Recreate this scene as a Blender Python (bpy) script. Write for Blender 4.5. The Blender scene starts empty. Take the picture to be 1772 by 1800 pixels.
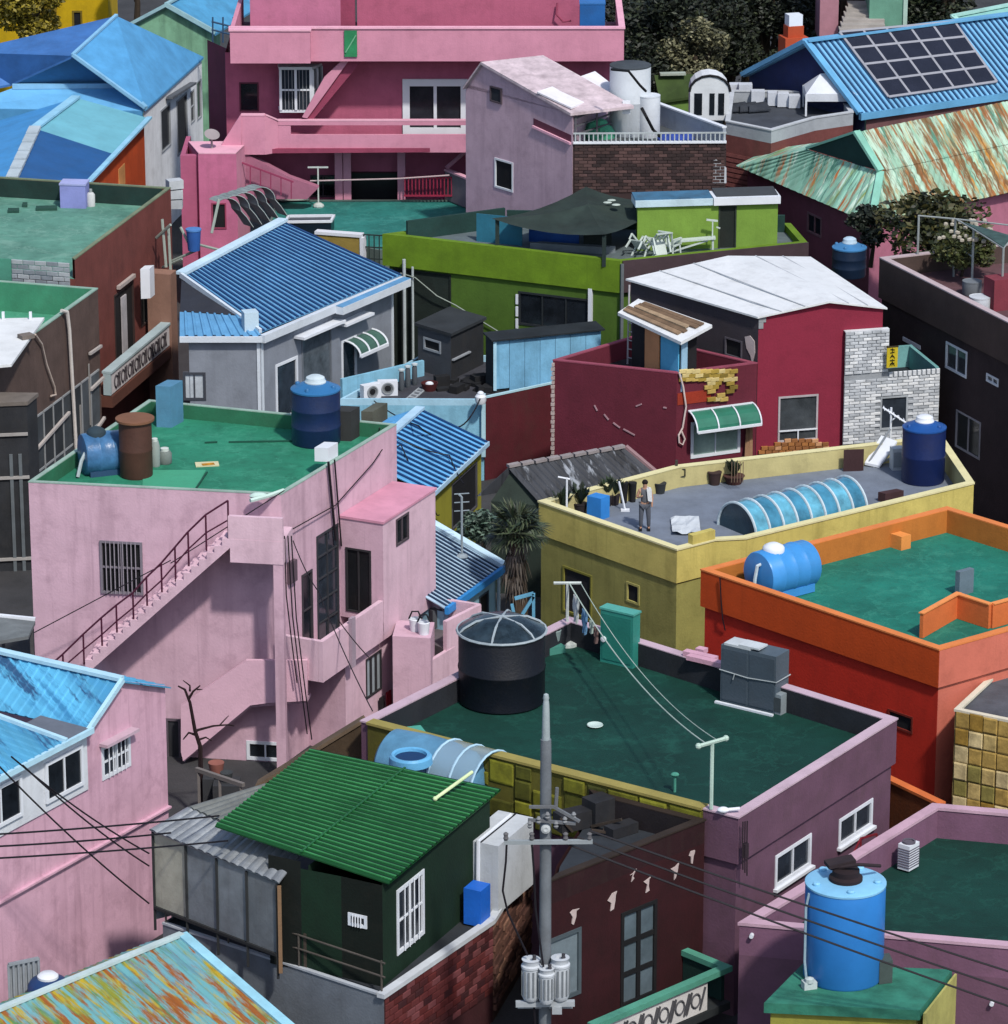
import bpy, bmesh, math, random
from mathutils import Vector, Matrix

random.seed(11)
scene = bpy.context.scene
COL = scene.collection

# ------------------------------------------------------------------ camera
HC, PITCH, FPX, CX, CY = 50.0, math.radians(18.5), 7400.0, 886.0, 900.0
cam_data = bpy.data.cameras.new('camera')
cam = bpy.data.objects.new('camera', cam_data)
COL.objects.link(cam)
cam.location = (0, 0, HC)
cam.rotation_euler = (math.radians(90) - PITCH, 0, 0)
cam_data.sensor_fit = 'VERTICAL'
cam_data.sensor_height = 36.0
cam_data.lens = 36.0 * FPX / 1800.0
cam_data.clip_start = 1.0
cam_data.clip_end = 6000.0
scene.camera = cam

# ------------------------------------------------------------------ sky, sun, exposure
SUN = Vector((0.27, -0.57, 0.78)).normalized()
world = bpy.data.worlds.new('World')
scene.world = world
world.use_nodes = True
wt = world.node_tree
wt.nodes.clear()
sky = wt.nodes.new('ShaderNodeTexSky')
sky.sky_type = 'NISHITA'
sky.sun_disc = False
sky.sun_elevation = math.asin(SUN.z)
sky.sun_rotation = math.atan2(SUN.x, SUN.y)
sky.air_density = 1.0
sky.dust_density = 1.5
bg = wt.nodes.new('ShaderNodeBackground')
bg.inputs['Strength'].default_value = 0.125
wo = wt.nodes.new('ShaderNodeOutputWorld')
wt.links.new(sky.outputs[0], bg.inputs[0])
wt.links.new(bg.outputs[0], wo.inputs[0])
sd = bpy.data.lights.new('sun', 'SUN')
sd.energy = 2.9
sd.angle = math.radians(3)
sd.color = (1.0, 0.95, 0.88)
so = bpy.data.objects.new('sun', sd)
COL.objects.link(so)
so.location = (60, 40, 120)
so.rotation_euler = SUN.to_track_quat('Z', 'Y').to_euler()
scene.view_settings.view_transform = 'Standard'
scene.view_settings.look = 'None'
scene.view_settings.gamma = 1.0
scene.view_settings.exposure = 0.3
scene.view_settings.use_curve_mapping = False

# ------------------------------------------------------------------ surveying: sight lines from the camera to known planes
_s, _c = math.sin(PITCH), math.cos(PITCH)
EYE = Vector((0, 0, HC))
FWD = Vector((0, _c, -_s))


def ray(px, py):
    dx, dy = (px - CX) / FPX, (CY - py) / FPX
    return Vector((dx, _c + dy * _s, -_s + dy * _c))


def q(px, py, z):
    r = ray(px, py)
    return EYE + r * ((z - HC) / r.z)


def qy(px, py, y):
    r = ray(px, py)
    return EYE + r * (y / r.y)


def ppm(p):
    return FPX / (Vector(p) - EYE).dot(FWD)


def down(p):
    "sine and cosine of the angle the point lies below the horizon"
    d = Vector(p) - EYE
    h = math.hypot(d.x, d.y)
    l = d.length
    return -d.z / l, h / l


def xy(v):
    return Vector((v[0], v[1], 0))


Z = Vector((0, 0, 1))

# ------------------------------------------------------------------ materials
MATS = {}


def lin(h):
    h = h.lstrip('#')
    out = []
    for i in (0, 2, 4):
        c = int(h[i:i + 2], 16) / 255.0
        out.append(c / 12.92 if c <= 0.04045 else ((c + 0.055) / 1.055) ** 2.4)
    return out


def mat(hexc, rough=0.85, var=0.16, scale=0.9, bump=0.25, streak=0.0, metal=0.0, grain=14.0, gain=1.0, spec=0.3, dirt='#4a4238'):
    key = (hexc, rough, var, scale, bump, streak, metal, grain, gain, spec, dirt)
    if key in MATS:
        return MATS[key]
    m = bpy.data.materials.new('paint_%d' % len(MATS))
    m.use_nodes = True
    nt = m.node_tree
    N, L = nt.nodes, nt.links
    b = N['Principled BSDF']
    c = [min(0.9, v * gain) for v in lin(hexc)]
    tc = N.new('ShaderNodeNewGeometry')
    n1 = N.new('ShaderNodeTexNoise')
    n1.inputs['Scale'].default_value = scale
    n1.inputs['Detail'].default_value = 7
    n1.inputs['Roughness'].default_value = 0.65
    L.new(tc.outputs['Position'], n1.inputs['Vector'])
    rp = N.new('ShaderNodeValToRGB')
    rp.color_ramp.elements[0].position = 0.3
    rp.color_ramp.elements[1].position = 0.7
    rp.color_ramp.elements[0].color = [v * (1 - var) for v in c] + [1]
    rp.color_ramp.elements[1].color = [min(1, v * (1 + var * 0.8)) for v in c] + [1]
    L.new(n1.outputs[0], rp.inputs[0])
    col = rp.outputs[0]
    if streak > 0:
        mp = N.new('ShaderNodeMapping')
        mp.inputs['Scale'].default_value = (2.6, 2.6, 0.22)
        L.new(tc.outputs['Position'], mp.inputs[0])
        n2 = N.new('ShaderNodeTexNoise')
        n2.inputs['Scale'].default_value = 1.0
        n2.inputs['Detail'].default_value = 5
        L.new(mp.outputs[0], n2.inputs['Vector'])
        r2 = N.new('ShaderNodeValToRGB')
        r2.color_ramp.elements[0].position = 0.52
        r2.color_ramp.elements[1].position = 0.78
        r2.color_ramp.elements[0].color = (0, 0, 0, 1)
        r2.color_ramp.elements[1].color = (streak, streak, streak, 1)
        L.new(n2.outputs[0], r2.inputs[0])
        mx = N.new('ShaderNodeMix')
        mx.data_type = 'RGBA'
        L.new(r2.outputs[0], mx.inputs[0])
        L.new(col, mx.inputs[6])
        mx.inputs[7].default_value = [0.5 * a + 0.5 * b2 * 0.6 for a, b2 in zip(lin(dirt), c)] + [1]
        col = mx.outputs[2]
    if bump > 0.1:
        # grime: ragged blotches and thin run marks
        n4 = N.new('ShaderNodeTexNoise')
        n4.inputs['Scale'].default_value = 1.35
        n4.inputs['Detail'].default_value = 11
        n4.inputs['Roughness'].default_value = 0.72
        L.new(tc.outputs['Position'], n4.inputs['Vector'])
        r4 = N.new('ShaderNodeValToRGB')
        r4.color_ramp.elements[0].position = 0.5
        r4.color_ramp.elements[1].position = 0.72
        k4 = 0.22 + 0.5 * streak
        r4.color_ramp.elements[0].color = (0, 0, 0, 1)
        r4.color_ramp.elements[1].color = (k4, k4, k4, 1)
        L.new(n4.outputs[0], r4.inputs[0])
        mp5 = N.new('ShaderNodeMapping')
        mp5.inputs['Scale'].default_value = (7.5, 7.5, 0.3)
        L.new(tc.outputs['Position'], mp5.inputs[0])
        n5 = N.new('ShaderNodeTexNoise')
        n5.inputs['Scale'].default_value = 1.0
        n5.inputs['Detail'].default_value = 3
        L.new(mp5.outputs[0], n5.inputs['Vector'])
        r5 = N.new('ShaderNodeValToRGB')
        r5.color_ramp.elements[0].position = 0.6
        r5.color_ramp.elements[1].position = 0.74
        k5 = 0.6 * streak
        r5.color_ramp.elements[0].color = (0, 0, 0, 1)
        r5.color_ramp.elements[1].color = (k5, k5, k5, 1)
        L.new(n5.outputs[0], r5.inputs[0])
        mm = N.new('ShaderNodeMath')
        mm.operation = 'MAXIMUM'
        L.new(r4.outputs[0], mm.inputs[0])
        L.new(r5.outputs[0], mm.inputs[1])
        m4 = N.new('ShaderNodeMix')
        m4.data_type = 'RGBA'
        L.new(mm.outputs[0], m4.inputs[0])
        L.new(col, m4.inputs[6])
        m4.inputs[7].default_value = [0.45 * a + 0.32 * b2 for a, b2 in zip(lin(dirt), c)] + [1]
        col = m4.outputs[2]
    L.new(col, b.inputs['Base Color'])
    b.inputs['Roughness'].default_value = rough
    b.inputs['Metallic'].default_value = metal
    b.inputs['Specular IOR Level'].default_value = spec
    if bump > 0:
        n3 = N.new('ShaderNodeTexNoise')
        n3.inputs['Scale'].default_value = grain
        n3.inputs['Detail'].default_value = 4
        L.new(tc.outputs['Position'], n3.inputs['Vector'])
        bp = N.new('ShaderNodeBump')
        bp.inputs['Strength'].default_value = bump
        bp.inputs['Distance'].default_value = 0.03
        L.new(n3.outputs[0], bp.inputs['Height'])
        L.new(bp.outputs[0], b.inputs['Normal'])
    MATS[key] = m
    return m


def rust_mat(name, base, tones, axis, scale=(2.2, 2.2, 2.2), along=0.22, lo=0.47):
    "faded sheet metal with long rust runs down the fall of the roof; axis = unit vector down the slope"
    m = bpy.data.materials.new(name)
    m.use_nodes = True
    nt = m.node_tree
    N, L = nt.nodes, nt.links
    b = N['Principled BSDF']
    tc = N.new('ShaderNodeNewGeometry')
    ax = Vector(axis).normalized()
    sd_ = Vector((-ax.y, ax.x, 0)).normalized()
    d1 = N.new('ShaderNodeVectorMath'); d1.operation = 'DOT_PRODUCT'
    d1.inputs[1].default_value = ax
    d2 = N.new('ShaderNodeVectorMath'); d2.operation = 'DOT_PRODUCT'
    d2.inputs[1].default_value = sd_
    L.new(tc.outputs['Position'], d1.inputs[0])
    L.new(tc.outputs['Position'], d2.inputs[0])
    cb = N.new('ShaderNodeCombineXYZ')
    mu = N.new('ShaderNodeMath'); mu.operation = 'MULTIPLY'; mu.inputs[1].default_value = along
    L.new(d1.outputs['Value'], mu.inputs[0])
    L.new(mu.outputs[0], cb.inputs[1])
    L.new(d2.outputs['Value'], cb.inputs[0])
    col = None
    c0 = lin(base)
    n0 = N.new('ShaderNodeTexNoise'); n0.inputs['Scale'].default_value = 1.3; n0.inputs['Detail'].default_value = 6
    L.new(cb.outputs[0], n0.inputs['Vector'])
    rp = N.new('ShaderNodeValToRGB')
    rp.color_ramp.elements[0].position = 0.35; rp.color_ramp.elements[1].position = 0.68
    rp.color_ramp.elements[0].color = [v * 0.62 for v in c0] + [1]
    rp.color_ramp.elements[1].color = [min(.9, v * 1.2) for v in c0] + [1]
    L.new(n0.outputs[0], rp.inputs[0])
    col = rp.outputs[0]
    for i, t in enumerate(tones):
        ad = N.new('ShaderNodeVectorMath'); ad.operation = 'ADD'; ad.inputs[1].default_value = (7.3 * i + 3, 2.1 * i, 5 * i)
        L.new(cb.outputs[0], ad.inputs[0])
        n = N.new('ShaderNodeTexNoise'); n.inputs['Scale'].default_value = 1.5 + 0.6 * i
        n.inputs['Detail'].default_value = 6; n.inputs['Roughness'].default_value = 0.68
        L.new(ad.outputs[0], n.inputs['Vector'])
        r = N.new('ShaderNodeValToRGB')
        r.color_ramp.elements[0].position = lo + 0.05; r.color_ramp.elements[1].position = lo + 0.13
        r.color_ramp.elements[0].color = (0, 0, 0, 1); r.color_ramp.elements[1].color = (1, 1, 1, 1)
        L.new(n.outputs[0], r.inputs[0])
        mx = N.new('ShaderNodeMix'); mx.data_type = 'RGBA'
        L.new(r.outputs[0], mx.inputs[0]); L.new(col, mx.inputs[6])
        mx.inputs[7].default_value = lin(t) + [1]
        col = mx.outputs[2]
    L.new(col, b.inputs['Base Color'])
    b.inputs['Roughness'].default_value = 0.75
    return m


def deck(hexc, hexw, scale=0.5):
    "weathered roof coating: worn pale patches, tide marks of dried puddles and dark grime"
    key = ('deck', hexc, hexw)
    if key in MATS:
        return MATS[key]
    m = mat(hexc, rough=.7, var=.28, scale=scale, streak=.35, dirt='#10201c', spec=.25).copy()
    m.name = 'roof_coating'
    nt = m.node_tree
    N, L = nt.nodes, nt.links
    b = N['Principled BSDF']
    src = b.inputs['Base Color'].links[0].from_socket
    g = N.new('ShaderNodeNewGeometry')
    for sc, lo, mid, hi, amt, hx in ((.42, .485, .5, .515, .35, hexw), (.9, .56, .7, 1.0, .45, hexw), (3.2, .62, .75, 1.0, .4, '#12201c')):
        n = N.new('ShaderNodeTexNoise')
        n.inputs['Scale'].default_value = sc
        n.inputs['Detail'].default_value = 8
        n.inputs['Roughness'].default_value = .6
        L.new(g.outputs['Position'], n.inputs['Vector'])
        r = N.new('ShaderNodeValToRGB')
        e = r.color_ramp.elements
        e[0].position, e[1].position = lo, mid
        e[0].color = (0, 0, 0, 1)
        e[1].color = (amt, amt, amt, 1)
        if hi < 1:
            x = e.new(hi)
            x.color = (0, 0, 0, 1)
        L.new(n.outputs[0], r.inputs[0])
        mx = N.new('ShaderNodeMix')
        mx.data_type = 'RGBA'
        L.new(r.outputs[0], mx.inputs[0])
        L.new(src, mx.inputs[6])
        mx.inputs[7].default_value = lin(hx) + [1]
        src = mx.outputs[2]
    L.new(src, b.inputs['Base Color'])
    MATS[key] = m
    return m


def glass(hexc='#1b2026', rough=0.12, var=0.5):
    return mat(hexc, rough=rough, var=var, scale=1.6, bump=0.0, spec=0.5)


def clear_sheet(name, hexc, alpha=0.45):
    m = bpy.data.materials.new(name)
    m.use_nodes = True
    b = m.node_tree.nodes['Principled BSDF']
    b.inputs['Base Color'].default_value = lin(hexc) + [1]
    b.inputs['Roughness'].default_value = 0.18
    b.inputs['Alpha'].default_value = alpha
    return m


WHITE = mat('#c9ced4', var=0.12, streak=0.25)
TRIM = mat('#d2d7de', rough=0.5, var=0.08, bump=0.05)
DARK = mat('#15171b', var=0.3)
STEEL = mat('#6d747b', rough=0.45, var=0.2, metal=0.3)
GLASS = glass()
SCREEN = mat('#565d63', rough=.7, var=.25, scale=2.5, bump=0)
GLASS2 = glass('#2c333c')
GLASS3 = glass('#50585f')
WIRE = mat('#16131a', rough=0.6, var=0.1, bump=0)
GREENROOF = mat('#2f8a6d', rough=0.75, var=0.22, scale=0.55, streak=0)

# ------------------------------------------------------------------ mesh builder


class MB:
    def __init__(s):
        s.v, s.f = [], []

    def add(s, vs, fs):
        n = len(s.v)
        s.v += [Vector(p) for p in vs]
        s.f += [[i + n for i in f] for f in fs]
        return s

    def poly(s, pts):
        return s.add(pts, [list(range(len(pts)))])

    def prism(s, pts, z0, z1):
        n = len(pts)
        lo = [(p[0], p[1], z0) for p in pts]
        hi = [(p[0], p[1], z1) for p in pts]
        fs = [list(range(n))[::-1], [n + i for i in range(n)]]
        fs += [[i, (i + 1) % n, n + (i + 1) % n, n + i] for i in range(n)]
        return s.add(lo + hi, fs)

    def slab(s, pts, t, d=None):
        "polygon in space thickened by t along -d (down by default)"
        pts = [Vector(p) for p in pts]
        n = len(pts)
        d = Vector(d) if d is not None else Z
        lo = [p - d * t for p in pts]
        fs = [list(range(n)), [n + i for i in range(n)][::-1]]
        fs += [[i, n + i, n + (i + 1) % n, (i + 1) % n] for i in range(n)]
        return s.add(pts + lo, fs)

    def obox(s, o, a, b, c):
        o, a, b, c = Vector(o), Vector(a), Vector(b), Vector(c)
        vs = [o, o + a, o + a + b, o + b, o + c, o + a + c, o + a + b + c, o + b + c]
        return s.add(vs, [[3, 2, 1, 0], [4, 5, 6, 7], [0, 1, 5, 4], [1, 2, 6, 5], [2, 3, 7, 6], [3, 0, 4, 7]])

    def cbox(s, c, sx, sy, sz, rot=0.0):
        "box standing on c, sx along rot"
        a = Vector((math.cos(rot), math.sin(rot), 0)) * sx
        b = Vector((-math.sin(rot), math.cos(rot), 0)) * sy
        return s.obox(Vector(c) - a / 2 - b / 2, a, b, Z * sz)

    def bar(s, p, r, w, h=None, up=Z):
        p, r = Vector(p), Vector(r)
        h = h or w
        d = (r - p)
        if d.length < 1e-6:
            return s
        d.normalize()
        side = d.cross(Vector(up))
        if side.length < 1e-3:
            side = d.cross(Vector((1, 0, 0)))
        side.normalize()
        u = side.cross(d).normalized()
        return s.obox(p - side * w / 2 - u * h / 2, side * w, u * h, r - p)

    def tube(s, pts, r, n=6, r2=None, cap=True):
        pts = [Vector(p) for p in pts]
        k = len(pts)
        vs, fs = [], []
        ref = None
        for i, p in enumerate(pts):
            d = (pts[min(i + 1, k - 1)] - pts[max(i - 1, 0)]).normalized()
            if ref is None:
                ref = d.orthogonal().normalized()
            a = (ref - d * ref.dot(d))
            if a.length < 1e-4:
                a = d.orthogonal()
            a.normalize()
            ref = a
            b = d.cross(a)
            rr = r if r2 is None else r + (r2 - r) * i / max(1, k - 1)
            for j in range(n):
                t = 2 * math.pi * j / n
                vs.append(p + a * math.cos(t) * rr + b * math.sin(t) * rr)
        for i in range(k - 1):
            for j in range(n):
                fs.append([i * n + j, i * n + (j + 1) % n, (i + 1) * n + (j + 1) % n, (i + 1) * n + j])
        if cap:
            fs += [list(range(n))[::-1], [(k - 1) * n + j for j in range(n)]]
        return s.add(vs, fs)

    def lathe(s, c, prof, n=28, ax=None, ref=None, a0=0.0, a1=2 * math.pi):
        "prof = (radius, distance along the axis)"
        c = Vector(c)
        ax = Vector(ax or (0, 0, 1)).normalized()
        e1 = (Vector(ref) if ref is not None else ax.orthogonal()).normalized()
        e2 = ax.cross(e1)
        full = abs(a1 - a0 - 2 * math.pi) < 1e-6
        m = n if full else n + 1
        vs, fs = [], []
        for r, h in prof:
            for j in range(m):
                t = a0 + (a1 - a0) * j / n
                vs.append(c + ax * h + (e1 * math.cos(t) + e2 * math.sin(t)) * r)
        for i in range(len(prof) - 1):
            for j in range(n):
                k = (j + 1) % m
                fs.append([i * m + j, i * m + k, (i + 1) * m + k, (i + 1) * m + j])
        if full:
            fs += [[j for j in range(m)][::-1], [(len(prof) - 1) * m + j for j in range(m)]]
        return s.add(vs, fs)

    def blob(s, c, rx, ry, rz, n=10, m=6):
        c = Vector(c)
        prof = []
        vs, fs = [], []
        for i in range(m + 1):
            t = math.pi * i / m
            for j in range(n):
                a = 2 * math.pi * j / n
                vs.append(c + Vector((rx * math.sin(t) * math.cos(a), ry * math.sin(t) * math.sin(a), -rz * math.cos(t))))
        for i in range(m):
            for j in range(n):
                fs.append([i * n + j, i * n + (j + 1) % n, (i + 1) * n + (j + 1) % n, (i + 1) * n + j])
        return s.add(vs, fs)

    def corr(s, a, b, c, d, n, amp, t=0.03, shape='wave', flat=0.5):
        "sheet a-b (top edge) to d-c (bottom edge) with n ribs running from the top edge down"
        a, b, c, d = Vector(a), Vector(b), Vector(c), Vector(d)
        nr = (b - a).cross(d - a).normalized()
        if nr.z < 0:
            nr = -nr
        prof = []
        for i in range(n):
            if shape == 'wave':
                prof += [(i, 0), (i + .25, .7), (i + .5, 1), (i + .75, .7)]
            else:
                w = 1 - flat
                prof += [(i, 0), (i + flat, 0), (i + flat + w * .25, 1), (i + flat + w * .75, 1)]
        prof.append((n, 0))
        vs = []
        for x, h in prof:
            k = x / n
            o = nr * (amp * h)
            vs += [a + (b - a) * k + o, d + (c - d) * k + o]
        m = len(prof)
        fs = [[2 * i, 2 * i + 1, 2 * i + 3, 2 * i + 2] for i in range(m - 1)]
        s.add(vs, fs)
        if t <= 0:
            return s
        return s.slab([a - nr * 0.004, b - nr * 0.004, c - nr * 0.004, d - nr * 0.004], t, nr)


def roof_strips(a, b, c, d, n, w=.05, h=.05, up=.012, k0=.5):
    "thin raised strips laid on a roof sheet, from its top edge a-b down to d-c"
    a, b, c, d = Vector(a), Vector(b), Vector(c), Vector(d)
    nr = (b - a).cross(d - a).normalized()
    if nr.z < 0:
        nr = -nr
    mb = MB()
    for i in range(n):
        t = (i + k0) / n
        mb.bar(a.lerp(b, t) + nr * (up + h / 2), d.lerp(c, t) + nr * (up + h / 2), w, h, nr)
    return mb


ORG = {}


def _mesh(mb, name, o, smooth):
    me = bpy.data.meshes.new(name)
    me.from_pydata([tuple(v - o) for v in mb.v], [], mb.f)
    bm = bmesh.new()
    bm.from_mesh(me)
    bmesh.ops.recalc_face_normals(bm, faces=bm.faces)
    bm.to_mesh(me)
    bm.free()
    if smooth:
        for p in me.polygons:
            p.use_smooth = True
        try:
            me.set_sharp_from_angle(angle=math.radians(38))
        except Exception:
            pass
    return me


def props(o, label=None, cat=None, group=None, kind=None):
    if label: o['label'] = label
    if cat: o['category'] = cat
    if group: o['group'] = group
    if kind: o['kind'] = kind
    return o


def thing(name, label, cat, loc, group=None):
    o = bpy.data.objects.new(name, None)
    o.empty_display_size = 0.3
    COL.objects.link(o)
    o.location = loc
    ORG[o] = Vector(loc)
    return props(o, label, cat, group)


def part(mb, name, m, parent, label=None, smooth=False, kind=None):
    if not mb.v:
        return None
    org = ORG[parent]
    o = bpy.data.objects.new(name, _mesh(mb, name, org, smooth))
    o.data.materials.append(m)
    COL.objects.link(o)
    o.parent = parent
    ORG[o] = org
    return props(o, label, None, None, kind)


def solo(mb, name, label, cat, m, group=None, kind=None, smooth=False):
    zs = min(v.z for v in mb.v)
    c = sum(mb.v, Vector()) / len(mb.v)
    org = Vector((c.x, c.y, zs))
    o = bpy.data.objects.new(name, _mesh(mb, name, org, smooth))
    o.data.materials.append(m)
    COL.objects.link(o)
    o.location = org
    ORG[o] = org
    return props(o, label, cat, group, kind)


BRICKS = {}


def piece(name, parent, center, a, n, la, lh, ld, m):
    "one brick, tile or block: shares a unit mesh per material; a = unit vector along the wall, n = outward"
    key = (name, m.name)
    if key not in BRICKS:
        me = bpy.data.meshes.new(name)
        c = 0.12
        vs = [(x, y, z) for z in (-.5, .5) for y in (0,) for x in (-.5, .5)]
        back = [(-.5, 0, -.5), (.5, 0, -.5), (.5, 0, .5), (-.5, 0, .5)]
        mid = [(-.5, .7, -.5), (.5, .7, -.5), (.5, .7, .5), (-.5, .7, .5)]
        fr = [(-.46, 1, -.42), (.46, 1, -.42), (.46, 1, .42), (-.46, 1, .42)]
        vs = back + mid + fr
        fs = [[8, 9, 10, 11]]
        for i in range(4):
            j = (i + 1) % 4
            fs += [[i, j, 4 + j, 4 + i], [4 + i, 4 + j, 8 + j, 8 + i]]
        me.from_pydata(vs, [], fs)
        bm = bmesh.new(); bm.from_mesh(me)
        bmesh.ops.recalc_face_normals(bm, faces=bm.faces)
        bm.to_mesh(me); bm.free()
        me.materials.append(m)
        BRICKS[key] = me
    o = bpy.data.objects.new(name, BRICKS[key])
    COL.objects.link(o)
    o.parent = parent
    org = ORG[parent]
    a = Vector(a).normalized(); n = Vector(n).normalized(); u = Vector((0, 0, 1)) if abs(n.z) < .2 else a.cross(n) * -1
    R = Matrix((a, n, u)).transposed().to_4x4()
    o.matrix_local = Matrix.Translation(Vector(center) - org) @ R @ Matrix.Diagonal((la, ld, lh, 1))
    return o


# ------------------------------------------------------------------ walls and houses


class Wall:
    def __init__(s, p0, p1, z0, z1, m=None):
        s.p0, s.p1 = xy(p0), xy(p1)
        s.d = (s.p1 - s.p0)
        s.L = s.d.length
        s.d.normalize()
        s.n = Vector((s.d.y, -s.d.x, 0))
        s.z0, s.z1, s.m = z0, z1, m
        s.holes = []

    def uv(s, px, py, off=0.0):
        r = ray(px, py)
        t = ((s.p0 + s.n * off) - EYE).dot(s.n) / r.dot(s.n)
        h = EYE + r * t
        return (h - s.p0).dot(s.d), h.z

    def pt(s, u, z, o=0.0):
        return s.p0 + s.d * u + s.n * o + Z * z

    def hit(s, px, py, off=0.0):
        u, z = s.uv(px, py, off)
        return s.pt(u, z, off)

    def emit(s, mb, rec=0.14):
        us = sorted({0.0, s.L} | {min(max(h[k], 0), s.L) for h in s.holes for k in (0, 2)})
        zs = sorted({s.z0, s.z1} | {min(max(h[k], s.z0), s.z1) for h in s.holes for k in (1, 3)})
        for i in range(len(us) - 1):
            for j in range(len(zs) - 1):
                um, zm = (us[i] + us[i + 1]) / 2, (zs[j] + zs[j + 1]) / 2
                if us[i + 1] - us[i] < 1e-5 or zs[j + 1] - zs[j] < 1e-5:
                    continue
                if any(h[0] < um < h[2] and h[1] < zm < h[3] for h in s.holes):
                    continue
                mb.poly([s.pt(us[i], zs[j]), s.pt(us[i + 1], zs[j]), s.pt(us[i + 1], zs[j + 1]), s.pt(us[i], zs[j + 1])])
        for a, b, c, e in s.holes:
            k = [(a, b), (c, b), (c, e), (a, e)]
            for i in range(4):
                (u0, z0), (u1, z1) = k[i], k[(i + 1) % 4]
                mb.poly([s.pt(u0, z0), s.pt(u1, z1), s.pt(u1, z1, -rec), s.pt(u0, z0, -rec)])
            # room side of the opening, seen only if a pane is missing
            mb.poly([s.pt(a, b, -rec), s.pt(c, b, -rec), s.pt(c, e, -rec), s.pt(a, e, -rec)])


def offset(pts, d):
    "offset a CCW plan polygon outward by d"
    n = len(pts)
    out = []
    for i in range(n):
        p, c, x = xy(pts[i - 1]), xy(pts[i]), xy(pts[(i + 1) % n])
        a, b = (c - p).normalized(), (x - c).normalized()
        na, nb = Vector((a.y, -a.x, 0)), Vector((b.y, -b.x, 0))
        k = 1 + na.dot(nb)
        out.append(c + (na + nb) * (d / max(k, 0.25)))
    return out


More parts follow.
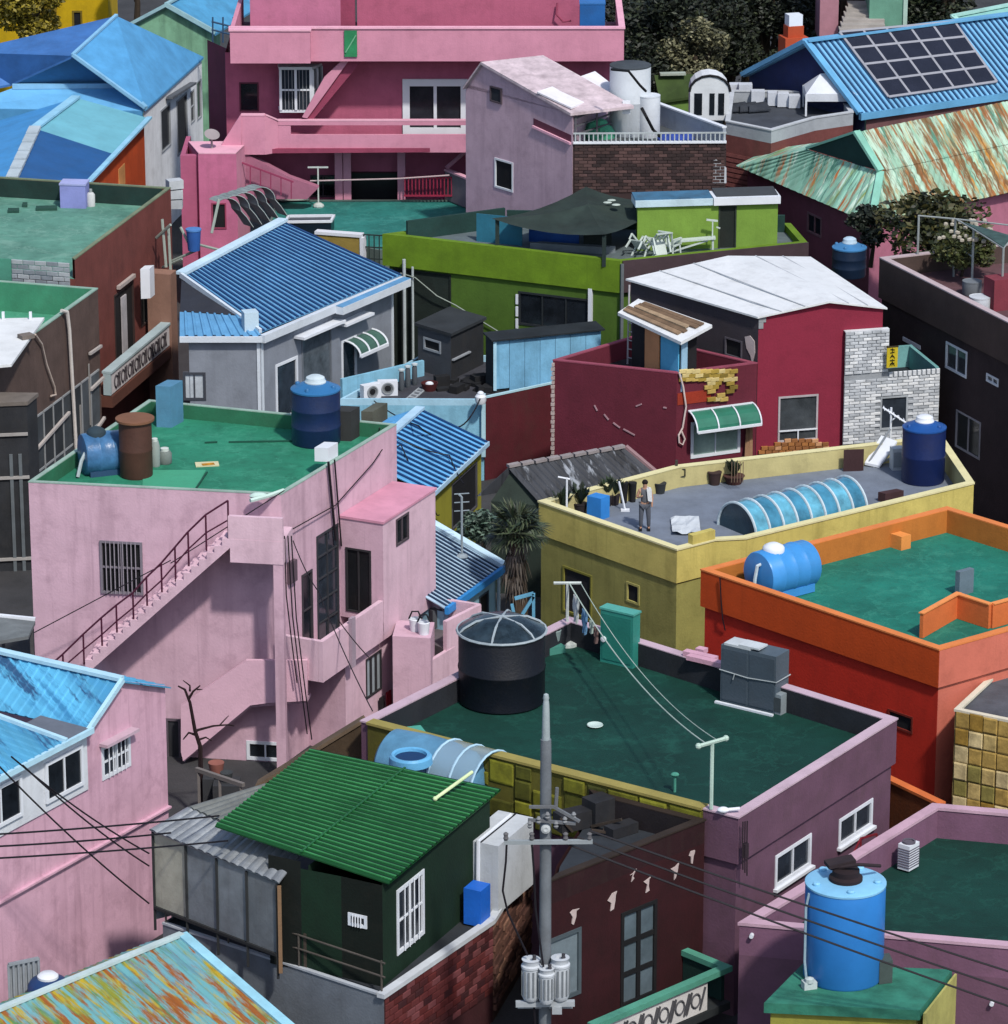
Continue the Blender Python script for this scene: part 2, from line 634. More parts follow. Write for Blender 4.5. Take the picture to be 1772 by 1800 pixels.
class House:
    def __init__(s, name, label, pts, cat='house', group=None):
        c = sum((xy(p) for p in pts), Vector()) / len(pts)
        s.root = thing(name, label, cat, (c.x, c.y, 0), group)
        s.walls = []
        s.extra = {}

    def wall(s, p0, p1, z0, z1, m):
        w = Wall(p0, p1, z0, z1, m)
        s.walls.append(w)
        return w

    def flat(s, pts, z, wm, rm, pm=None, cm=None, par=0.8, t=0.16, band=0.0, out=0.0, zb=0.0, cop=0.05, cw=0.03, openings=(), lining=None):
        "flat roof behind a parapet; pts W,S,E,N... seen from above, counter-clockwise, at the parapet's top outer edge"
        pm = pm or wm
        pts = [xy(p) for p in pts]
        n = len(pts)
        zlo = z - max(par, band)
        wl = offset(pts, -out) if out else pts
        ws = []
        for i in range(n):
            ws.append(s.wall(wl[i], wl[(i + 1) % n], zb, zlo, wm))
        inner = offset(pts, -t - out)
        mb = MB()
        zt = z - (cop if cm else 0)
        for i in range(n):
            if i in openings:
                continue
            j = (i + 1) % n
            a, b, c, d = pts[i], pts[j], inner[j], inner[i]
            mb.poly([a + Z * zlo, b + Z * zlo, b + Z * zt, a + Z * zt])
            mb.poly([d + Z * zlo, c + Z * zlo, c + Z * zt, d + Z * zt])
            mb.poly([a + Z * zt, b + Z * zt, c + Z * zt, d + Z * zt])
            mb.poly([a + Z * zlo, b + Z * zlo, c + Z * zlo, d + Z * zlo])
        part(mb, 'parapet', pm, s.root)
        if lining:
            mb = MB()
            li, lo_ = offset(pts, -t - out - .004), offset(pts, -t - out - .03)
            for i in range(n):
                if i in openings:
                    continue
                j = (i + 1) % n
                a, b, c, d = li[i], li[j], lo_[j], lo_[i]
                mb.obox(a + Z * (z - par + .002), b - a, d - a, Z * (par - .03))
            part(mb, 'parapet_lining', lining, s.root)
        if cm:
            mb = MB()
            o2, i2 = offset(pts, cw), offset(pts, -t - out - cw)
            for i in range(n):
                if i in openings:
                    continue
                j = (i + 1) % n
                mb.slab([o2[i] + Z * z, o2[j] + Z * z, i2[j] + Z * z, i2[i] + Z * z], cop - 0.003)
            part(mb, 'coping', cm, s.root)
        mb = MB()
        mb.prism(offset(pts, -out - 0.02 if not t else -out - t * 0.5), zlo - 0.12 if out == 0 else zlo + 0.01, z - par)
        part(mb, 'roof', rm, s.root)
        s.zroof = z - par
        s.pts = pts
        return ws

    def gable(s, pts, m):
        mb = s.extra.setdefault(m, MB())
        mb.poly(pts)
        return s

    def done(s):
        groups = {}
        for w in s.walls:
            groups.setdefault(w.m, MB())
            w.emit(groups[w.m])
        for m, mb in s.extra.items():
            groups.setdefault(m, MB())
            groups[m].add(mb.v, mb.f)
        for m, mb in groups.items():
            part(mb, 'wall', m, s.root)

    def win(s, w, tl, br, fm=None, pm=None, nx=2, ny=1, fw=0.07, mw=0.05, rec=0.08, proud=0.03, bars=0, name='window', barm=None, sill=None, hood=None, pn='pane', rows=0, label=None):
        "window or door cut through wall w between two sighted corners"
        u0, z1 = w.uv(*tl)
        u1, z0 = w.uv(*br)
        return s.winuv(w, u0, z0, u1, z1, fm, pm, nx, ny, fw, mw, rec, proud, bars, name, barm, sill, hood, pn, rows, label)

    def winuv(s, w, u0, z0, u1, z1, fm=None, pm=None, nx=2, ny=1, fw=0.07, mw=0.05, rec=0.08, proud=0.03, bars=0, name='window', barm=None, sill=None, hood=None, pn='pane', rows=0, label=None):
        if u1 < u0: u0, u1 = u1, u0
        if z1 < z0: z0, z1 = z1, z0
        fm = fm or TRIM
        pm = pm or GLASS
        w.holes.append((u0, z0, u1, z1))
        mb = MB()

        def rect(a, b, c, d, o0=-rec, o1=proud):
            mb.obox(w.pt(a, b, o0), w.d * (c - a), w.n * (o1 - o0), Z * (d - b))
        e = 0.012
        rect(u0 - e, z1 - fw, u1 + e, z1 + e)
        rect(u0 - e, z0 - e, u1 + e, z0 + fw)
        rect(u0 - e, z0 + fw, u0 + fw, z1 - fw)
        rect(u1 - fw, z0 + fw, u1 + e, z1 - fw)
        for i in range(1, nx):
            x = u0 + (u1 - u0) * i / nx
            rect(x - mw / 2, z0 + fw, x + mw / 2, z1 - fw, -rec + .01, proud - .012)
        for j in range(1, ny):
            zz = z0 + (z1 - z0) * j / ny
            rect(u0 + fw, zz - mw / 2, u1 - fw, zz + mw / 2, -rec + .016, proud - .018)
        f = part(mb, name, fm, s.root, label)
        pb = MB()
        pb.obox(w.pt(u0 + fw * .5, z0 + fw * .5, -rec - .02), w.d * (u1 - u0 - fw), w.n * (rec - .01), Z * (z1 - z0 - fw))
        part(pb, pn, pm, f)
        if nx == 2 and ny == 1 and name == 'window' and not bars:
            # sliding insect screen over one light
            sb_ = MB()
            um_ = (u0 + u1) / 2
            sb_.obox(w.pt(u0 + fw, z0 + fw, -rec + .012), w.d * (um_ - u0 - fw - mw / 2), w.n * .012, Z * (z1 - z0 - 2 * fw))
            part(sb_, 'insect_screen', SCREEN, f)
        if bars or rows:
            bb = MB()
            for i in range(bars):
                x = u0 + fw + (u1 - u0 - 2 * fw) * (i + 1) / (bars + 1)
                bb.bar(w.pt(x, z0, proud + .03), w.pt(x, z1, proud + .03), 0.03)
            for j in range(rows):
                zz = z0 + (z1 - z0) * (j + .5) / rows
                bb.bar(w.pt(u0, zz, proud + .045), w.pt(u1, zz, proud + .045), 0.03)
            part(bb, 'bars', barm or fm, f)
        if sill:
            sb = MB()
            sb.obox(w.pt(u0 - .08, z0 - .1, -.01), w.d * (u1 - u0 + .16), w.n * .14, Z * .085)
            part(sb, 'sill', sill, f)
        if hood:
            hb = MB()
            hb.obox(w.pt(u0 - .1, z1 + .06, -.01), w.d * (u1 - u0 + .2), w.n * .3, Z * .09)
            part(hb, 'hood', hood, f)
        return f


def brickwork(parent, w, u0, u1, z0, z1, nc, nr, m, name='brick', ld=0.035, gap=0.10, skip=None, mats=None, jit=0.25, off=0.0):
    "running bond of separate bricks on wall w"
    lu, lz = (u1 - u0) / nc, (z1 - z0) / nr
    for r in range(nr):
        sh = 0.5 * (r % 2)
        for c in range(nc + (r % 2)):
            a, b = u0 + (c - sh) * lu, u0 + (c + 1 - sh) * lu
            a, b = max(a, u0), min(b, u1)
            if b - a < lu * .25:
                continue
            uc, zc = (a + b) / 2, z0 + (r + .5) * lz
            if skip and skip(uc, zc, b - a, lz):
                continue
            mm = random.choice(mats) if mats else m
            k = gap * lz
            piece(name, parent, w.pt(uc, zc, off + 0.004), w.d, w.n, b - a - k, lz - k, ld * (1 + random.uniform(-jit, jit)), mm)


# ------------------------------------------------------------------ small builders


def seat(px, pybot, z, wpx):
    "centre and radius of a round foot whose lowest visible edge is at pybot"
    p = q(px, pybot, z)
    for _ in range(3):
        k = ppm(p)
        r = wpx / 2 / k
        sn, cs = down(p)
        p = q(px, pybot - r * k * sn, z)
    return p, r, k, sn, cs


def vtank(label, px, pybot, z, wpx, hpx, m, top=None, lid=None, name='water_tank', style='dome', ribs=3, group='rooftop water tanks', lugs=4, extra=None, cat='water tank'):
    c, r, k, sn, cs = seat(px, pybot, z, wpx)
    h = hpx / (k * cs)
    t = thing(name, label, cat, c, group)
    prof = [(r * .96, 0), (r, .06)]
    for i in range(ribs):
        zz = h * (i + 1) / (ribs + 1)
        prof += [(r, zz - .05), (r * 1.018, zz - .02), (r * 1.018, zz + .02), (r, zz + .05)]
    prof += [(r, h - .04), (r * .985, h)]
    part(MB().lathe(c, prof, 40), 'body', m, t, smooth=True)
    top = top or m
    hd = r * (0.32 if style == 'dome' else 0.1)
    if style == 'dome':
        pr = [(r * 1.02, h), (r * 1.02, h + .05), (r * .9, h + hd * .35), (r * .6, h + hd * .8), (r * .42, h + hd), (.01, h + hd)]
    else:
        pr = [(r * 1.01, h), (r * 1.01, h + .05), (r * .95, h + hd * .8), (r * .5, h + hd), (.01, h + hd)]
    part(MB().lathe(c, pr, 40), 'top', top, t, smooth=True)
    if lid:
        rl = r * .4
        part(MB().lathe(c + Z * (h + hd), [(rl * 1.1, -.05), (rl * 1.1, .03), (rl, .06), (rl * .95, .16), (rl * .6, .22), (.01, .23)], 28), 'lid', lid, t, smooth=True)
    for i in range(lugs):
        a = 2 * math.pi * (i + .5) / lugs + .4
        p = c + Vector((math.cos(a) * r * .8, math.sin(a) * r * .8, h + hd * (.45 if style == 'dome' else .85)))
        part(MB().lathe(p, [(r * .1, -.05), (r * .1, .05), (r * .07, .08)], 12), 'lug', top, t, smooth=True)
    t['r'] = r
    return t, c, r, h


def pbox(name, label, cat, near, z, da, db, apx, bpx, hpx, m, group=None, parent=None, topm=None, bev=0.0):
    """box with its near bottom corner sighted at near on level z; its left face runs along da and its right face along db
    (plan unit vectors away from the near corner), apx/bpx are the widths those faces show, hpx the height shown"""
    p = q(near[0], near[1], z)
    k = ppm(p)
    sn, cs = down(p)
    a, b = xy(da).normalized(), xy(db).normalized()
    A = a * (apx / k / max(.2, abs(a.x)))
    B = b * (bpx / k / max(.2, abs(b.x)))
    H = Z * (hpx / (k * cs))
    mb = MB().obox(p, A, B, H)
    if parent is not None:
        o = part(mb, name, m, parent)
    else:
        o = solo(mb, name, label, cat, m, group)
    return o, p, A, B, H


def wire(pts, r=0.025, sag=0.0, n=14, mb=None):
    mb = mb or MB()
    for i in range(len(pts) - 1):
        a, b = Vector(pts[i]), Vector(pts[i + 1])
        mb.tube([a + (b - a) * (j / n) - Z * (4 * sag * (j / n) * (1 - j / n)) for j in range(n + 1)], r, 5)
    return mb


def leaf_cloud(mb, c, rx, ry, rz, n, size, rnd, hollow=0.35, flat=0.5):
    for _ in range(n):
        while True:
            d = Vector((rnd.uniform(-1, 1), rnd.uniform(-1, 1), rnd.uniform(-1, 1)))
            if hollow < d.length < 1:
                break
        p = Vector(c) + Vector((d.x * rx, d.y * ry, d.z * rz))
        a = Vector((rnd.uniform(-1, 1), rnd.uniform(-1, 1), rnd.uniform(-1, 1) * flat)).normalized()
        b = a.cross(Vector((rnd.uniform(-1, 1), rnd.uniform(-1, 1), rnd.uniform(-1, 1)))).normalized()
        s_ = size * rnd.uniform(.6, 1.4)
        mb.add([p - a * s_, p + b * s_ * .5, p + a * s_, p - b * s_ * .5 + Z * s_ * .1], [[0, 1, 2, 3]])
    return mb


def leaf_mat(hexes):
    key = ('leaf',) + tuple(hexes)
    if key in MATS:
        return MATS[key]
    m = bpy.data.materials.new('foliage')
    m.use_nodes = True
    N, L = m.node_tree.nodes, m.node_tree.links
    b = N['Principled BSDF']
    g = N.new('ShaderNodeNewGeometry')
    rp = N.new('ShaderNodeValToRGB')
    while len(rp.color_ramp.elements) < len(hexes):
        rp.color_ramp.elements.new(0.5)
    for i, h in enumerate(hexes):
        rp.color_ramp.elements[i].position = i / (len(hexes) - 1)
        rp.color_ramp.elements[i].color = lin(h) + [1]
    L.new(g.outputs['Random Per Island'], rp.inputs[0])
    L.new(rp.outputs[0], b.inputs['Base Color'])
    b.inputs['Roughness'].default_value = 0.6
    MATS[key] = m
    return m


def tree(name, label, base, h, r, hexes, n=2600, size=0.28, seed=1, clumps=9, trunk='#3a3026', group=None, squash=.75):
    rnd = random.Random(seed)
    base = Vector(base)
    t = thing(name, label, 'tree', base, group)
    mb = MB()
    top = base + Z * h * .62
    mb.tube([base, base + Z * h * .3 + Vector((.1, 0, 0)), top], h * .035, 8, h * .018)
    cs = []
    for i in range(clumps):
        a = 2 * math.pi * i / clumps + rnd.uniform(-.4, .4)
        k = rnd.uniform(.25, .75)
        c = base + Vector((math.cos(a) * r * k, math.sin(a) * r * k, h * rnd.uniform(.45, .85)))
        cs.append(c)
        mb.tube([base + Z * h * rnd.uniform(.25, .5), (base + Z * h * .5) * .4 + c * .6 - Z * .2, c], h * .014, 5, h * .006)
    part(mb, 'trunk', mat(trunk), t, smooth=True)
    cb = MB()
    for c in cs + [base + Z * h * .8]:
        rr = r * rnd.uniform(.38, .6)
        leaf_cloud(cb, c, rr, rr, rr * squash, n // (clumps + 1), size, rnd, hollow=.2)
    part(cb, 'crown', leaf_mat(hexes), t)
    return t


# ------------------------------------------------------------------ ground
solo(MB().add([(-1500, -400, 0), (1500, -400, 0), (1500, 2500, 0), (-1500, 2500, 0)], [[0, 1, 2, 3]]), 'ground', 'dark trodden earth and concrete between the houses', None,
     mat('#3a3a3c', var=0.35, scale=0.5, bump=.5), kind='structure')
# ================================================================== mauve house with the big green roof
MAUVE = mat('#624658', streak=.25)
PALEP = mat('#b8a0ad', rough=.7, var=.14)
DKGREEN = deck('#0e372f', '#1d5246', .35)
OLIVE = mat('#6f6c25', var=.35, scale=1.2, streak=.4)
DKRED = mat('#2f0e13', var=.25, streak=.35, dirt='#140a0c')
BLACKBR = mat('#241c1c', var=.3)
mgD, mgC, mgB, mgA = q(635, 1266, 6), q(1298, 1436, 6), q(1577, 1262, 6), q(1000, 1084, 6)
mg = House('mauve_house', 'mauve house with broad dark green flat roof and olive stone band', [mgD, mgC, mgB, mgA])
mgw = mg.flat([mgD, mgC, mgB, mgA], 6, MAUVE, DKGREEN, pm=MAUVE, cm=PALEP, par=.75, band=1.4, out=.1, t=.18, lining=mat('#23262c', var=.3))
wDC, wCB = mgw[0], mgw[1]
wDCo = Wall(mgD, mgC, 0, 6)
mg.win(wCB, (1363, 1505), (1424, 1520), nx=2, pm=GLASS2, fw=.09, sill=TRIM)
mg.win(wCB, (1475, 1441), (1532, 1450), nx=2, pm=GLASS2, fw=.09, sill=TRIM)
# olive stone band on the front of the parapet
ob = MB()
u0_, _ = wDCo.uv(648, 1290)
u1_, _ = wDCo.uv(1236, 1440)
ob.obox(wDCo.pt(u0_, 4.3, .003), wDCo.d * (u1_ - u0_), wDCo.n * .05, Z * 1.62)
part(ob, 'stone_band', mat('#55521e', var=.3), mg.root)
oc = MB()
oc.obox(wDCo.pt(u0_, 5.96, -.25), wDCo.d * (u1_ - u0_), wDCo.n * .37, Z * .075)
part(oc, 'band_coping', mat('#8f8448', var=.15), mg.root)
OLM = [mat('#67671c', var=.45, scale=2, streak=.4, dirt='#1c2010'), mat('#53541a', var=.45, scale=2, streak=.4, dirt='#1c2010'), mat('#7c7c24', var=.45, scale=2, streak=.4, dirt='#1c2010'), mat('#3f421a', var=.45, scale=2)]
rb = random.Random(4)
uu_ = wDCo.uv(700, 1310)[0]
first = wDCo.uv(900, 1360)[0]
while uu_ < u1_ - .25:
    wd = rb.uniform(.55, 1.15)
    wd = min(wd, u1_ - uu_)
    zz_ = 5.9
    if uu_ < first and rb.random() < .6:
        uu_ += wd
        continue
    while zz_ > 4.5:
        hh_ = rb.choice([.42, .6, .72])
        if rb.random() > .1:
            piece('stone_block', mg.root, wDCo.pt(uu_ + wd / 2 + rb.uniform(-.03, .03), zz_ - hh_ / 2, .05), wDCo.d, wDCo.n,
                  wd * rb.uniform(.86, .99), hh_ * rb.uniform(.85, .98), .03 + rb.uniform(0, .06), rb.choice(OLM))
        zz_ -= hh_ + .02
    uu_ += wd + .02
# cable box at the front corner
cb_ = MB()
cp = mgC + Vector((.12, -.1, 0))
for k in range(3):
    cb_.tube([cp + Vector((.06 * k, .03 * k, -.1)), cp + Vector((.06 * k, .03 * k - .03, -.7)), cp + Vector((.06 * k + .02, .03 * k - .02, -1.5 - .1 * k))], .022, 5)
cb_.cbox(cp + Vector((.08, .03, -1.15)), .16, .12, .4, .9)
part(cb_, 'cable_box', mat('#2a2028'), mg.root)
dr = MB()
dr.tube([mgC + Vector((-.35, .25, .1)), mgC + Vector((.05, .3, .12))], .05, 8)
dr.blob(mgC + Vector((-.4, .25, .1)), .17, .12, .09)
part(dr, 'drain_spout', TRIM, mg.root, smooth=True)
mg.done()

# dark red wing toward the camera
P1, P2 = q(1239, 1437, 5.8), q(962, 1546, 5.8)
P4 = q(1035, 1385, 5.8)
w4 = Wall(mgD, mgC, 0, 6)


def on_dc(p, o=.14):
    u = (xy(p) - w4.p0).dot(w4.d)
    return w4.pt(u, 0, o)


P1, P4 = on_dc(P1), on_dc(P4)
P3 = q(978, 1478, 5.8)
wing = House('dark_red_house', 'dark red house front wing behind the utility pole with tall windows', [P3, P2, P1, P4])
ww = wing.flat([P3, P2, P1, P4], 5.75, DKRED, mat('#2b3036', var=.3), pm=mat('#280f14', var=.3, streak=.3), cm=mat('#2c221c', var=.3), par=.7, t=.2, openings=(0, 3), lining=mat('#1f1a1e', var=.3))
wr = ww[1]
GREYF = mat('#4b565c', rough=.5, var=.2)
wing.win(wr, (958, 1655), (1020, 1745), fm=GREYF, pm=mat('#707d84', rough=.3, var=.3), nx=1, fw=.1)
wing.win(wr, (1092, 1606), (1152, 1745), fm=mat('#141518'), pm=mat('#58666e', rough=.25, var=.35, bump=0), nx=2, ny=3, fw=.1, mw=.14, name='door')
for (x, y, s_) in ((1008, 1605, .75), (1076, 1578, .85), (1112, 1535, .45), (1138, 1548, .7), (1186, 1526, .75), (1216, 1500, .65)):
    u, zz = wr.uv(x, y)
    b = MB()
    rj = random.Random(x)
    j_ = lambda: rj.uniform(-.05, .05)
    b.slab([wr.pt(u + a_ * s_ + j_(), zz + c_ * s_ + j_(), .03) for a_, c_ in ((-.2, .02), (-.03, .12), (.22, .16), (.1, .02), (.06, -.18), (.03, -.42), (-.05, -.4), (-.04, -.1))], .025, wr.n)
    part(b, 'paint_flake', mat('#b9a9a6'), wing.root)
# balcony with green rail and pierced white panel
RAILG = mat('#4f907c', rough=.6, var=.15)
_, zr = wr.uv(1212, 1664)
cr = q(1286, 1697, zr)
ub, _ = wr.uv(1212, 1664)
depth = (cr - wr.p0).dot(wr.n)
ue = (cr - wr.p0).dot(wr.d)
bz0, bz1 = zr - 1.05, zr
bal = MB()
bal.obox(wr.pt(.2, bz0 - .25, .003), wr.d * (ue - .2), wr.n * (depth - .02), Z * .22)
part(bal, 'balcony_floor', mat('#262a2c'), wing.root)
bal = MB()
bal.obox(wr.pt(.1, bz1 - .16, depth - .22), wr.d * (ue - .1), wr.n * .26, Z * .16)
bal.obox(wr.pt(ue - .26, bz1 - .158, .01), wr.d * .258, wr.n * (depth - .235), Z * .155)
part(bal, 'balcony_rail', RAILG, wing.root)
bal = MB()
bal.obox(wr.pt(ue - .2, bz0, .02), wr.d * .12, wr.n * (depth - .2), Z * (bz1 - bz0 - .17))
part(bal, 'balcony_side', mat('#12302c'), wing.root)
wpan = MB()
ua, za = wr.uv(1112, 1795, depth)
uz, _ = wr.uv(1246, 1740, depth)
wpan.obox(wr.pt(.1, bz0, depth - .15), wr.d * (uz - .1), wr.n * .1, Z * (bz1 - bz0 - .2))
pn_ = part(wpan, 'balcony_panel', mat('#c6c4c2', var=.12), wing.root)
sc = MB()
un = .45
k = 0
x = .35
while x < uz - .3:
    cz = (bz0 + bz1 - .2) / 2
    pts = [wr.pt(x + .17 * math.cos(a * math.pi / 6), cz + .2 * math.sin(a * math.pi / 6), depth - .03) for a in range(13)]
    sc.tube(pts, .03, 4, cap=False)
    for sx in (-1, 1):
        sc.bar(wr.pt(x + .26 * sx - .1, cz - .3, depth - .03), wr.pt(x + .26 * sx + .1, cz + .3, depth - .03), .045)
    x += .62
part(sc, 'scrollwork', mat('#4a4a4e'), pn_)
wing.done()

# ================================================================== mauve low house, bottom right
mrW, mrS, mrE, mrN = q(1300, 1621, 4), q(1930, 1676, 4), q(1960, 1440, 4), q(1640, 1412, 4)
mr = House('low_mauve_house', 'low mauve house with dark green roof inside wide pink parapet', [mrW, mrS, mrE, mrN])
mrw = mr.flat([mrW, mrS, mrE, mrN], 4, mat('#684a5c', streak=.3), DKGREEN, pm=mat('#745268', streak=.2), cm=mat('#b898a8', var=.14), par=.95, t=.26, cop=.09)
for x, y in ((1322, 1643), (1744, 1762)):
    h_ = mrw[0].hit(x, y)
    sp = MB().lathe(h_, [(.06, -.02), (.06, .14)], 10, ax=mrw[0].n)
    part(sp, 'drain_spout', TRIM, mr.root)
mr.done()
inner = Wall(offset([mrW, mrS, mrE, mrN], -.3)[0], offset([mrW, mrS, mrE, mrN], -.3)[3], 3, 4)
ci = inner.hit(1577, 1470)
acb = MB()
acb.cbox(Vector((ci.x + .3, ci.y - .35, 3.12)), .5, .38, .75, .9)
aco = solo(acb, 'air_conditioner', 'white slatted air conditioner unit on the low mauve house roof', 'air conditioner', TRIM, group='air conditioner units')
a2 = MB()
for k in range(8):
    a2.cbox(Vector((ci.x + .3, ci.y - .35, 3.2 + k * .075)), .53, .40, .028, .9)
a2.lathe(Vector((ci.x + .3, ci.y - .35, 3.87)), [(.19, 0), (.19, .06), (.14, .06), (.14, .02)], 18)
part(a2, 'louvre', mat('#5b5560'), aco)
rl = MB()
pa, pb_ = q(1512, 1520, 3.08), q(1540, 1512, 3.08)
for p_ in (pa, pb_):
    rl.bar(p_, p_ + Z * .8, .05)
pc_ = q(1496, 1540, 3.08)
for z_ in (.45, .8):
    rl.bar(pa + Z * z_, pb_ + Z * z_, .05)
    rl.bar(pa + Z * z_, pc_ + Z * z_ * .7, .05)
solo(rl, 'stair_rail', 'small red metal hatch railing beside the big blue tank', 'railing', mat('#6b1522'))

# ================================================================== olive stand carrying the blue tank
st = [q(1343, 1763, 4), q(1617, 1776, 4), q(1674, 1704, 4), q(1411, 1694, 4)]
STG = mat('#2e6f5c', rough=.7, var=.4, scale=1.4)
stand = House('tank_stand', 'small olive block with mossy green slab carrying the blue tank', st)
sl = MB()
sl.prism(st, 3.72, 4.0)
part(sl, 'slab', STG, stand.root)
si = offset(st, -.12)
mats_ = [mat('#8d8a3c', streak=.3), mat('#a39c58', streak=.2), mat('#8d8a3c'), mat('#8d8a3c')]
sw = [stand.wall(si[i], si[(i + 1) % 4], 0, 3.72, mats_[i]) for i in range(4)]
stand.win(sw[0], (1462, 1806), (1500, 1900), nx=1, pm=mat('#15171a'), name='door', fm=mat('#5b5b55'))
stand.done()
pmb = MB()
pmb.obox(st[1] + Vector((.09, .02, 1.6 - 4)), (st[2] - st[1]) * .98, Vector((.05, -.03, 0)), Z * 2.3)
part(pmb, 'side_panel', mat('#a8a35e', var=.2, streak=.2), stand.root)

# ================================================================== orange house
ORM = mat('#ba4614', rough=.8, var=.1, streak=.15, dirt='#5a2a10')
ORL = mat('#b42a1a', rough=.8, var=.1, streak=.2, dirt='#4a1a10')
orW, orS, orN = q(1232, 1000, 6), q(1651, 1141, 6), q(1665, 890, 6)
orE = orS + (orN - orW)
orh = House('orange_house', 'bright orange house with green roof and boxed stairwell corner', [orW, orS, orE, orN])
TEALR = deck('#1d7060', '#3c8c78', .4)
orw = orh.flat([orW, orS, orE, orN], 6, ORL, TEALR, pm=ORM, lining=mat('#b06a2c', var=.12, streak=.15, dirt='#5a3010'), cm=mat('#d07a42', var=.1), par=.8, band=1.25, out=.1, t=.14, cop=.05, cw=.02)
SALM = mat('#bf6a58', var=.1, streak=.15, dirt='#5a2a20')
for w_, z0_, z1_, o_ in ((orw[1], 0.0, 4.74, .004), (Wall(orS, orE, 0, 6), 4.76, 5.94, .004)):  # salmon panels laid over the right-hand wall and parapet band
    mb = MB().obox(w_.pt(.01, z0_, o_), w_.d * (w_.L - .02), w_.n * .012, Z * (z1_ - z0_))
    part(mb, 'salmon_overlay', SALM, orh.root)
orh.win(orw[0], (1562, 1246), (1604, 1290), nx=1, pm=DARK, fm=mat('#6a2016'), fw=.05)
ed = (orE - orS).normalized(); ew = (orS - orW).normalized()
iw0 = q(1619, 1122, 5.2) ; iw0.z = 0
iw1 = q(1681, 1086, 5.2); iw1.z = 0
st_ = MB()


def thin(mb, a, b, z0, z1, t=.12):
    a, b = xy(a), xy(b)
    d = (b - a).normalized()
    n = Vector((d.y, -d.x, 0))
    mb.obox(a - n * t / 2 + Z * z0, b - a, n * t, Z * (z1 - z0))
    return mb


iw2 = iw1 + ew * 1.35
thin(st_, iw0, iw1, 5.21, 6.0)
thin(st_, iw1 + ew * .065, iw2, 5.21, 5.985)
thin(st_, iw2 + ed * .065, iw2 + ed * 2.6, 5.21, 5.98)
part(st_, 'stairwell_wall', mat('#cc6a38', var=.1), orh.root)
stc = MB()
thin(stc, iw0 - ed * .03, iw1 + ed * .08, 6.003, 6.04, .18)
thin(stc, iw1 + ew * .1, iw2, 5.99, 6.03, .18)
thin(stc, iw2 + ed * .1, iw2 + ed * 2.6, 5.985, 6.02, .18)
part(stc, 'stairwell_coping', mat('#dd8a4e', var=.1), orh.root)
cbl = MB()
u_, z_ = Wall(orW, orS, 0, 6).uv(1268, 1006)
Wo = Wall(orW, orS, 0, 6)
cbl.tube([Wo.pt(u_, 5.95, .06), Wo.pt(u_ + .05, 5.2, .04), Wo.pt(u_ + .12, 4.6, .03), Wo.pt(u_ + .16, 4.2, -.05)], .022, 5)
part(cbl, 'cable', WIRE, orh.root)
orh.done()
dbx = orW - orS
pbox('vent_block', 'small orange painted cube against the orange house back parapet', 'vent block', (1584, 968), 5.2, orW - orS, orE - orS, 26, 18, 24, mat('#d98a45', var=.1))
pbox('vent_pipe', 'grey square vent with pale cap on the orange house roof', 'vent', (1686, 1048), 5.2, orW - orS, orE - orS, 7, 27, 42, mat('#62727e', var=.2))
# low orange brown wall at its foot
lw = House('garden_wall', 'low brown wall with orange coping below the orange house', [q(1560, 1365, 2.2), q(1655, 1412, 2.2)], cat='wall')
mb = MB()
a_, b_ = q(1535, 1354, 3.4), q(1656, 1412, 3.4)
thin(mb, a_, b_, 0, 3.33, .2)
part(mb, 'wall', mat('#6d3a1e', var=.3, streak=.3), lw.root)
mb = MB()
thin(mb, a_, b_, 3.335, 3.42, .28)
part(mb, 'coping', mat('#c96a36', var=.15), lw.root)

# ================================================================== golden tiled house, right edge
gtW = q(1679, 1246, 4.5)
gtS = q(1860, 1283, 4.5)
gtE = q(1890, 1170, 4.5)
gtN = q(1752, 1178, 4.5)
gt = House('tiled_house', 'ochre tiled house with grey flat roof beside the orange house', [gtW, gtS, gtE, gtN])
gtw = gt.flat([gtW, gtS, gtE, gtN], 4.5, mat('#86744a', var=.35), mat('#4d5057', var=.35, streak=.2), cm=mat('#cfc8b4'), par=.12, t=.12, cop=.08)
gt.done()
gw = gtw[0]
TILES = [mat(h_, rough=.95, var=.4, scale=3, streak=.4, spec=.1) for h_ in ('#ad9050', '#bda56c', '#977838', '#c9b688', '#8a8048')]
rb = random.Random(9)
tw = 0.42
for i in range(8):
    for j in range(8):
        zc = 4.2 - j * .55
        if zc < .3: break
        piece('tile', gt.root, gw.pt(.26 + i * .46, zc, .004), gw.d, gw.n, .455 * rb.uniform(.88, 1), .54 * rb.uniform(.88, 1), .025 + rb.uniform(0, .05), rb.choice(TILES))

# ================================================================== yellow house with the roof terrace
YEL = mat('#8e8a4e', var=.16, streak=.35, dirt='#3a3a10')
YEP = mat('#c0b263', var=.16, streak=.4, dirt='#4a4210')
ylW, ylS, ylS2, ylS3, ylE, ylN, ylM = (q(947, 880, 5), q(1190, 965, 5), q(1256, 948, 5), q(1312, 945, 5), q(1712, 848, 5), q(1655, 764, 5), q(1190, 817, 5))
YP = [ylW, ylS, ylS2, ylS3, ylE, ylN, ylM]
yl = House('yellow_house', 'olive yellow house with grey roof terrace and arched skylight', YP)
FLOORB = mat('#6d7684', rough=.8, var=.22, scale=.8)
ylw = yl.flat(YP, 5, YEL, FLOORB, pm=YEP, cm=mat('#d2cb9c', var=.1), par=.75, band=1.2, out=.06, t=.16, cop=.06, cw=.03, lining=mat('#b5ab78', var=.15, streak=.2))
yl.win(ylw[0], (990, 994), (1040, 1092), nx=1, pm=mat('#2c2c30', rough=.5, var=.3), fm=mat('#7d7a36'), name='door', fw=.06)
yl.win(ylw[0], (1102, 1022), (1124, 1064), nx=1, pm=DARK, fm=mat('#a09a5a'), fw=.06)
mb = MB()
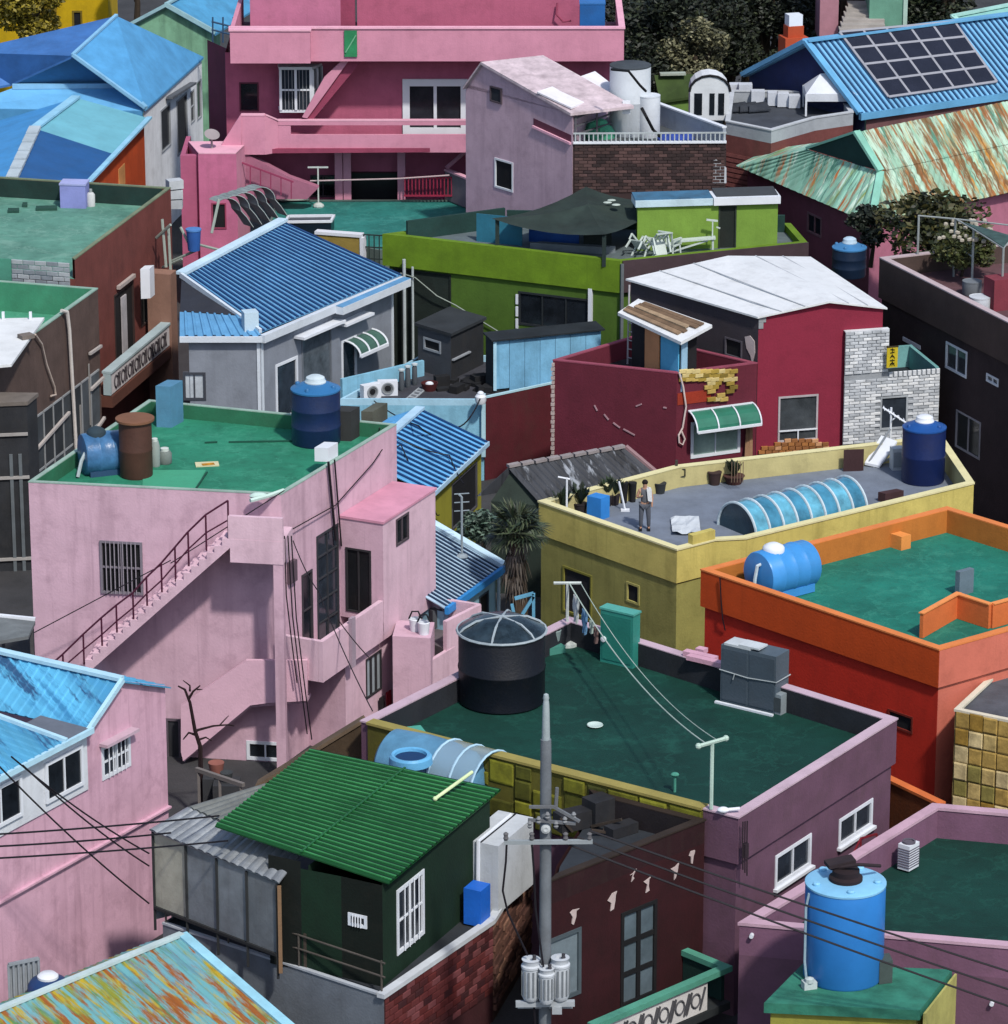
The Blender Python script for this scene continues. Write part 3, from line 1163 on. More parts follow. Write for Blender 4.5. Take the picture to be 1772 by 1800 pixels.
thin(mb, ylS * .6 + ylS2 * .4 + Vector((-.05, .12, 0)), ylS2 + Vector((-.05, .12, 0)), 5.005, 5.32, .24)
part(mb, 'raised_kerb', YEP, yl.root)
mb = MB()
for t_ in (.02, .3, .62, .9):
    p_ = xy(ylM) * (1 - t_) + xy(ylN) * t_
yl.done()

# ================================================================== pink house with the outside stair
PINK = mat('#c4a3b2', var=.1, streak=.45, dirt='#7a5a6a')
PINKL = mat('#cfb0bd', var=.09, streak=.35, dirt='#8a6a7a')
pkL, pkF, pkR, pkB = q(50, 846, 9), q(494, 868, 9), q(697, 745, 9), q(262, 702, 9)
pk = House('pink_house', 'tall pink house with outside stair and green roof terrace', [pkL, pkF, pkR, pkB])
PKG = deck('#2a7a5f', '#449478')
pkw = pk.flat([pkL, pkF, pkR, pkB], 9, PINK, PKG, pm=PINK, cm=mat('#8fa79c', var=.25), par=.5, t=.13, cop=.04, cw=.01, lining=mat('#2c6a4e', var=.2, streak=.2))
wf, wrr = pkw[0], pkw[1]
GRW = mat('#8f8a92', rough=.6, var=.2)
pk.win(wf, (176, 950), (252, 1045), fm=mat('#77717b'), pm=DARK, nx=2, ny=2, bars=8, barm=mat('#8d8790'), fw=.06, proud=.06)
pk.win(wf, (434, 1302), (499, 1338), nx=2, pm=GLASS, fw=.09)
# right face
dk = mat('#17191c', rough=.4, var=.5)
pk.win(wrr, (530, 1012), (550, 1130), nx=1, ny=2, pm=GLASS, fm=mat('#3a363c'), fw=.06, label='narrow dark window')
pk.win(wrr, (556, 944), (596, 1112), nx=2, ny=5, pm=GLASS2, fm=mat('#303238'), fw=.06, name='door')
mb = MB()
pbx = wrr.hit(510, 1004)
u_, z_ = wrr.uv(510, 1004)
mb.obox(wrr.pt(u_ - .22, z_ - .35, .003), wrr.d * .45, wrr.n * .14, Z * .7)
part(mb, 'meter_box', mat('#5a4a54'), pk.root)
# bay on the right face
bz = 6.2
u0b, _ = wrr.uv(606, 905); 
by0 = wrr.hit(603, 905)
bz = wrr.uv(603, 905)[1]
bay_n = q(673, 921, bz)
dout = (bay_n - wrr.p0).dot(wrr.n)
un = (bay_n - wrr.p0).dot(wrr.d)
far = q(743, 858, bz)
uf = (far - wrr.p0).dot(wrr.d)
Wbay = Wall(wrr.pt(un, 0, dout), wrr.pt(uf, 0, dout), 0, bz)
bl = Wall(wrr.pt(un, 0, .003), wrr.pt(un, 0, dout), 0, bz)
zbay0 = Wbay.uv(675, 1095)[1]
bal_in = Wbay.uv(540, 1160)
zb_top = Wbay.uv(612, 1098)[1]
zb_bot = Wbay.uv(614, 1168)[1]
wA = pk.wall(wrr.pt(un, 0, .003), wrr.pt(un, 0, dout), zbay0, bz, PINK)
wB = pk.wall(wrr.pt(un, 0, dout), wrr.pt(uf, 0, dout), zb_bot, bz, PINKL)
wC = pk.wall(wrr.pt(uf, 0, dout), wrr.pt(uf, 0, .003), zb_bot, bz, PINK)
pk.win(wA, (608, 962), (653, 1080), nx=2, pm=dk, fm=mat('#2c2a2e'), fw=.05, name='door')
pk.win(wB, (696, 914), (718, 946), nx=2, pm=GLASS, fm=mat('#4a4248'), fw=.05)
mb = MB()
mb.obox(wrr.pt(un - .04, bz, .003), wrr.d * (uf - un + .08), wrr.n * (dout + .04), Z * .08)
part(mb, 'bay_roof', mat('#c48ba0', var=.15), pk.root)
# balcony: slab and parapet along the right face, and the front return
uL = wrr.uv(494, 1150)[0] - .2
ubs = (q(540, 1160, zb_top) - wrr.p0).dot(wrr.d)
mb = MB()
mb.obox(wrr.pt(-.35, zb_bot, dout - .16), wrr.d * (un - .03 + .35), wrr.n * .16, Z * (zb_top - zb_bot))
mb.obox(wrr.pt(-.35, zb_bot + .002, .003), wrr.d * .16, wrr.n * (dout - .17), Z * (zb_top - zb_bot - .004))
part(mb, 'balcony_parapet', PINKL, pk.root)
mb = MB()
mb.obox(wrr.pt(-.3, zb_bot + .003, .003), wrr.d * (uf + .25), wrr.n * (dout - .17), Z * .18)
part(mb, 'balcony_floor', PINK, pk.root)
mb = MB()
ucol = Wbay.uv(616, 1130)[0] + un
mb.obox(wrr.pt(ucol - .12, zb_bot - .1, dout + .002), Wbay.d * .26, Wbay.n * .12, Z * (zb_top - zb_bot + .3))
part(mb, 'pilaster', mat('#9a8a96'), pk.root)
# sloping stair parapet across the front below the shade line
fo = .75
Wfo = Wall(wf.p0 + wf.n * fo, wf.p1 + wf.n * fo, 0, 9)
pts_ = [(540, 1161), (540, 1232), (470, 1236), (440, 1240), (322, 1338), (318, 1322), (318, 1240), (432, 1161)]
pp = [Wfo.hit(*p_) for p_ in pts_]
mb = MB().slab([p_ for p_ in pp], .14, wf.n)
part(mb, 'stair_parapet', mat('#d2abbb', var=.07), pk.root)
mb = MB()
pa_ = Wfo.hit(538, 1232); pb2 = Wfo.hit(440, 1240); pc2 = Wfo.hit(322, 1336)
for a_, b_ in ((pa_, pb2), (pb2, pc2)):
    mb.slab([a_ - wf.n * .15, b_ - wf.n * .15, b_ - wf.n * (fo - .01), a_ - wf.n * (fo - .01)], .12)
part(mb, 'stair_soffit', PINK, pk.root)
# outside stair: stepped slab with railing
so_ = 1.5
Ws = Wall(wf.p0 + wf.n * so_, wf.p1 + wf.n * so_, 0, 9)
s0 = Ws.uv(150, 1172); s1 = Ws.uv(404, 948)
nst = 19
prof = []
for i in range(nst):
    a = s0[0] + (s1[0] - s0[0]) * i / nst
    b = s0[0] + (s1[0] - s0[0]) * (i + 1) / nst
    z1_ = s0[1] + (s1[1] - s0[1]) * (i + 1) / nst
    mb = MB()
    za_, zb_ = s0[1] + (s1[1] - s0[1]) * i / nst - .28, z1_ - .28
    mb.slab([Ws.pt(a, za_), Ws.pt(b, zb_), Ws.pt(b, z1_), Ws.pt(a, z1_)], so_ - .02, Ws.n)
    part(mb, 'step', PINKL, pk.root)
# landing beam
mb = MB()
l0 = s1[0]; l1 = Ws.uv(497, 945)[0]
zl = s1[1]
mb.obox(Ws.pt(l0, zl - .75, -so_ + .02), Ws.d * (l1 - l0), Ws.n * (so_ - .02), Z * .75)
mb.obox(Ws.pt(l0 - .05, zl + .003, -.16), Ws.d * (l1 - l0 + .05), Ws.n * .15, Z * .75)
part(mb, 'landing', PINKL, pk.root)
mb = MB()
mb.obox(Ws.pt(l1 - .32, 0, -.3), Ws.d * .3, Ws.n * .28, Z * (zl - .76))
part(mb, 'pillar', PINK, pk.root)
RLG = mat('#4a1f33', rough=.5, var=.1, bump=0)
hr = MB()
posts = [(402, 948, 880), (363, 968, 905), (332, 995, 935), (309, 1022, 962), (285, 1050, 990), (259, 1072, 1015), (235, 1094, 1042), (206, 1120, 1064), (180, 1145, 1086), (148, 1168, 1115), (112, 1195, 1150)]
tops, mids = [], []
for x, yb, yt in posts:
    u, zb = Ws.uv(x, yb, -.08)
    _, zt_ = Ws.uv(x, yt, -.08)
    b = Ws.pt(u, zb, -.08); t_ = Ws.pt(u, zt_, -.08)
    hr.tube([b, t_], .032, 6)
    tops.append(t_); mids.append(b * .5 + t_ * .5)
hr.tube(tops + [Ws.hit(85, 1172, -.08)], .035, 6)
hr.tube(mids, .028, 6)
part(hr, 'stair_railing', RLG, pk.root)
addwin_later = True
# lower right wall detail
wlow = wrr
lowW = pk.wall(wrr.pt(ucol + .1, 0, dout - .25), wrr.pt(uf + 1.4, 0, dout - .25), 0, zb_bot, PINKL)
lowL = pk.wall(wrr.pt(ucol + .1, 0, .003), wrr.pt(ucol + .1, 0, dout - .25), 0, zb_bot, PINK)
pk.win(lowW, (643, 1160), (670, 1210), nx=3, pm=mat('#9aa4ab', rough=.3, var=.2), fm=mat('#2c2a2e'), fw=.04, mw=.1)
pk.win(lowW, (706, 1182), (727, 1205), nx=1, pm=DARK, fm=mat('#6a5660'), fw=.03, name='door')
pk.win(wrr, (552, 1248), (596, 1282), nx=2, pm=mat('#aab4b6', rough=.3, var=.25), fm=mat('#4a4a50'), fw=.07)
pip = MB()
for dx in (0, .16):
    up = lowW.uv(688, 1100)[0] + dx
    pip.tube([lowW.pt(up, zb_bot + .4, .1), lowW.pt(up, lowW.uv(690, 1180)[1], .1)], .045, 6)
part(pip, 'drain_pipe', mat('#b592a4'), pk.root)
# small walled yard beside it, on the way to the green roof
uy = uf + 1.35
pk.done()
# dark cables falling down the corner
mb = MB()
for i, (xs, xe, ye) in enumerate(((494, 500, 1160), (500, 522, 1200), (506, 540, 1290), (512, 548, 1300))):
    a_ = Wfo.hit(xs, 942, .45); b_ = Wfo.hit(xe, ye, .25)
    mid = a_ * .5 + b_ * .5 - Vector((.12, 0, 0))
    mb.tube([a_, a_ * .6 + b_ * .4 - Vector((.1, 0, 0)), b_ * .75 + a_ * .25 - Vector((.05, 0, 0)), b_], .022, 5)
solo(mb, 'cable_bundle', 'dark cables hanging down the corner of the tall pink house', 'cables', WIRE)
wb = MB()
a_ = wrr.hit(468, 880, .3); 
wb.tube([Wfo.hit(300, 990, .5), Wfo.hit(500, 862, .35)], .018, 5)
wb.tube([Wfo.hit(60, 1112, .3), Wfo.hit(300, 985, .5)], .018, 5)
wb.tube([wrr.hit(500, 938, .2), wrr.hit(590, 888, .12), wrr.hit(655, 815, .1), wrr.hit(672, 790, .12)], .02, 5)
wb.tube([wrr.hit(577, 812, .1), wrr.hit(590, 950, .1)], .045, 5)
wb.tube([wrr.hit(588, 808, .1), wrr.hit(600, 960, .1)], .03, 5)
solo(wb, 'wall_cable', 'thin dark cables clipped along the tall pink house walls', 'cables', WIRE)

# walled yard with washing things, behind the mauve house roof
yd = [q(742, 1052, 3.6), q(843, 1060, 3.6)]

# ================================================================== pink gabled house, bottom left
z7 = 7.5
plR, plL = q(290, 1205, z7), q(150, 1278, z7)
dpl = (xy(plR) - xy(plL)).normalized()
npl = Vector((dpl.y, -dpl.x, 0))
plFar = xy(plL) - dpl * 9
back = -npl * 7.5
pl = House('gabled_pink_house', 'pink gabled house with streaked blue roof and barred window', [plFar, plR, xy(plR) + back, plFar + back])
PNK2 = mat('#c9a0b2', var=.12, streak=.5, dirt='#6a4050')
wp = pl.wall(xy(plFar), xy(plR), 0, z7, PNK2)
pl.wall(xy(plR), xy(plR) + back, 0, z7, PNK2)
pl.wall(plFar + back, plFar, 0, z7, PNK2)
ap = wp.hit(206, 1196)
pl.gable([plL, plR, ap], PNK2)
uw, _ = wp.uv(150, 1278)
# whitewashed strip with the long windows left of the gable
uu = uw - .05
zs0 = wp.uv(150, 1388)[1]
wt_ = MB()
wt_.obox(wp.pt(0.02, zs0, .003), wp.d * (uw - .04), wp.n * .05, Z * (z7 - zs0 - .1))
wht = part(wt_, 'whitewashed_band', WHITE, pl.root)
wp2 = Wall(wp.p0 + wp.n * .056, wp.p1 + wp.n * .056, 0, z7)


class _H: pass


def facewin(h, w, tl, br, **k):
    "window set on a cladding without cutting the wall behind"
    n0 = list(w.holes)
    f = h.win(w, tl, br, rec=.0, proud=.05, **k)
    w.holes = n0
    return f


def addwin(root, w, tl, br, fm=TRIM, pm=GLASS, nx=2, ny=1, fw=.07, name='window', bars=0, barm=None):
    u0, z1 = w.uv(*tl); u1, z0 = w.uv(*br)
    mb = MB()
    for a, b, c, d in ((u0, z1 - fw, u1, z1), (u0, z0, u1, z0 + fw), (u0, z0 + fw, u0 + fw, z1 - fw), (u1 - fw, z0 + fw, u1, z1 - fw)):
        mb.obox(w.pt(a, b, .003), w.d * (c - a), w.n * .07, Z * (d - b))
    for i in range(1, nx):
        x = u0 + (u1 - u0) * i / nx
        mb.obox(w.pt(x - .03, z0 + fw, .003), w.d * .06, w.n * .06, Z * (z1 - z0 - 2 * fw))
    for j in range(1, ny):
        zz = z0 + (z1 - z0) * j / ny
        mb.obox(w.pt(u0 + fw, zz - .025, .003), w.d * (u1 - u0 - 2 * fw), w.n * .055, Z * .05)
    f = part(mb, name, fm, root)
    pb = MB()
    pb.obox(w.pt(u0 + fw, z0 + fw, .004), w.d * (u1 - u0 - 2 * fw), w.n * .025, Z * (z1 - z0 - 2 * fw))
    part(pb, 'pane', pm, f)
    if bars:
        bb = MB()
        for i in range(bars):
            x = u0 + (u1 - u0) * (i + 1) / (bars + 1)
            bb.bar(w.pt(x, z0, .09), w.pt(x, z1, .09), .03)
        part(bb, 'bars', barm or fm, f)
    return f


addwin(pl.root, wp2, (77, 1342), (145, 1378), pm=GLASS, fw=.1)
addwin(pl.root, wp2, (-40, 1400), (38, 1432), pm=GLASS, fw=.1, nx=2)
pl.win(wp, (178, 1314), (229, 1345), bars=5, fw=.09, pm=GLASS2, ny=2, nx=2, hood=PALEP)
# ledge
uA, zA = wp.uv(290, 1422)
lg = MB()
lg.obox(wp.pt(0.02, zA, .003), wp.d * (wp.L - .02), wp.n * .12, Z * .06)
part(lg, 'ledge', PNK2, pl.root)
up_ = MB()
up_.obox(wp.pt(0.02, zA + .061, .003), wp.d * (uw - .02), wp.n * .05, Z * (zs0 - zA - .065))
# roof planes
PLB = rust_mat('streaked_blue_sheet', '#4d9dc4', ['#2f78a4', '#3f8ab4', '#1f4a70'], (.55, -.8, -.2), along=.1, lo=.5)
ridge_dir = back.normalized()
ov = wp.n * .15
apx = ap + ov
rl_ = MB()
eL = Vector((plL.x, plL.y, z7)) + ov - dpl * .1 - Z * .06
eR = Vector((plR.x, plR.y, z7)) + ov + dpl * .1 - Z * .06
rl_.corr(apx + back, apx, eL, eL + back, 22, .035, shape='trap', flat=.6)
part(rl_, 'roof', PLB, pl.root)
rl_ = MB()
rl_.corr(apx, apx + back, eR + back, eR, 22, .035, shape='trap', flat=.6)
part(rl_, 'roof', PLB, pl.root)
vg = MB()
LB = mat('#a9cfe0', rough=.5, var=.1)
vg.bar(apx + Z * .06 + wp.n * .04, eL + Z * .04 + wp.n * .04, .12, .14)
vg.bar(apx + Z * .08, apx + back + Z * .08, .26, .1)
part(vg, 'verge_board', LB, pl.root)
# lower wing roof to the left (hipped, pale blue)
fz = z7 + .04
q0 = Vector((plL.x, plL.y, fz)) + ov * 2 - dpl * .05
q1 = q0 - dpl * 9
b_ = -npl * 2.0
mb = MB()
mb.corr(q0 + b_ + Z * .45 - dpl * 1.6, q1 + b_ + Z * .45, q1, q0 - dpl * 1.2, 26, .03, shape='trap', flat=.6)
part(mb, 'lower_roof', PLB, pl.root)
mb = MB()
mb.bar(q0 - Z * .05, q1 - Z * .05, .1, .16)
mb.bar(q0 - dpl * 1.2 + Z * .05, q0 + b_ + Z * .5 - dpl * 1.6, .14, .1)
part(mb, 'eaves_board', LB, pl.root)
mb = MB()
mb.slab([q0 - dpl * .05 + Z * .0, q0 + b_ * .9 + Z * .02, q0 + b_ * .9 - dpl * 2.6 + Z * .02, q0 - dpl * 2.4], .06)
part(mb, 'roof_flashing', mat('#5f6570', var=.2), pl.root)
pl.done()

# ================================================================== green shed on its walled platform
zP = 3.0
K = q(675, 1750, zP); K2 = q(866, 1620, zP); KE = q(936, 1508, zP); KW = q(286, 1622, zP)
KN = Vector((-5.6, 111.6, 0))
pf = House('platform', 'raised yard of grey concrete and red brick below the green shed', [KW, K, K2, KE, KN], cat='retaining wall')
KP = [xy(KW), xy(K), xy(K2), xy(KE), xy(KN)]
GC = mat('#6d747c', var=.22, streak=.3)
w0 = pf.wall(KP[0], KP[1], 0, zP, GC)
w1 = pf.wall(KP[1], KP[2], 0, zP, mat('#3a1a1e', var=.3))
w2 = pf.wall(KP[2], KP[3], 0, zP, mat('#4a352e', var=.4, scale=2.5))
pf.wall(KP[3], KP[4], 0, zP, GC)
pf.wall(KP[4], KP[0], 0, zP, GC)
mb = MB()
mb.prism(offset(KP, -.02), zP - .35, zP - .06)
part(mb, 'yard_floor', mat('#2b2f33', var=.3), pf.root)
mb = MB()
for i in (1, 2):
    a, b = KP[i], KP[i + 1]
    d = (b - a).normalized(); n = Vector((d.y, -d.x, 0))
    mb.obox(a - n * .16 + Z * (zP - .05) - d * (.1 if i == 1 else -.02), b - a + d * .1, n * .24, Z * .13)
part(mb, 'coping', mat('#b9bec3', var=.15), pf.root)
mb = MB()
a, b = KP[0], KP[1]
d = (b - a).normalized(); n = Vector((d.y, -d.x, 0))
mb.obox(a - n * .1 + Z * (zP - .04), b - a - d * .25, n * .13, Z * .06)
part(mb, 'wall_top', mat('#a5abb2'), pf.root)
rb = random.Random(3)
BR = [mat('#54201f', var=.3), mat('#461c1e', var=.3), mat('#5f2a2a', var=.3), mat('#3a181c', var=.3), mat('#6d3c3e', var=.3)]
random.seed(5)
brickwork(pf.root, w1, .02, w1.L - .02, .9, zP - .08, 13, 10, None, mats=BR, ld=.035, gap=.14)
BR2 = [mat('#6b4a3e', var=.35), mat('#573a32', var=.35), mat('#7d5c4c', var=.35), mat('#4a3029', var=.35)]
brickwork(pf.root, w2, .02, w2.L - .02, 0.3, zP - .08, 7, 12, None, mats=BR2, ld=.05, gap=.2, jit=.8, name='stone')
# pipe rail in front of the shed
mb = MB()
for z_ in (.55, .95):
    mb.tube([KP[0] + Z * (zP + z_) - n * .05, KP[1] + Z * (zP + z_ - .05) - n * .05], .03, 6)
for t_ in (.01, .3, .62, .985):
    p_ = KP[0].lerp(KP[1], t_) - n * .05
    mb.tube([p_ + Z * zP, p_ + Z * (zP + .95)], .03, 6)
part(mb, 'pipe_rail', mat('#4f4a45', rough=.5), pf.root)
pf.done()

zS = 5.95
SR, SB = q(684, 1553, zS), q(880, 1389, zS)          # eave, right side
TL, TB = q(378, 1452, 6.5), q(546, 1318, 6.5)        # high side
sroof = [TL, TB, SB, SR]
# walls of the shed
sS = q(676, 1554, zS); sE = q(868, 1400, zS)
dS = (xy(sE) - xy(sS)).normalized(); nS = Vector((dS.y, -dS.x, 0))
dW = (xy(TL) - xy(SR)).normalized()
sS = xy(sS) - nS * .12 + dS * .1; sE = xy(sE) - nS * .12
sW = sS + dW * 2.25
GRN = mat('#0d2719', var=.25, streak=.2, dirt='#060f0a')
shed = House('green_shed', 'dark green shed with ribbed green metal roof', [sW, sS, sE, sE + (sW - sS)], cat='shed')
sw1 = shed.wall(sS, sE, zP - .1, zS - .02, GRN)
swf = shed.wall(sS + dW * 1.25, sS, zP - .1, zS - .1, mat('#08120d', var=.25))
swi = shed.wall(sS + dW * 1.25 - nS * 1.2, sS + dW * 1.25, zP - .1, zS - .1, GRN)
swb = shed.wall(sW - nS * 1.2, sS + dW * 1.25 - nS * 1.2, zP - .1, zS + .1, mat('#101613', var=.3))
shed.wall(sE, sE + (sW - sS), zP - .1, zS, GRN)
shed.wall(sE + (sW - sS), sW, zP - .1, zS, GRN)
shed.win(sw1, (697, 1566), (745, 1640), bars=4, nx=2, ny=2, fw=.1, pm=GLASS2)
shed.win(swf, (613, 1604), (645, 1632), bars=4, nx=1, fw=.07, pm=GLASS2)
mb = MB()
RIB = mat('#0f421f', rough=.45, var=.2, scale=1.6, bump=.05, streak=.0)
# ribs run from the high side to the eave
mb.corr(TB, TL, SR, SB, 26, .05, shape='wave')
part(mb, 'roof', RIB, shed.root, smooth=False)
part(roof_strips(TB, TL, SR, SB, 26, .07, .03, k0=0.02, up=0.0), 'groove_shade', mat('#0a2a16', rough=.6, var=.2, bump=0), shed.root, kind='stuff')  # dark green strips paint the shade between the ribs
part(roof_strips(TB, TL, SR, SB, 26, .05, .03, k0=0.5, up=.04), 'rib_crest_light', mat('#357a46', rough=.5, var=.4, bump=0), shed.root, kind='stuff')  # paler strips paint the light along the rib tops
part(MB().bar(TB.lerp(SB, .5) + Z * .075, TL.lerp(SR, .5) + Z * .075, .06, .03), 'sheet_lap', mat('#1c5a2e', rough=.5), shed.root)
mb = MB()
mb.tube([q(765, 1404, 6.2), q(830, 1357, 6.5)], .05, 8)
mb.blob(q(765, 1404, 6.2), .07, .07, .07)
part(mb, 'flue_pipe', mat('#c7d8a8'), shed.root, smooth=True)
shed.done()

# tin lean-to on the left of the shed
lnA, lnB, lnC, lnD = q(262, 1458, 5.7), q(490, 1552, 5.5), q(532, 1497, 5.95), q(330, 1418, 6.1)
ln = House('tin_shelter', 'grey corrugated tin shelter leaning against the green shed', [lnA, lnB, lnC, lnD], cat='shelter')
TIN = mat('#8a9096', rough=.4, var=.3, scale=1.2, streak=.4, metal=.3)
mb = MB()
mb.corr(lnD, lnC, lnB, lnA, 16, .05, shape='wave')
part(mb, 'roof', TIN, ln.root)
mb = MB()
uA_, uB_, uC_, uD_ = q(330, 1418, 6.12), q(400, 1448, 6.1), q(538, 1392, 6.35), q(462, 1378, 6.4)
mb.corr(uD_, uC_, uB_, uA_, 6, .04, shape='wave')
part(mb, 'upper_roof', mat('#6a6e6c', rough=.6, var=.35, streak=.4), ln.root)
lw_ = Wall(xy(lnA) + Vector((.1, .1, 0)), xy(lnB) + Vector((-.05, .1, 0)), zP - .3, 5.45)
PANM = [mat('#9a9a8e', var=.3, streak=.4), mat('#70767c', var=.3, streak=.4), mat('#787e84', var=.3, streak=.4), mat('#666b70', var=.3, streak=.4)]
cuts = [0, .27, .52, .76, 1.0]
for i in range(4):
    mb = MB()
    a, b = lw_.L * cuts[i], lw_.L * cuts[i + 1]
    zt0 = 5.7 - .18 * cuts[i] * 1.0 - .08
    zt1 = 5.7 - .18 * cuts[i + 1] - .08
    mb.slab([lw_.pt(a + .03, 3.4), lw_.pt(b - .03, 3.4), lw_.pt(b - .03, zt1), lw_.pt(a + .03, zt0)], .04, lw_.n)
    part(mb, 'wall_panel', PANM[i], ln.root)
mb = MB()
for c_ in cuts:
    mb.bar(lw_.pt(lw_.L * c_, zP - .3, .02), lw_.pt(lw_.L * c_, 5.6 - .18 * c_, .02), .07)
mb.bar(lw_.pt(0, 3.38, .03), lw_.pt(lw_.L, 3.38, .03), .08)
part(mb, 'frame', mat('#26282a'), ln.root)
mb = MB()
pp_ = lw_.pt(lw_.L + .1, zP - .1, .02)
mb.bar(pp_, pp_ + Z * 2.5, .1)
mb2 = MB(); mb2.cbox(pp_ + Vector((.45, .25, 0)), .6, .06, 1.1, -.6)
part(mb, 'post', mat('#7a6048'), ln.root)
part(mb2, 'board', mat('#4a4038', var=.3), ln.root)
# side wall to the left of the panels
mb = MB()
lp = xy(lnA) + Vector((.1, .1, 0))
mb.slab([lp + Z * zP, lp + (xy(lnD) - xy(lnA)) * .95 + Z * zP, lp + (xy(lnD) - xy(lnA)) * .95 + Z * 5.9, lp + Z * 5.55], .05, lw_.d)
part(mb, 'side_panel', PANM[1], ln.root)

# white cabinet and blue box on the platform
da = (xy(sW) - xy(sS)).normalized(); db = dS
cab, cp0, cA, cB, cH = pbox('cabinet', 'pale grey cabinet as tall as a person beside the green shed', 'cabinet', (876, 1607), zP, da, db, 62, 62, 118, mat('#b9bfc4', var=.12, streak=.2), group=None)
mb = MB()
tp_ = cp0 + cH
mb.tube([cp0 + cA * .55 + cH + cB * .9 + Z * .04, cp0 + cA * .55 + cH + Z * .05 - cB * .02, cp0 + cA * .55 - cB * .03 + Z * .5], .06, 8)
part(mb, 'pipe', TRIM, cab, smooth=True)
mb = MB()
mb.bar(tp_ + cA * .5 + Z * .01, tp_ + cA * .5 + cB + Z * .01, .05, .02)
part(mb, 'top_seam', DARK, cab)
pbox('storage_box', 'bright blue upright box in front of the pale cabinet', 'box', (845, 1630), zP, da, db, 30, 17, 62, mat('#1f63c4', rough=.5, var=.15))

# ================================================================== rusty roof, bottom left corner
zR = 3.6
rr0, rr1 = q(320, 1646, zR), q(-60, 1803, zR)
ev0 = q(540, 1835, 2.6)
drr = (xy(rr1) - xy(rr0)).normalized()
ev1 = xy(ev0) + (xy(rr1) - xy(rr0)); ev1.z = 2.6
dn = (ev0 - rr0).normalized()
rrh = House('rusty_roofed_house', 'low house under blue roof streaked with orange rust', [rr1, ev1, ev0, rr0])
RUST1 = rust_mat('rusty_blue_sheet', '#6a9eac', ['#7d8428', '#4f7a4a', '#a8921e', '#8a4e18', '#5f9aa0'], dn, along=.13, lo=.44)
mb = MB()
mb.corr(rr1, rr0, ev0, ev1, 34, .045, shape='wave')
part(mb, 'roof', RUST1, rrh.root)
mb = MB()
LBL = mat('#8fc4d8', rough=.5, var=.2)
mb.bar(rr0 + Z * .06, ev0 + Z * .06, .3, .1)
part(mb, 'verge_board', LBL, rrh.root)
mb = MB()
mb.bar(rr1 + Z * .08, rr0 + Z * .08, .2, .08)
part(mb, 'ridge_cap', mat('#b3c6c8', var=.2), rrh.root)
bk = Vector((-dn.x, -dn.y, 0)).normalized()
mb = MB()
rb_ = rr0 + bk * 1.6 - Z * .75; rb1 = rr1 + bk * 1.6 - Z * .75
mb.corr(rr1, rr0, rb_, rb1, 34, .045, shape='wave')
part(mb, 'roof', RUST1, rrh.root)
P_ = offset([xy(rb1), xy(ev1), xy(ev0), xy(rb_)], -.25)
for i in range(4):
    rrh.wall(P_[i], P_[(i + 1) % 4], 0, 2.5, mat('#7a8088', var=.2))
rrh.gable([P_[2] + Z * 2.5, P_[3] + Z * 2.5, Vector((rr0.x, rr0.y, 3.5)) - drr * -.25], mat('#7a8088', var=.2))
rrh.done()
# ================================================================== red house with the white roof
RED = mat('#7a2436', streak=.15, var=.1, dirt='#3a0e18')
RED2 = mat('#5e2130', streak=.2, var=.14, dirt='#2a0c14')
rW, rS, rE = q(972, 632, 6), q(1190, 655, 6), q(1331, 637, 6)
rN = xy(q(1120, 588, 6))
rd = House('red_house', 'dark red house with white sheet roof and whitewashed brick corner', [rW, rS, rE, rN])
REDC = mat('#8a4456', var=.2)
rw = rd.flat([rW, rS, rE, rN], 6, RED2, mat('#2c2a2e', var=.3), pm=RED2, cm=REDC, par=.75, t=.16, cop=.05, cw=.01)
rd.win(rw[1], (1215, 743), (1300, 794), nx=2, pm=mat('#8ea49b', rough=.3, var=.4), fw=.1)
# green awning over it
AW = mat('#2d6b58', rough=.35, var=.25, bump=0)
ua, za = rw[1].uv(1210, 722); ub, zb = rw[1].uv(1322, 716)
aw = MB()
seg = 6
for k in range(seg):
    t0, t1 = math.pi / 2 * k / seg, math.pi / 2 * (k + 1) / seg
    mk = lambda u, t: rw[1].pt(u, za - .62 + .6 * math.cos(t), .02 + .75 * math.sin(t))
    aw.slab([mk(ua, t0), mk(ub, t0), mk(ub, t1), mk(ua, t1)], .02, rw[1].n + Z)
awo = part(aw, 'awning', AW, rd.root, smooth=True)
fr = MB()
for k in range(4):
    u = ua + (ub - ua) * k / 3
    fr.tube([rw[1].pt(u, za - .62 + .62 * math.cos(math.pi / 2 * i / 6), .03 + .77 * math.sin(math.pi / 2 * i / 6)) for i in range(7)], .035, 5)
for t_ in (0, math.pi / 2):
    fr.bar(rw[1].pt(ua, za - .62 + .6 * math.cos(t_), .03 + .77 * math.sin(t_)), rw[1].pt(ub, za - .62 + .6 * math.cos(t_), .03 + .77 * math.sin(t_)), .09)
part(fr, 'awning_frame', TRIM, awo)
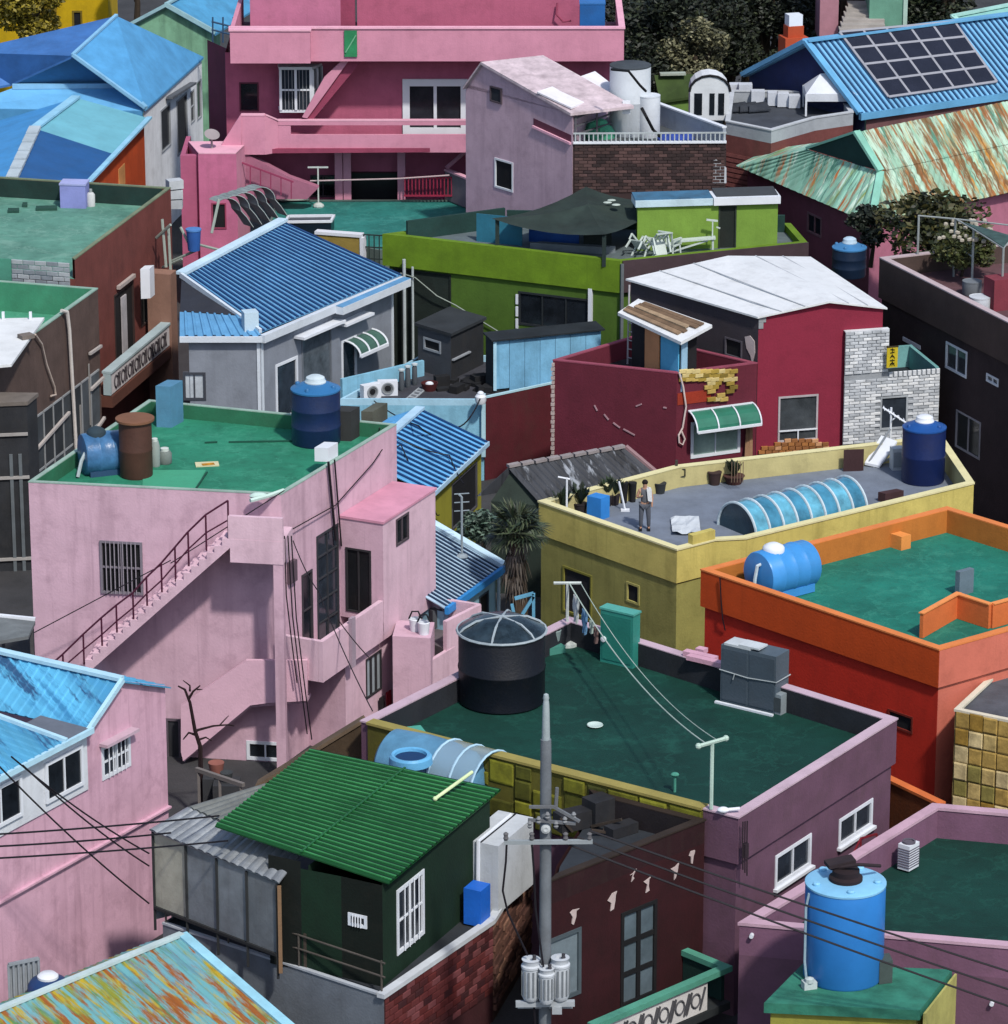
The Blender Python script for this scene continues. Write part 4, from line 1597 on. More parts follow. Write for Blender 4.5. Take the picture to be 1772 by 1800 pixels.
# exposed yellow bricks and the orange patch under the terrace edge
random.seed(21)
YB = [mat('#9b8338', var=.3), mat('#b79d55', var=.3), mat('#7d6a2c', var=.3), mat('#c4b27a', var=.3)]
om = MB()
u0, z0 = rw[1].uv(1192, 712); u1, z1 = rw[1].uv(1250, 655)
om.obox(rw[1].pt(.03, z0, .002), rw[1].d * (u1 - .03), rw[1].n * .02, Z * (5.2 - z0))
part(om, 'bare_patch', mat('#8e2f1c', var=.2), rd.root)
for r in range(8):
    for c in range(9):
        x, y = 1200 + c * 11 + (r % 2) * 5, 652 + r * 7
        if y > 668 and x < 1243: continue
        if r > 5 and x > 1275: continue
        if x > 1290 or (r >= 3 and random.random() < .3): continue
        u, zz = rw[1].uv(x, y)
        piece('brick', rd.root, rw[1].pt(u, zz, .024), rw[1].d, rw[1].n, .34, .15, .06 + random.uniform(0, .04), random.choice(YB))
# pale stepped quoin at the corner and the chipped line on the left wall
mb = MB()
for k in range(23):
    p_ = rw[0].pt(.0, 5.75 - k * .17, .002)
    mb.obox(p_ - rw[0].d * (.05 if k % 2 else .02), rw[0].d * (.13 if k % 2 else .09), rw[0].n * .08, Z * .13)
part(mb, 'quoin', mat('#b5a5a0', var=.2), rd.root, kind='stuff')
mb = MB()
for x, y, x2, y2 in ((1045, 712, 1050, 722), (1062, 728, 1070, 738), (1078, 743, 1090, 752), (1096, 754, 1116, 765), (1118, 714, 1128, 710), (1166, 716, 1172, 717)):
    mb.bar(rw[0].hit(x, y, .01), rw[0].hit(x2, y2, .01), .05)
part(mb, 'plaster_chip', mat('#a08088'), rd.root, kind='stuff')
mb = MB()
mb.tube([rw[1].hit(1194, 655, .1), rw[1].hit(1201, 680, .1), rw[1].hit(1206, 715, .12), rw[1].hit(1200, 752, .1), rw[1].hit(1193, 765, .1), rw[1].hit(1194, 778, .1), rw[1].hit(1200, 782, .1), rw[1].hit(1204, 772, .1), rw[1].hit(1198, 758, .1)], .035, 6)
solo(mb, 'white_hose', 'pale hose looped down the corner of the dark red house', 'hose', mat('#c9b9b4'))
# main block under the white roof
ez = 7.75
L1, R1, R2, L2 = q(1332, 557, ez), q(1560, 541, ez), q(1425, 451, ez), q(1100, 490, ez)
mi = offset([L1, R1, R2, L2], -.12)
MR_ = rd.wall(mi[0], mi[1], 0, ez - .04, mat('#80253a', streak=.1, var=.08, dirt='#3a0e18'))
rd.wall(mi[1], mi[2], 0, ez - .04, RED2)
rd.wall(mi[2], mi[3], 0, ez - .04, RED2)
LW_ = rd.wall(mi[3], mi[0], 0, ez - .04, mat('#3f3a40', var=.2, streak=.2))
pk_f = MR_.hit(1455, 527)
rd.gable([MR_.pt(0, ez - .04), MR_.pt(MR_.L, ez - .04), pk_f - Z * .05], MR_.m)
bdir = (L2 - L1)
bdir2 = R2 - R1
WROOF = mat('#d3d6d8', rough=.6, var=.08, streak=.15, scale=.5)
pf_ = Vector(pk_f) + MR_.n * .2
tb = (pf_.x - L1.x) / (R1.x - L1.x)
pb_ = L2.lerp(R2, tb); pb_.z = pf_.z
mb = MB()
mb.slab([L1, pf_, pb_, L2], .07)
part(mb, 'roof', WROOF, rd.root)
mb = MB()
mb.slab([pf_, R1, R2, pb_], .068)
part(mb, 'roof', WROOF, rd.root)
mb = MB()
for t_ in (.33, .66):
    mb.bar(L1.lerp(pf_, t_) + Z * .012, L2.lerp(pb_, t_) + Z * .012, .05, .03)
    mb.bar(pf_.lerp(R1, t_) + Z * .012, pb_.lerp(R2, t_) + Z * .012, .05, .03)
part(mb, 'seam', mat('#b0b4b8'), rd.root)
rd.win(MR_, (1369, 698), (1436, 772), nx=1, ny=1, fm=mat('#a9a3a6'), pm=mat('#3d4246', rough=.25, var=.6), fw=.06)
mb = MB()
u0, z0 = MR_.uv(1369, 758); u1, _ = MR_.uv(1436, 758)
mb.bar(MR_.pt(u0, z0, .03), MR_.pt(u1, z0, .03), .05)
mb.bar(MR_.pt((u0 + u1) / 2, z0, .03), MR_.pt((u0 + u1) / 2, z0 - .4, .03), .05)
part(mb, 'window_rail', TRIM, rd.root)
# broken brown brick along the foot
BB = [mat('#a06a3a', var=.3), mat('#8a5a34', var=.3), mat('#c2926a', var=.3)]
random.seed(8)
for x, y in [(1338 + 12 * i, 794) for i in range(11)] + [(1343 + 12 * i, 787) for i in range(10)] + [(1366 + 12 * i, 780) for i in range(8)] + [(1384 + 12 * i, 774) for i in range(5)]:
    u, zz = MR_.uv(x, y)
    piece('brick', rd.root, MR_.pt(u, zz, .006), MR_.d, MR_.n, .25, .14, .09, random.choice(BB))
# broken grey corner under the eave and the peeled white patch
mb = MB()
for (x, y, w_, h_) in ((1338, 562, .28, .2), (1334, 572, .18, .25)):
    u, zz = MR_.uv(x, y)
    mb.obox(MR_.pt(max(.0, u - .1), zz - h_ / 2, .003), MR_.d * w_, MR_.n * .03, Z * h_)
part(mb, 'bare_corner', mat('#8a8d90', var=.3), rd.root)
mb = MB()
pts = [LW_.hit(x, y, .02) for x, y in ((1309, 592), (1318, 590), (1326, 600), (1327, 620), (1322, 640), (1319, 625), (1312, 612))]
mb.slab(pts, .02, LW_.n)
part(mb, 'peeled_patch', mat('#c3b6b4', var=.2), rd.root)
rd.win(LW_, (1275, 592), (1304, 632), nx=1, pm=DARK, fm=mat('#55525a'), fw=.05)
rd.done()

# whitewashed brick annex
WB = mat('#ccd0d4', var=.18, scale=2)
AN0, AN1 = MR_.hit(1481, 780, .22), MR_.hit(1648, 780, .22)
bkv = xy(q(1576, 612, ez - 2.2)) - xy(q(1562, 650, ez - 2.2))
nz = MR_.n
zlow = MR_.uv(1600, 651, .22)[1]
zhi = MR_.uv(1520, 582, .22)[1]
uM = Wall(AN0, AN1, 0, 5).uv(1560, 700)[0]
wA0 = Wall(AN0, AN1, 0, 5)
an = House('brick_annex', 'whitewashed brick corner wall stepping down beside the dark red house', [AN0, AN1, AN1 - nz * 3, AN0 - nz * 1], cat='brick wall')
GREYM = mat('#8f9499', var=.25)
anw = an.wall(AN0, AN1, 0, zlow, GREYM)
anu = an.wall(AN0, wA0.pt(uM, 0), zlow, zhi, GREYM)
an.wall(wA0.pt(uM, 0), wA0.pt(uM, 0) - nz * .21, zlow, zhi, GREYM)
an.wall(AN1, AN1 - nz * 3.2, 0, zlow, mat('#8f9499', var=.2))
mb = MB()
mb.obox(wA0.pt(0, zhi, -.21), wA0.d * uM, nz * .21, Z * .03)
part(mb, 'wall_top', WB, an.root)
an.win(anw, (1548, 698), (1594, 752), nx=1, fm=mat('#9aa0a5'), pm=GLASS2, fw=.06)
mb = MB()
thin(mb, wA0.pt(uM + .1, 0, -3.1), AN1 - nz * 3.1, 0, zlow + .02, .14)
thin(mb, AN1 - wA0.d * .08 - nz * .1, AN1 - wA0.d * .08 - nz * 3.0, zlow - 1, zlow + .02, .14)
part(mb, 'parapet', mat('#6fa3a3', var=.2), an.root)
mb = MB()
mb.prism([wA0.pt(uM, 0, -.3), wA0.pt(wA0.L - .2, 0, -.3), wA0.pt(wA0.L - .2, 0, -3), wA0.pt(uM, 0, -3)], zlow - .9, zlow - .8)
part(mb, 'roof', mat('#20262c'), an.root)
an.done()
random.seed(13)
WBS = [mat('#c9cdd1', var=.15, scale=2), mat('#b4b9be', var=.2, scale=2), mat('#d6d9db', var=.12, scale=2), mat('#a9aeb3', var=.25, scale=2)]
uw0, zw1 = anw.uv(1548, 698); uw1, zw0 = anw.uv(1594, 752)
brickwork(an.root, anw, 0, anw.L, 2.6, zlow - .22, 9, 21, None, mats=WBS, ld=.04, gap=.2,
          skip=lambda u, z, a, h: uw0 - .1 < u < uw1 + .1 and zw0 - .08 < z < zw1 + .08)
brickwork(an.root, anu, 0, anu.L, zlow + .01, zhi, 5, 13, None, mats=WBS, ld=.04, gap=.2)
for i in range(11):
    piece('brick', an.root, anw.pt(uM + (anw.L - uM) * (i + .5) / 11, zlow - .1, .004), anw.d, anw.n, .13, .2, .06, WBS[0])
# yellow banner with black strokes
sg = Wall(AN0 + nz * .3, AN1 + nz * .3, 0, 5)
ua, za = sg.uv(1559, 610); ub, zb = sg.uv(1577, 645)
mb = MB().obox(sg.pt(ua, zb, 0), sg.d * (ub - ua), sg.n * .04, Z * (za - zb))
sgo = solo(mb, 'sign', 'small yellow hanging sign with black characters on the white brick corner', 'sign', mat('#b8a423', var=.15))
mb = MB()
W_, H_ = ub - ua, za - zb
def stroke(x0, y0, x1, y1): mb.bar(sg.pt(ua + W_ * x0, zb + H_ * y0, .045), sg.pt(ua + W_ * x1, zb + H_ * y1, .045), .05, .02)
for s_ in ((.3, .9, .7, .86), (.5, .95, .5, .72), (.3, .72, .7, .76), (.5, .66, .3, .48), (.5, .62, .72, .46), (.35, .55, .65, .55), (.28, .36, .72, .36), (.5, .42, .5, .1), (.5, .28, .28, .1), (.5, .28, .72, .1), (.3, .2, .7, .22)):
    stroke(*s_)
part(mb, 'lettering', mat('#1a1708'), sgo)
mb = MB()
mb.bar(sg.pt(ua - .02, za, .02), sg.pt(ub + .02, za, .02), .05)
part(mb, 'top_bar', mat('#3a3220'), sgo)

# shack on the red terrace with the plank roof
fz_ = 5.25
sA, sB, sC, sD = q(1086, 549, 7.45), q(1197, 601, 7.3), q(1252, 571, 7.5), q(1122, 525, 7.75)
SP = [xy(sA), xy(sB), xy(sC), xy(sD)]
si = offset(SP, -.3)
sh = House('terrace_shack', 'small shack with weathered plank roof on the dark red house terrace', SP, cat='shack')
mb = MB().slab([sA, sB, sC, sD], .12)
part(mb, 'roof', WROOF, sh.root)
random.seed(4)
for i in range(5):
    t0, t1 = .16 + i * .155, .16 + (i + 1) * .155 - .02
    mb = MB()
    a, b = sA.lerp(sD, t0), sB.lerp(sC, t0)
    c, d = sB.lerp(sC, t1), sA.lerp(sD, t1)
    o = Z * (.05 + .05 * random.random())
    k0, k1 = random.uniform(.02, .12), random.uniform(.82, .95)
    mb.slab([a.lerp(b, k0) + o, a.lerp(b, k1) + o, d.lerp(c, k1) + o, d.lerp(c, k0) + o], .05)
    part(mb, 'plank', mat(random.choice(['#8a725a', '#6d5844', '#9a846a']), var=.3, scale=3, streak=.3), sh.root)
wl_ = Wall(si[0], si[1], fz_, 7.1)
for (x0, x1, h_, nm) in ((1135, 1160, '#c48a60', 'door_panel'), (1163, 1194, '#57a5cc', 'door_panel')):
    u0 = wl_.uv(x0, 640)[0]; u1 = wl_.uv(x1, 640)[0]
    mb = MB().obox(wl_.pt(u0, fz_, 0), wl_.d * (u1 - u0), wl_.n * .05, Z * 1.9)
    part(mb, nm, mat(h_, var=.12), sh.root, label='orange door panel' if x0 == 1135 else 'light blue door panel')
wr_ = Wall(si[1], si[2], fz_, 7.1)
mb = MB().obox(wr_.pt(.01, fz_, 0), wr_.d * .35, wr_.n * .05, Z * 1.9)
part(mb, 'corner_panel', mat('#8fb4cc', var=.15), sh.root)
mb = MB().prism(offset(SP, -.42), fz_, 7.2)
part(mb, 'wall', mat('#1f1e22', var=.3), sh.root)
# ladder
ld = MB()
la, lb = q(1103, 640, fz_), q(1121, 644, fz_)
tpa = Vector((la.x, la.y + .25, 8.3))
for p_, hh in ((la, 3.0), (lb, 1.9)):
    ld.tube([p_, p_ + Vector((0.05, .25, hh))], .035, 6)
for k in range(6):
    z_ = .25 + k * .33
    ld.tube([la + Vector((0.05 * z_ / 3, .25 * z_ / 3, z_)), lb + Vector((0.05 * z_ / 2, .25 * z_ / 2, z_))], .025, 5)
solo(ld, 'ladder', 'grey ladder leaning on the dark red terrace beside the shack', 'ladder', mat('#a8a5a8', rough=.5))
mb = MB()
random.seed(6)
for k in range(3):
    b0 = q(1312 + k * 4, 803, 2.5)
    mb.bar(b0, b0 + Vector((random.uniform(-.1, .1), .3, 1.3 + .2 * k)), .12, .04)
solo(mb, 'driftwood', 'weathered boards leaning on the red wall beside the awning window', 'boards', mat('#8a6a50', var=.35))

# ================================================================== dark roofed house behind the yellow terrace
dr0, dr1 = q(893, 822, 4.5), q(1100, 787, 4.5)
e0, e1 = q(952, 888, 3.5), q(1165, 842, 3.5)
dt = House('black_roofed_house', 'low house with sagging black roof sheets behind the yellow terrace', [e0, e1, dr1, dr0])
DT = rust_mat('black_sheet', '#34373d', ['#181a1e', '#8a9098', '#202226'], (.5, -.85, -.3), along=.3, lo=.5)
mb = MB(); mb.corr(dr0, dr1, e1, e0, 18, .05, shape='wave')
part(mb, 'roof', DT, dt.root)
l0 = xy(q(838, 872, 3.6)); l0.z = 3.6
l1 = l0 + (dr1 - dr0); l1.z = 3.6
mb = MB(); mb.corr(dr1, dr0, l0, l1, 18, .05, shape='wave')
part(mb, 'roof', DT, dt.root)
rc = MB()
for k in range(9):
    a = dr0.lerp(dr1, k / 9); b = dr0.lerp(dr1, (k + .85) / 9)
    rt = MB(); rt.bar(a + Z * .06, b + Z * .08, .22, .1)
    part(rt, 'ridge_tile', mat('#8d8686', var=.3), dt.root)
vb = MB(); vb.bar(dr1 + Z * .05, e1 + Z * .05, .2, .1)
part(vb, 'verge_board', mat('#8a6f72', var=.2), dt.root)
dp = [xy(l0), xy(e0), xy(e1), xy(l1)]
dpi = offset(dp, -.2)
GRD = mat('#2a352f', var=.3)
for i in range(4):
    dt.wall(dpi[i], dpi[(i + 1) % 4], 0, 3.4, GRD)
dt.gable([dpi[0] + Z * 3.4, dpi[1] + Z * 3.4, Vector((dr0.x, dr0.y, 4.42)) + (dr1 - dr0).normalized() * .2], GRD)
dt.done()

# ================================================================== little yellow house under the blue roof
b0, b1 = q(739, 719, 4.6), q(636, 808, 4.6)
f0, f1 = q(858, 777, 3.6), q(748, 853, 3.6)
f1 = f0 + (b1 - b0) * 1.0; f1.z = 3.6
by = House('small_yellow_house', 'small yellow house with ribbed bright blue roof beside the pink house', [f1, f0, b0, b1])
BLUE1 = mat('#5a9fd0', rough=.45, var=.25, scale=1.2, bump=.05, streak=.15, dirt='#1a3a6a')
mb = MB(); mb.corr(b0, b1, f1, f0, 16, .03, shape='trap', flat=.62)
part(mb, 'roof', BLUE1, by.root)
part(roof_strips(b0, b1, f1, f0, 16, .1, .05, k0=.3), 'groove_shade', mat('#173a66', rough=.5, var=.2, bump=0), by.root, kind='stuff')  # navy strips stand in for shade in the roof grooves
mb = MB()
mb.bar(f0 - Z * .05, f1 - Z * .05, .12, .16)
mb.bar(b0 + Z * .06, b1 + Z * .06, .35, .1)
part(mb, 'eaves_board', mat('#a9cbe0', rough=.5), by.root)
bd = (f0 - b0)
o_ = [xy(f1), xy(f0), xy(b0) - xy(bd) * .8, xy(b1) - xy(bd) * .8]
oi = offset(o_, -.2)
mb = MB()
r0_, r1_ = Vector((o_[2].x, o_[2].y, 3.7)), Vector((o_[3].x, o_[3].y, 3.7))
mb.corr(b1, b0, r0_, r1_, 16, .08, shape='trap', flat=.62)
part(mb, 'roof', BLUE1, by.root)
YW = mat('#8d8a2e', var=.15, streak=.2)
byw = [by.wall(oi[i], oi[(i + 1) % 4], 0, 3.45, YW) for i in range(4)]
by.gable([oi[1] + Z * 3.45, oi[2] + Z * 3.45, Vector((b0.x, b0.y, 4.5)) - (b0 - b1).normalized() * .2], YW)
by.win(byw[0], (794, 852), (838, 890), nx=1, pm=DARK, fm=mat('#4a4a50'), fw=.05)
by.done()

# second ribbed roof, pale blue house
g0, g1 = q(744, 914, 4.4), q(640, 985, 4.4)
h0 = q(886, 997, 3.3)
h1 = h0 + (g1 - g0); h1.z = 3.3
bs = House('pale_blue_house', 'pale blue house with white and navy striped ribbed roof', [h1, h0, g0, g1])
BLUE2 = mat('#9fb9cc', rough=.4, var=.25, scale=1.4, bump=.05)
mb = MB(); mb.corr(g0, g1, h1, h0, 19, .02, shape='trap', flat=.5)
part(mb, 'roof', BLUE2, bs.root)
mb = roof_strips(g0, g1, h1, h0, 19, .085, .03, k0=.25)
part(mb, 'roof_channel', mat('#22324a', rough=.5), bs.root, kind='stuff')
mb = MB(); mb.bar(g0 + Z * .1, h0 + Z * .1, .32, .1)
part(mb, 'verge_board', mat('#b8d3e2', rough=.5), bs.root)
mb = MB(); mb.bar(h0 - Z * .06, h1 - Z * .06, .14, .24)
part(mb, 'eaves_board', mat('#2f82c4', rough=.5), bs.root)
bd = (h0 - g0)
o_ = [xy(h1), xy(h0), xy(g0), xy(g1)]
oi = offset(o_, -.22)
LBW = mat('#86aebf', var=.15, streak=.2)
bsw = [bs.wall(oi[i], oi[(i + 1) % 4], 0, 3.1, LBW) for i in range(4)]
bs.gable([oi[1] + Z * 3.1, oi[2] + Z * 3.1, oi[2] + Z * 4.2], LBW)
bs.win(bsw[0], (842, 1050), (858, 1084), nx=1, pm=DARK, fm=mat('#3a4650'), fw=.04)
dpz = MB()
dpz.tube([oi[1] + Z * 3.0 + Vector((.1, -.1, 0)), oi[1] + Vector((.1, -.1, 0))], .06, 8)
part(dpz, 'drain_pipe', mat('#9fb4c0'), bs.root)
bs.done()
mb = MB()
ba = q(812, 978, 3.75)
mb.tube([ba, ba + Z * 2.1, ba + Z * 2.2 + Vector((-.1, 0, 0))], .04, 6)
mb.blob(ba, .22, .2, .1)
for k in (1.6, 1.9, 2.2):
    mb.tube([ba + Z * k + Vector((-.25, 0, 0)), ba + Z * k + Vector((.25, .1, 0))], .02, 4)
solo(mb, 'antenna', 'thin mast antenna standing on the striped pale blue roof', 'antenna', mat('#8d9aa2'))

# ================================================================== grey house with the ribbed blue roof
ez = 6.0
gN, gL, gR, gT = q(461, 592, ez), q(316, 592, ez), q(706, 488, ez), q(498, 390, 7.4)
gb = House('grey_house', 'grey house with ribbed bright blue roof and white trim', [gL, gN, gR, gL + (gR - gN)])
GRYL = mat('#7d838d', var=.12, streak=.2, dirt='#3a3e46')
BLUE3 = mat('#5a90b8', rough=.4, var=.2, scale=1.4, bump=.05, streak=.1, dirt='#123a7a')
dF = (xy(gR) - xy(gN)).normalized()          # along the right eave
wid = xy(gL) - xy(gN)                        # across the gable end
back2 = xy(gR) - xy(gN)
# gable over the left end: ridge parallel to the right eave
rzA = q(318, 484, 7.15)
# ridge line from the near gable point to the far end at the top of the picture
ridge0 = Vector((rzA.x, rzA.y, rzA.z))
ridge1 = gT
e_near = q(458, 587, 6.05)
e_far = Vector((gR.x, gR.y, 6.12))
mb = MB()
mb.corr(ridge1, ridge0, Vector((e_near.x, e_near.y, 6.1)), Vector((gR.x, gR.y, 6.12)), 30, .03, shape='trap', flat=.55)
part(mb, 'roof', BLUE3, gb.root)
NAVY = mat('#173a66', rough=.5, var=.2, bump=0)
part(roof_strips(ridge1, ridge0, Vector((e_near.x, e_near.y, 6.1)), Vector((gR.x, gR.y, 6.12)), 30, .1, .04, k0=.28), 'groove_shade', NAVY, gb.root, kind='stuff')  # shade between the ribs coloured in as navy strips
mb = MB()
bk_ = (xy(gN) - xy(gR)); pn = Vector((bk_.y, -bk_.x, 0)).normalized()
if pn.y < 0: pn = -pn
rs_ = ridge0.lerp(ridge1, .1)
mb.corr(rs_, ridge1, ridge1 + pn * .5 - Z * 1.5, rs_ + pn * .5 - Z * 1.5, 28, .075, shape='trap', flat=.55)
part(mb, 'roof', BLUE3, gb.root)
mb = MB()
mb.bar(ridge0 + Z * .08, ridge1 + Z * .1, .42, .12)
part(mb, 'ridge_cap', mat('#b9d2e0', rough=.5), gb.root)
mb = MB()
mb.bar(ridge0 + Z * .02, Vector((e_near.x, e_near.y, 6.15)), .12, .2)
part(mb, 'verge_board', mat('#c3d0da', rough=.5), gb.root)
# small lower roof in front of the gable
mb = MB()
lt0, lt1 = q(316, 548, 6.45), q(432, 556, 6.45)
mb.corr(lt0, lt1, gN + Z * .02, gL + Z * .02, 9, .06, shape='trap', flat=.55)
part(mb, 'lower_roof', BLUE3, gb.root)
mb = MB()
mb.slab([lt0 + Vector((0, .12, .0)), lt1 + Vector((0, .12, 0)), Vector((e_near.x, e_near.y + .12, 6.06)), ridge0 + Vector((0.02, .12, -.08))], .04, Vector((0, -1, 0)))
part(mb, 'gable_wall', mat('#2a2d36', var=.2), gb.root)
fb = MB()
FASC = mat('#c6ced6', rough=.5, var=.08)
fb.bar(gL - Z * .09, gN - Z * .09, .2, .22)
fb.bar(gN - Z * .09, gR - Z * .09, .22, .3)
part(fb, 'fascia', FASC, gb.root)
fb = MB()
j0 = xy(gN).lerp(xy(gR), .5) ; jn = Vector((dF.y, -dF.x, 0))
fb.obox(j0 + jn * .1 + Z * 5.72, (xy(gR) - j0), jn * .34, Z * .3)
part(fb, 'fascia', FASC, gb.root)
fb = MB()
fb.slab([j0 + jn * .0 + Z * 6.06, xy(gR) + Z * 6.06, xy(gR) + jn * .42 + Z * 6.04, j0 + jn * .42 + Z * 6.04], .03)
part(fb, 'gutter_roof', BLUE3, gb.root)
ch = MB()
cpos = q(440, 580, 6.1)
ch.cbox(cpos, .55, .5, .75, .3)
part(ch, 'vent_box', mat('#b5cbd8', var=.15), gb.root)
gi = offset([gL, gN, gR, gL + (gR - gN)], -.18)
gw0 = gb.wall(gi[0], gi[1], 0, ez - .2, GRYL)
gw1 = gb.wall(gi[1], gi[2], 0, ez - .2, GRYL)
gb.wall(gi[2], gi[3], 0, ez - .2, GRYL)
gb.wall(gi[3], gi[0], 0, ez - .2, GRYL)
gb.win(gw0, (322, 655), (362, 703), nx=2, pm=mat('#aeb6bd', rough=.3, var=.3), fm=mat('#3a3e46'), fw=.08)
gb.win(gw1, (484, 642), (524, 725), nx=1, pm=GLASS2, fm=TRIM, fw=.1, name='door')
gb.win(gw1, (530, 590), (583, 672), nx=1, pm=GLASS3, fm=mat('#6a7078'), fw=.06, name='door')
gb.win(gw1, (600, 600), (627, 690), nx=1, pm=GLASS2, fm=TRIM, fw=.09, name='door')
for (x0, y0, x1, y1) in ((516, 592, 590, 566), (590, 570, 640, 552)):
    ua, za = gw1.uv(x0, y0); ub, zb = gw1.uv(x1, y1)
    mb = MB().obox(gw1.pt(ua, (za + zb) / 2, .004), gw1.d * (ub - ua - .02), gw1.n * .5, Z * .1)
    part(mb, 'door_hood', TRIM, gb.root)
ua, za = gw1.uv(604, 602); ub, zb = gw1.uv(652, 590)
mb = MB()
for k in range(6):
    t0, t1 = math.pi / 2 * k / 6, math.pi / 2 * (k + 1) / 6
    mk = lambda u, t: gw1.pt(u, za - .45 + .5 * math.cos(t), .05 + .7 * math.sin(t))
    mb.slab([mk(ua, t0), mk(ub, t0), mk(ub, t1), mk(ua, t1)], .02, gw1.n + Z)
awo = part(mb, 'awning', mat('#3f5f55', rough=.4), gb.root)
mb = MB()
for k in range(4):
    u = ua + (ub - ua) * k / 3
    mb.tube([gw1.pt(u, za - .45 + .53 * math.cos(math.pi / 2 * i / 6), .06 + .73 * math.sin(math.pi / 2 * i / 6)) for i in range(7)], .045, 5)
mb.bar(gw1.pt(ua, za - .45, .78), gw1.pt(ub, za - .45, .78), .12)
part(mb, 'awning_frame', TRIM, awo)
for w_, u in ((gw0, gw0.L - .12), (gw1, 0.03), (gw1, gw1.L - .2)):
    mb = MB()
    mb.obox(w_.pt(u, 0, .004), w_.d * .12, w_.n * .05, Z * (ez - .25))
    part(mb, 'corner_board', FASC, gb.root)
gb.done()

# ================================================================== yard between the grey house and the red house
yz = 3.0
y0_, y1_, y2_ = q(598, 712, yz), q(849, 713, yz), q(974, 686, yz)
y3_ = q(1040, 640, yz); y4_ = q(745, 632, yz)
yd = House('raised_yard', 'dark raised yard with pale blue front wall beside the grey house', [y0_, y1_, y2_, y3_, y4_], cat='yard wall')
LBL_ = mat('#7fb4cc', var=.2, streak=.4, dirt='#3a5a6a')
ydw = yd.flat([y0_, y1_, y2_, y3_, y4_], yz + .25, LBL_, mat('#3a3b42', var=.35, scale=1.5), pm=mat('#9cc4d8', var=.15), par=.25, t=.1)
mb = MB(); 
mb.obox(ydw[1].pt(0.05, 0, .004), ydw[1].d * (ydw[1].L - .05), ydw[1].n * .05, Z * (yz + .3))
part(mb, 'red_wall', mat('#4f1a22', streak=.25, var=.2), yd.root)
mb = MB(); mb.bar(y1_ + Z * -2 + Vector((.02, -.1, 0)), y1_ + Z * .5 + Vector((.02, -.1, 0)), .16)
mb.bar(ydw[1].pt(.1, yz + .33, .03), ydw[1].pt(ydw[1].L, yz + .33, .03), .08)
part(mb, 'corner_post', mat('#a8ccd8'), yd.root)
yd.done()
fb_ = House('blue_wall', 'pale blue low wall along the foot of the grey house', [q(596, 693, yz), q(746, 630, yz)], cat='wall')
mb = MB(); thin(mb, q(600, 696, yz) + Vector((0, .2, 0)), q(744, 660, yz), yz - .3, yz + .62, .14)
part(mb, 'wall', LBL_, fb_.root)

# dark shed in the yard
dsN = q(793, 668, yz + .0); 
ds1 = (xy(q(735, 650, yz)) - xy(dsN)); ds2 = (xy(q(850, 640, yz)) - xy(dsN))
dsL, dsR = xy(dsN) + ds1, xy(dsN) + ds2
ds = House('grey_hut', 'dark grey flat roofed hut with one small window in the yard', [dsL, dsN, dsR, dsL + ds2], cat='hut')
hz = yz + 1.8
DG = mat('#43474d', var=.2, streak=.2)
dw0 = ds.wall(dsL, dsN, yz - .3, hz, DG)
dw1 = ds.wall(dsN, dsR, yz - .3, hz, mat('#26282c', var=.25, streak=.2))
ds.wall(dsR, dsL + ds2, yz - .3, hz, DG); ds.wall(dsL + ds2, dsL, yz - .3, hz, DG)
mb = MB(); mb.prism(offset([dsL, dsN, dsR, dsL + ds2], .1), hz + .003, hz + .12)
part(mb, 'roof', mat('#2c3034', var=.3), ds.root)
ds.win(dw0, (745, 592), (775, 622), nx=1, pm=DARK, fm=mat('#8a9096'), fw=.07)
mb = MB(); mb.bar(dw1.pt(.05, hz - 1.0, .05), dw1.pt(dw1.L * .55, hz - 1.0, .05), .1, .06)
part(mb, 'rail', mat('#8d9298'), ds.root)
ds.done()

# pale blue tin shed
tn0, tn1 = q(866, 690, 3.0), q(1066, 690, 3.0)
tn0 = q(868, 690, yz); tnd = (xy(q(1075, 668, yz)) - xy(tn0)).normalized()
tn1 = xy(tn0) + tnd * 4.4
bkn = Vector((-tnd.y, tnd.x, 0)) * .9
ts = House('tin_shed', 'pale blue tin sided shed with black roof in front of the lime house', [tn0, tn1, tn1 + bkn, xy(tn0) + bkn], cat='shed')
tw = Wall(tn0, tn1, yz, 5)
tz = tw.uv(880, 597)[1]
random.seed(2)
for k in range(7):
    a, b = tw.L * k / 7, tw.L * (k + 1) / 7
    lo = yz + (.0 if k > 2 else random.uniform(-.05, .15))
    mb = MB(); mb.corr(tw.pt(a, tz, .02), tw.pt(b - .015, tz, .02), tw.pt(b - .015, lo, .02), tw.pt(a, lo, .02), 4, .03)
    part(mb, 'tin_sheet', mat(random.choice(['#79b0d0', '#74abcc']), var=.25, streak=.5, dirt='#4a6a7a', rough=.5), ts.root)
mb = MB()
mb.slab([tw.pt(-.15, tz + .06, .2), tw.pt(tw.L + .1, tz + .06, .2), tw.pt(tw.L + .1, tz + .12, -.8), tw.pt(-.15, tz + .12, -.8)], .06)
part(mb, 'roof', mat('#20262b', var=.4), ts.root)
mb = MB(); mb.prism([tw.pt(0, 0, -.01), tw.pt(tw.L, 0, -.01), tw.pt(tw.L, 0, -.9), tw.pt(0, 0, -.9)], yz, tz)
part(mb, 'wall', mat('#2a3034', var=.3), ts.root)
mb = MB(); mb.bar(tw.pt(.03, yz + .1, .06), tw.pt(.03, tz, .06), .12)
part(mb, 'corner_post', mat('#a8d0e2'), ts.root)

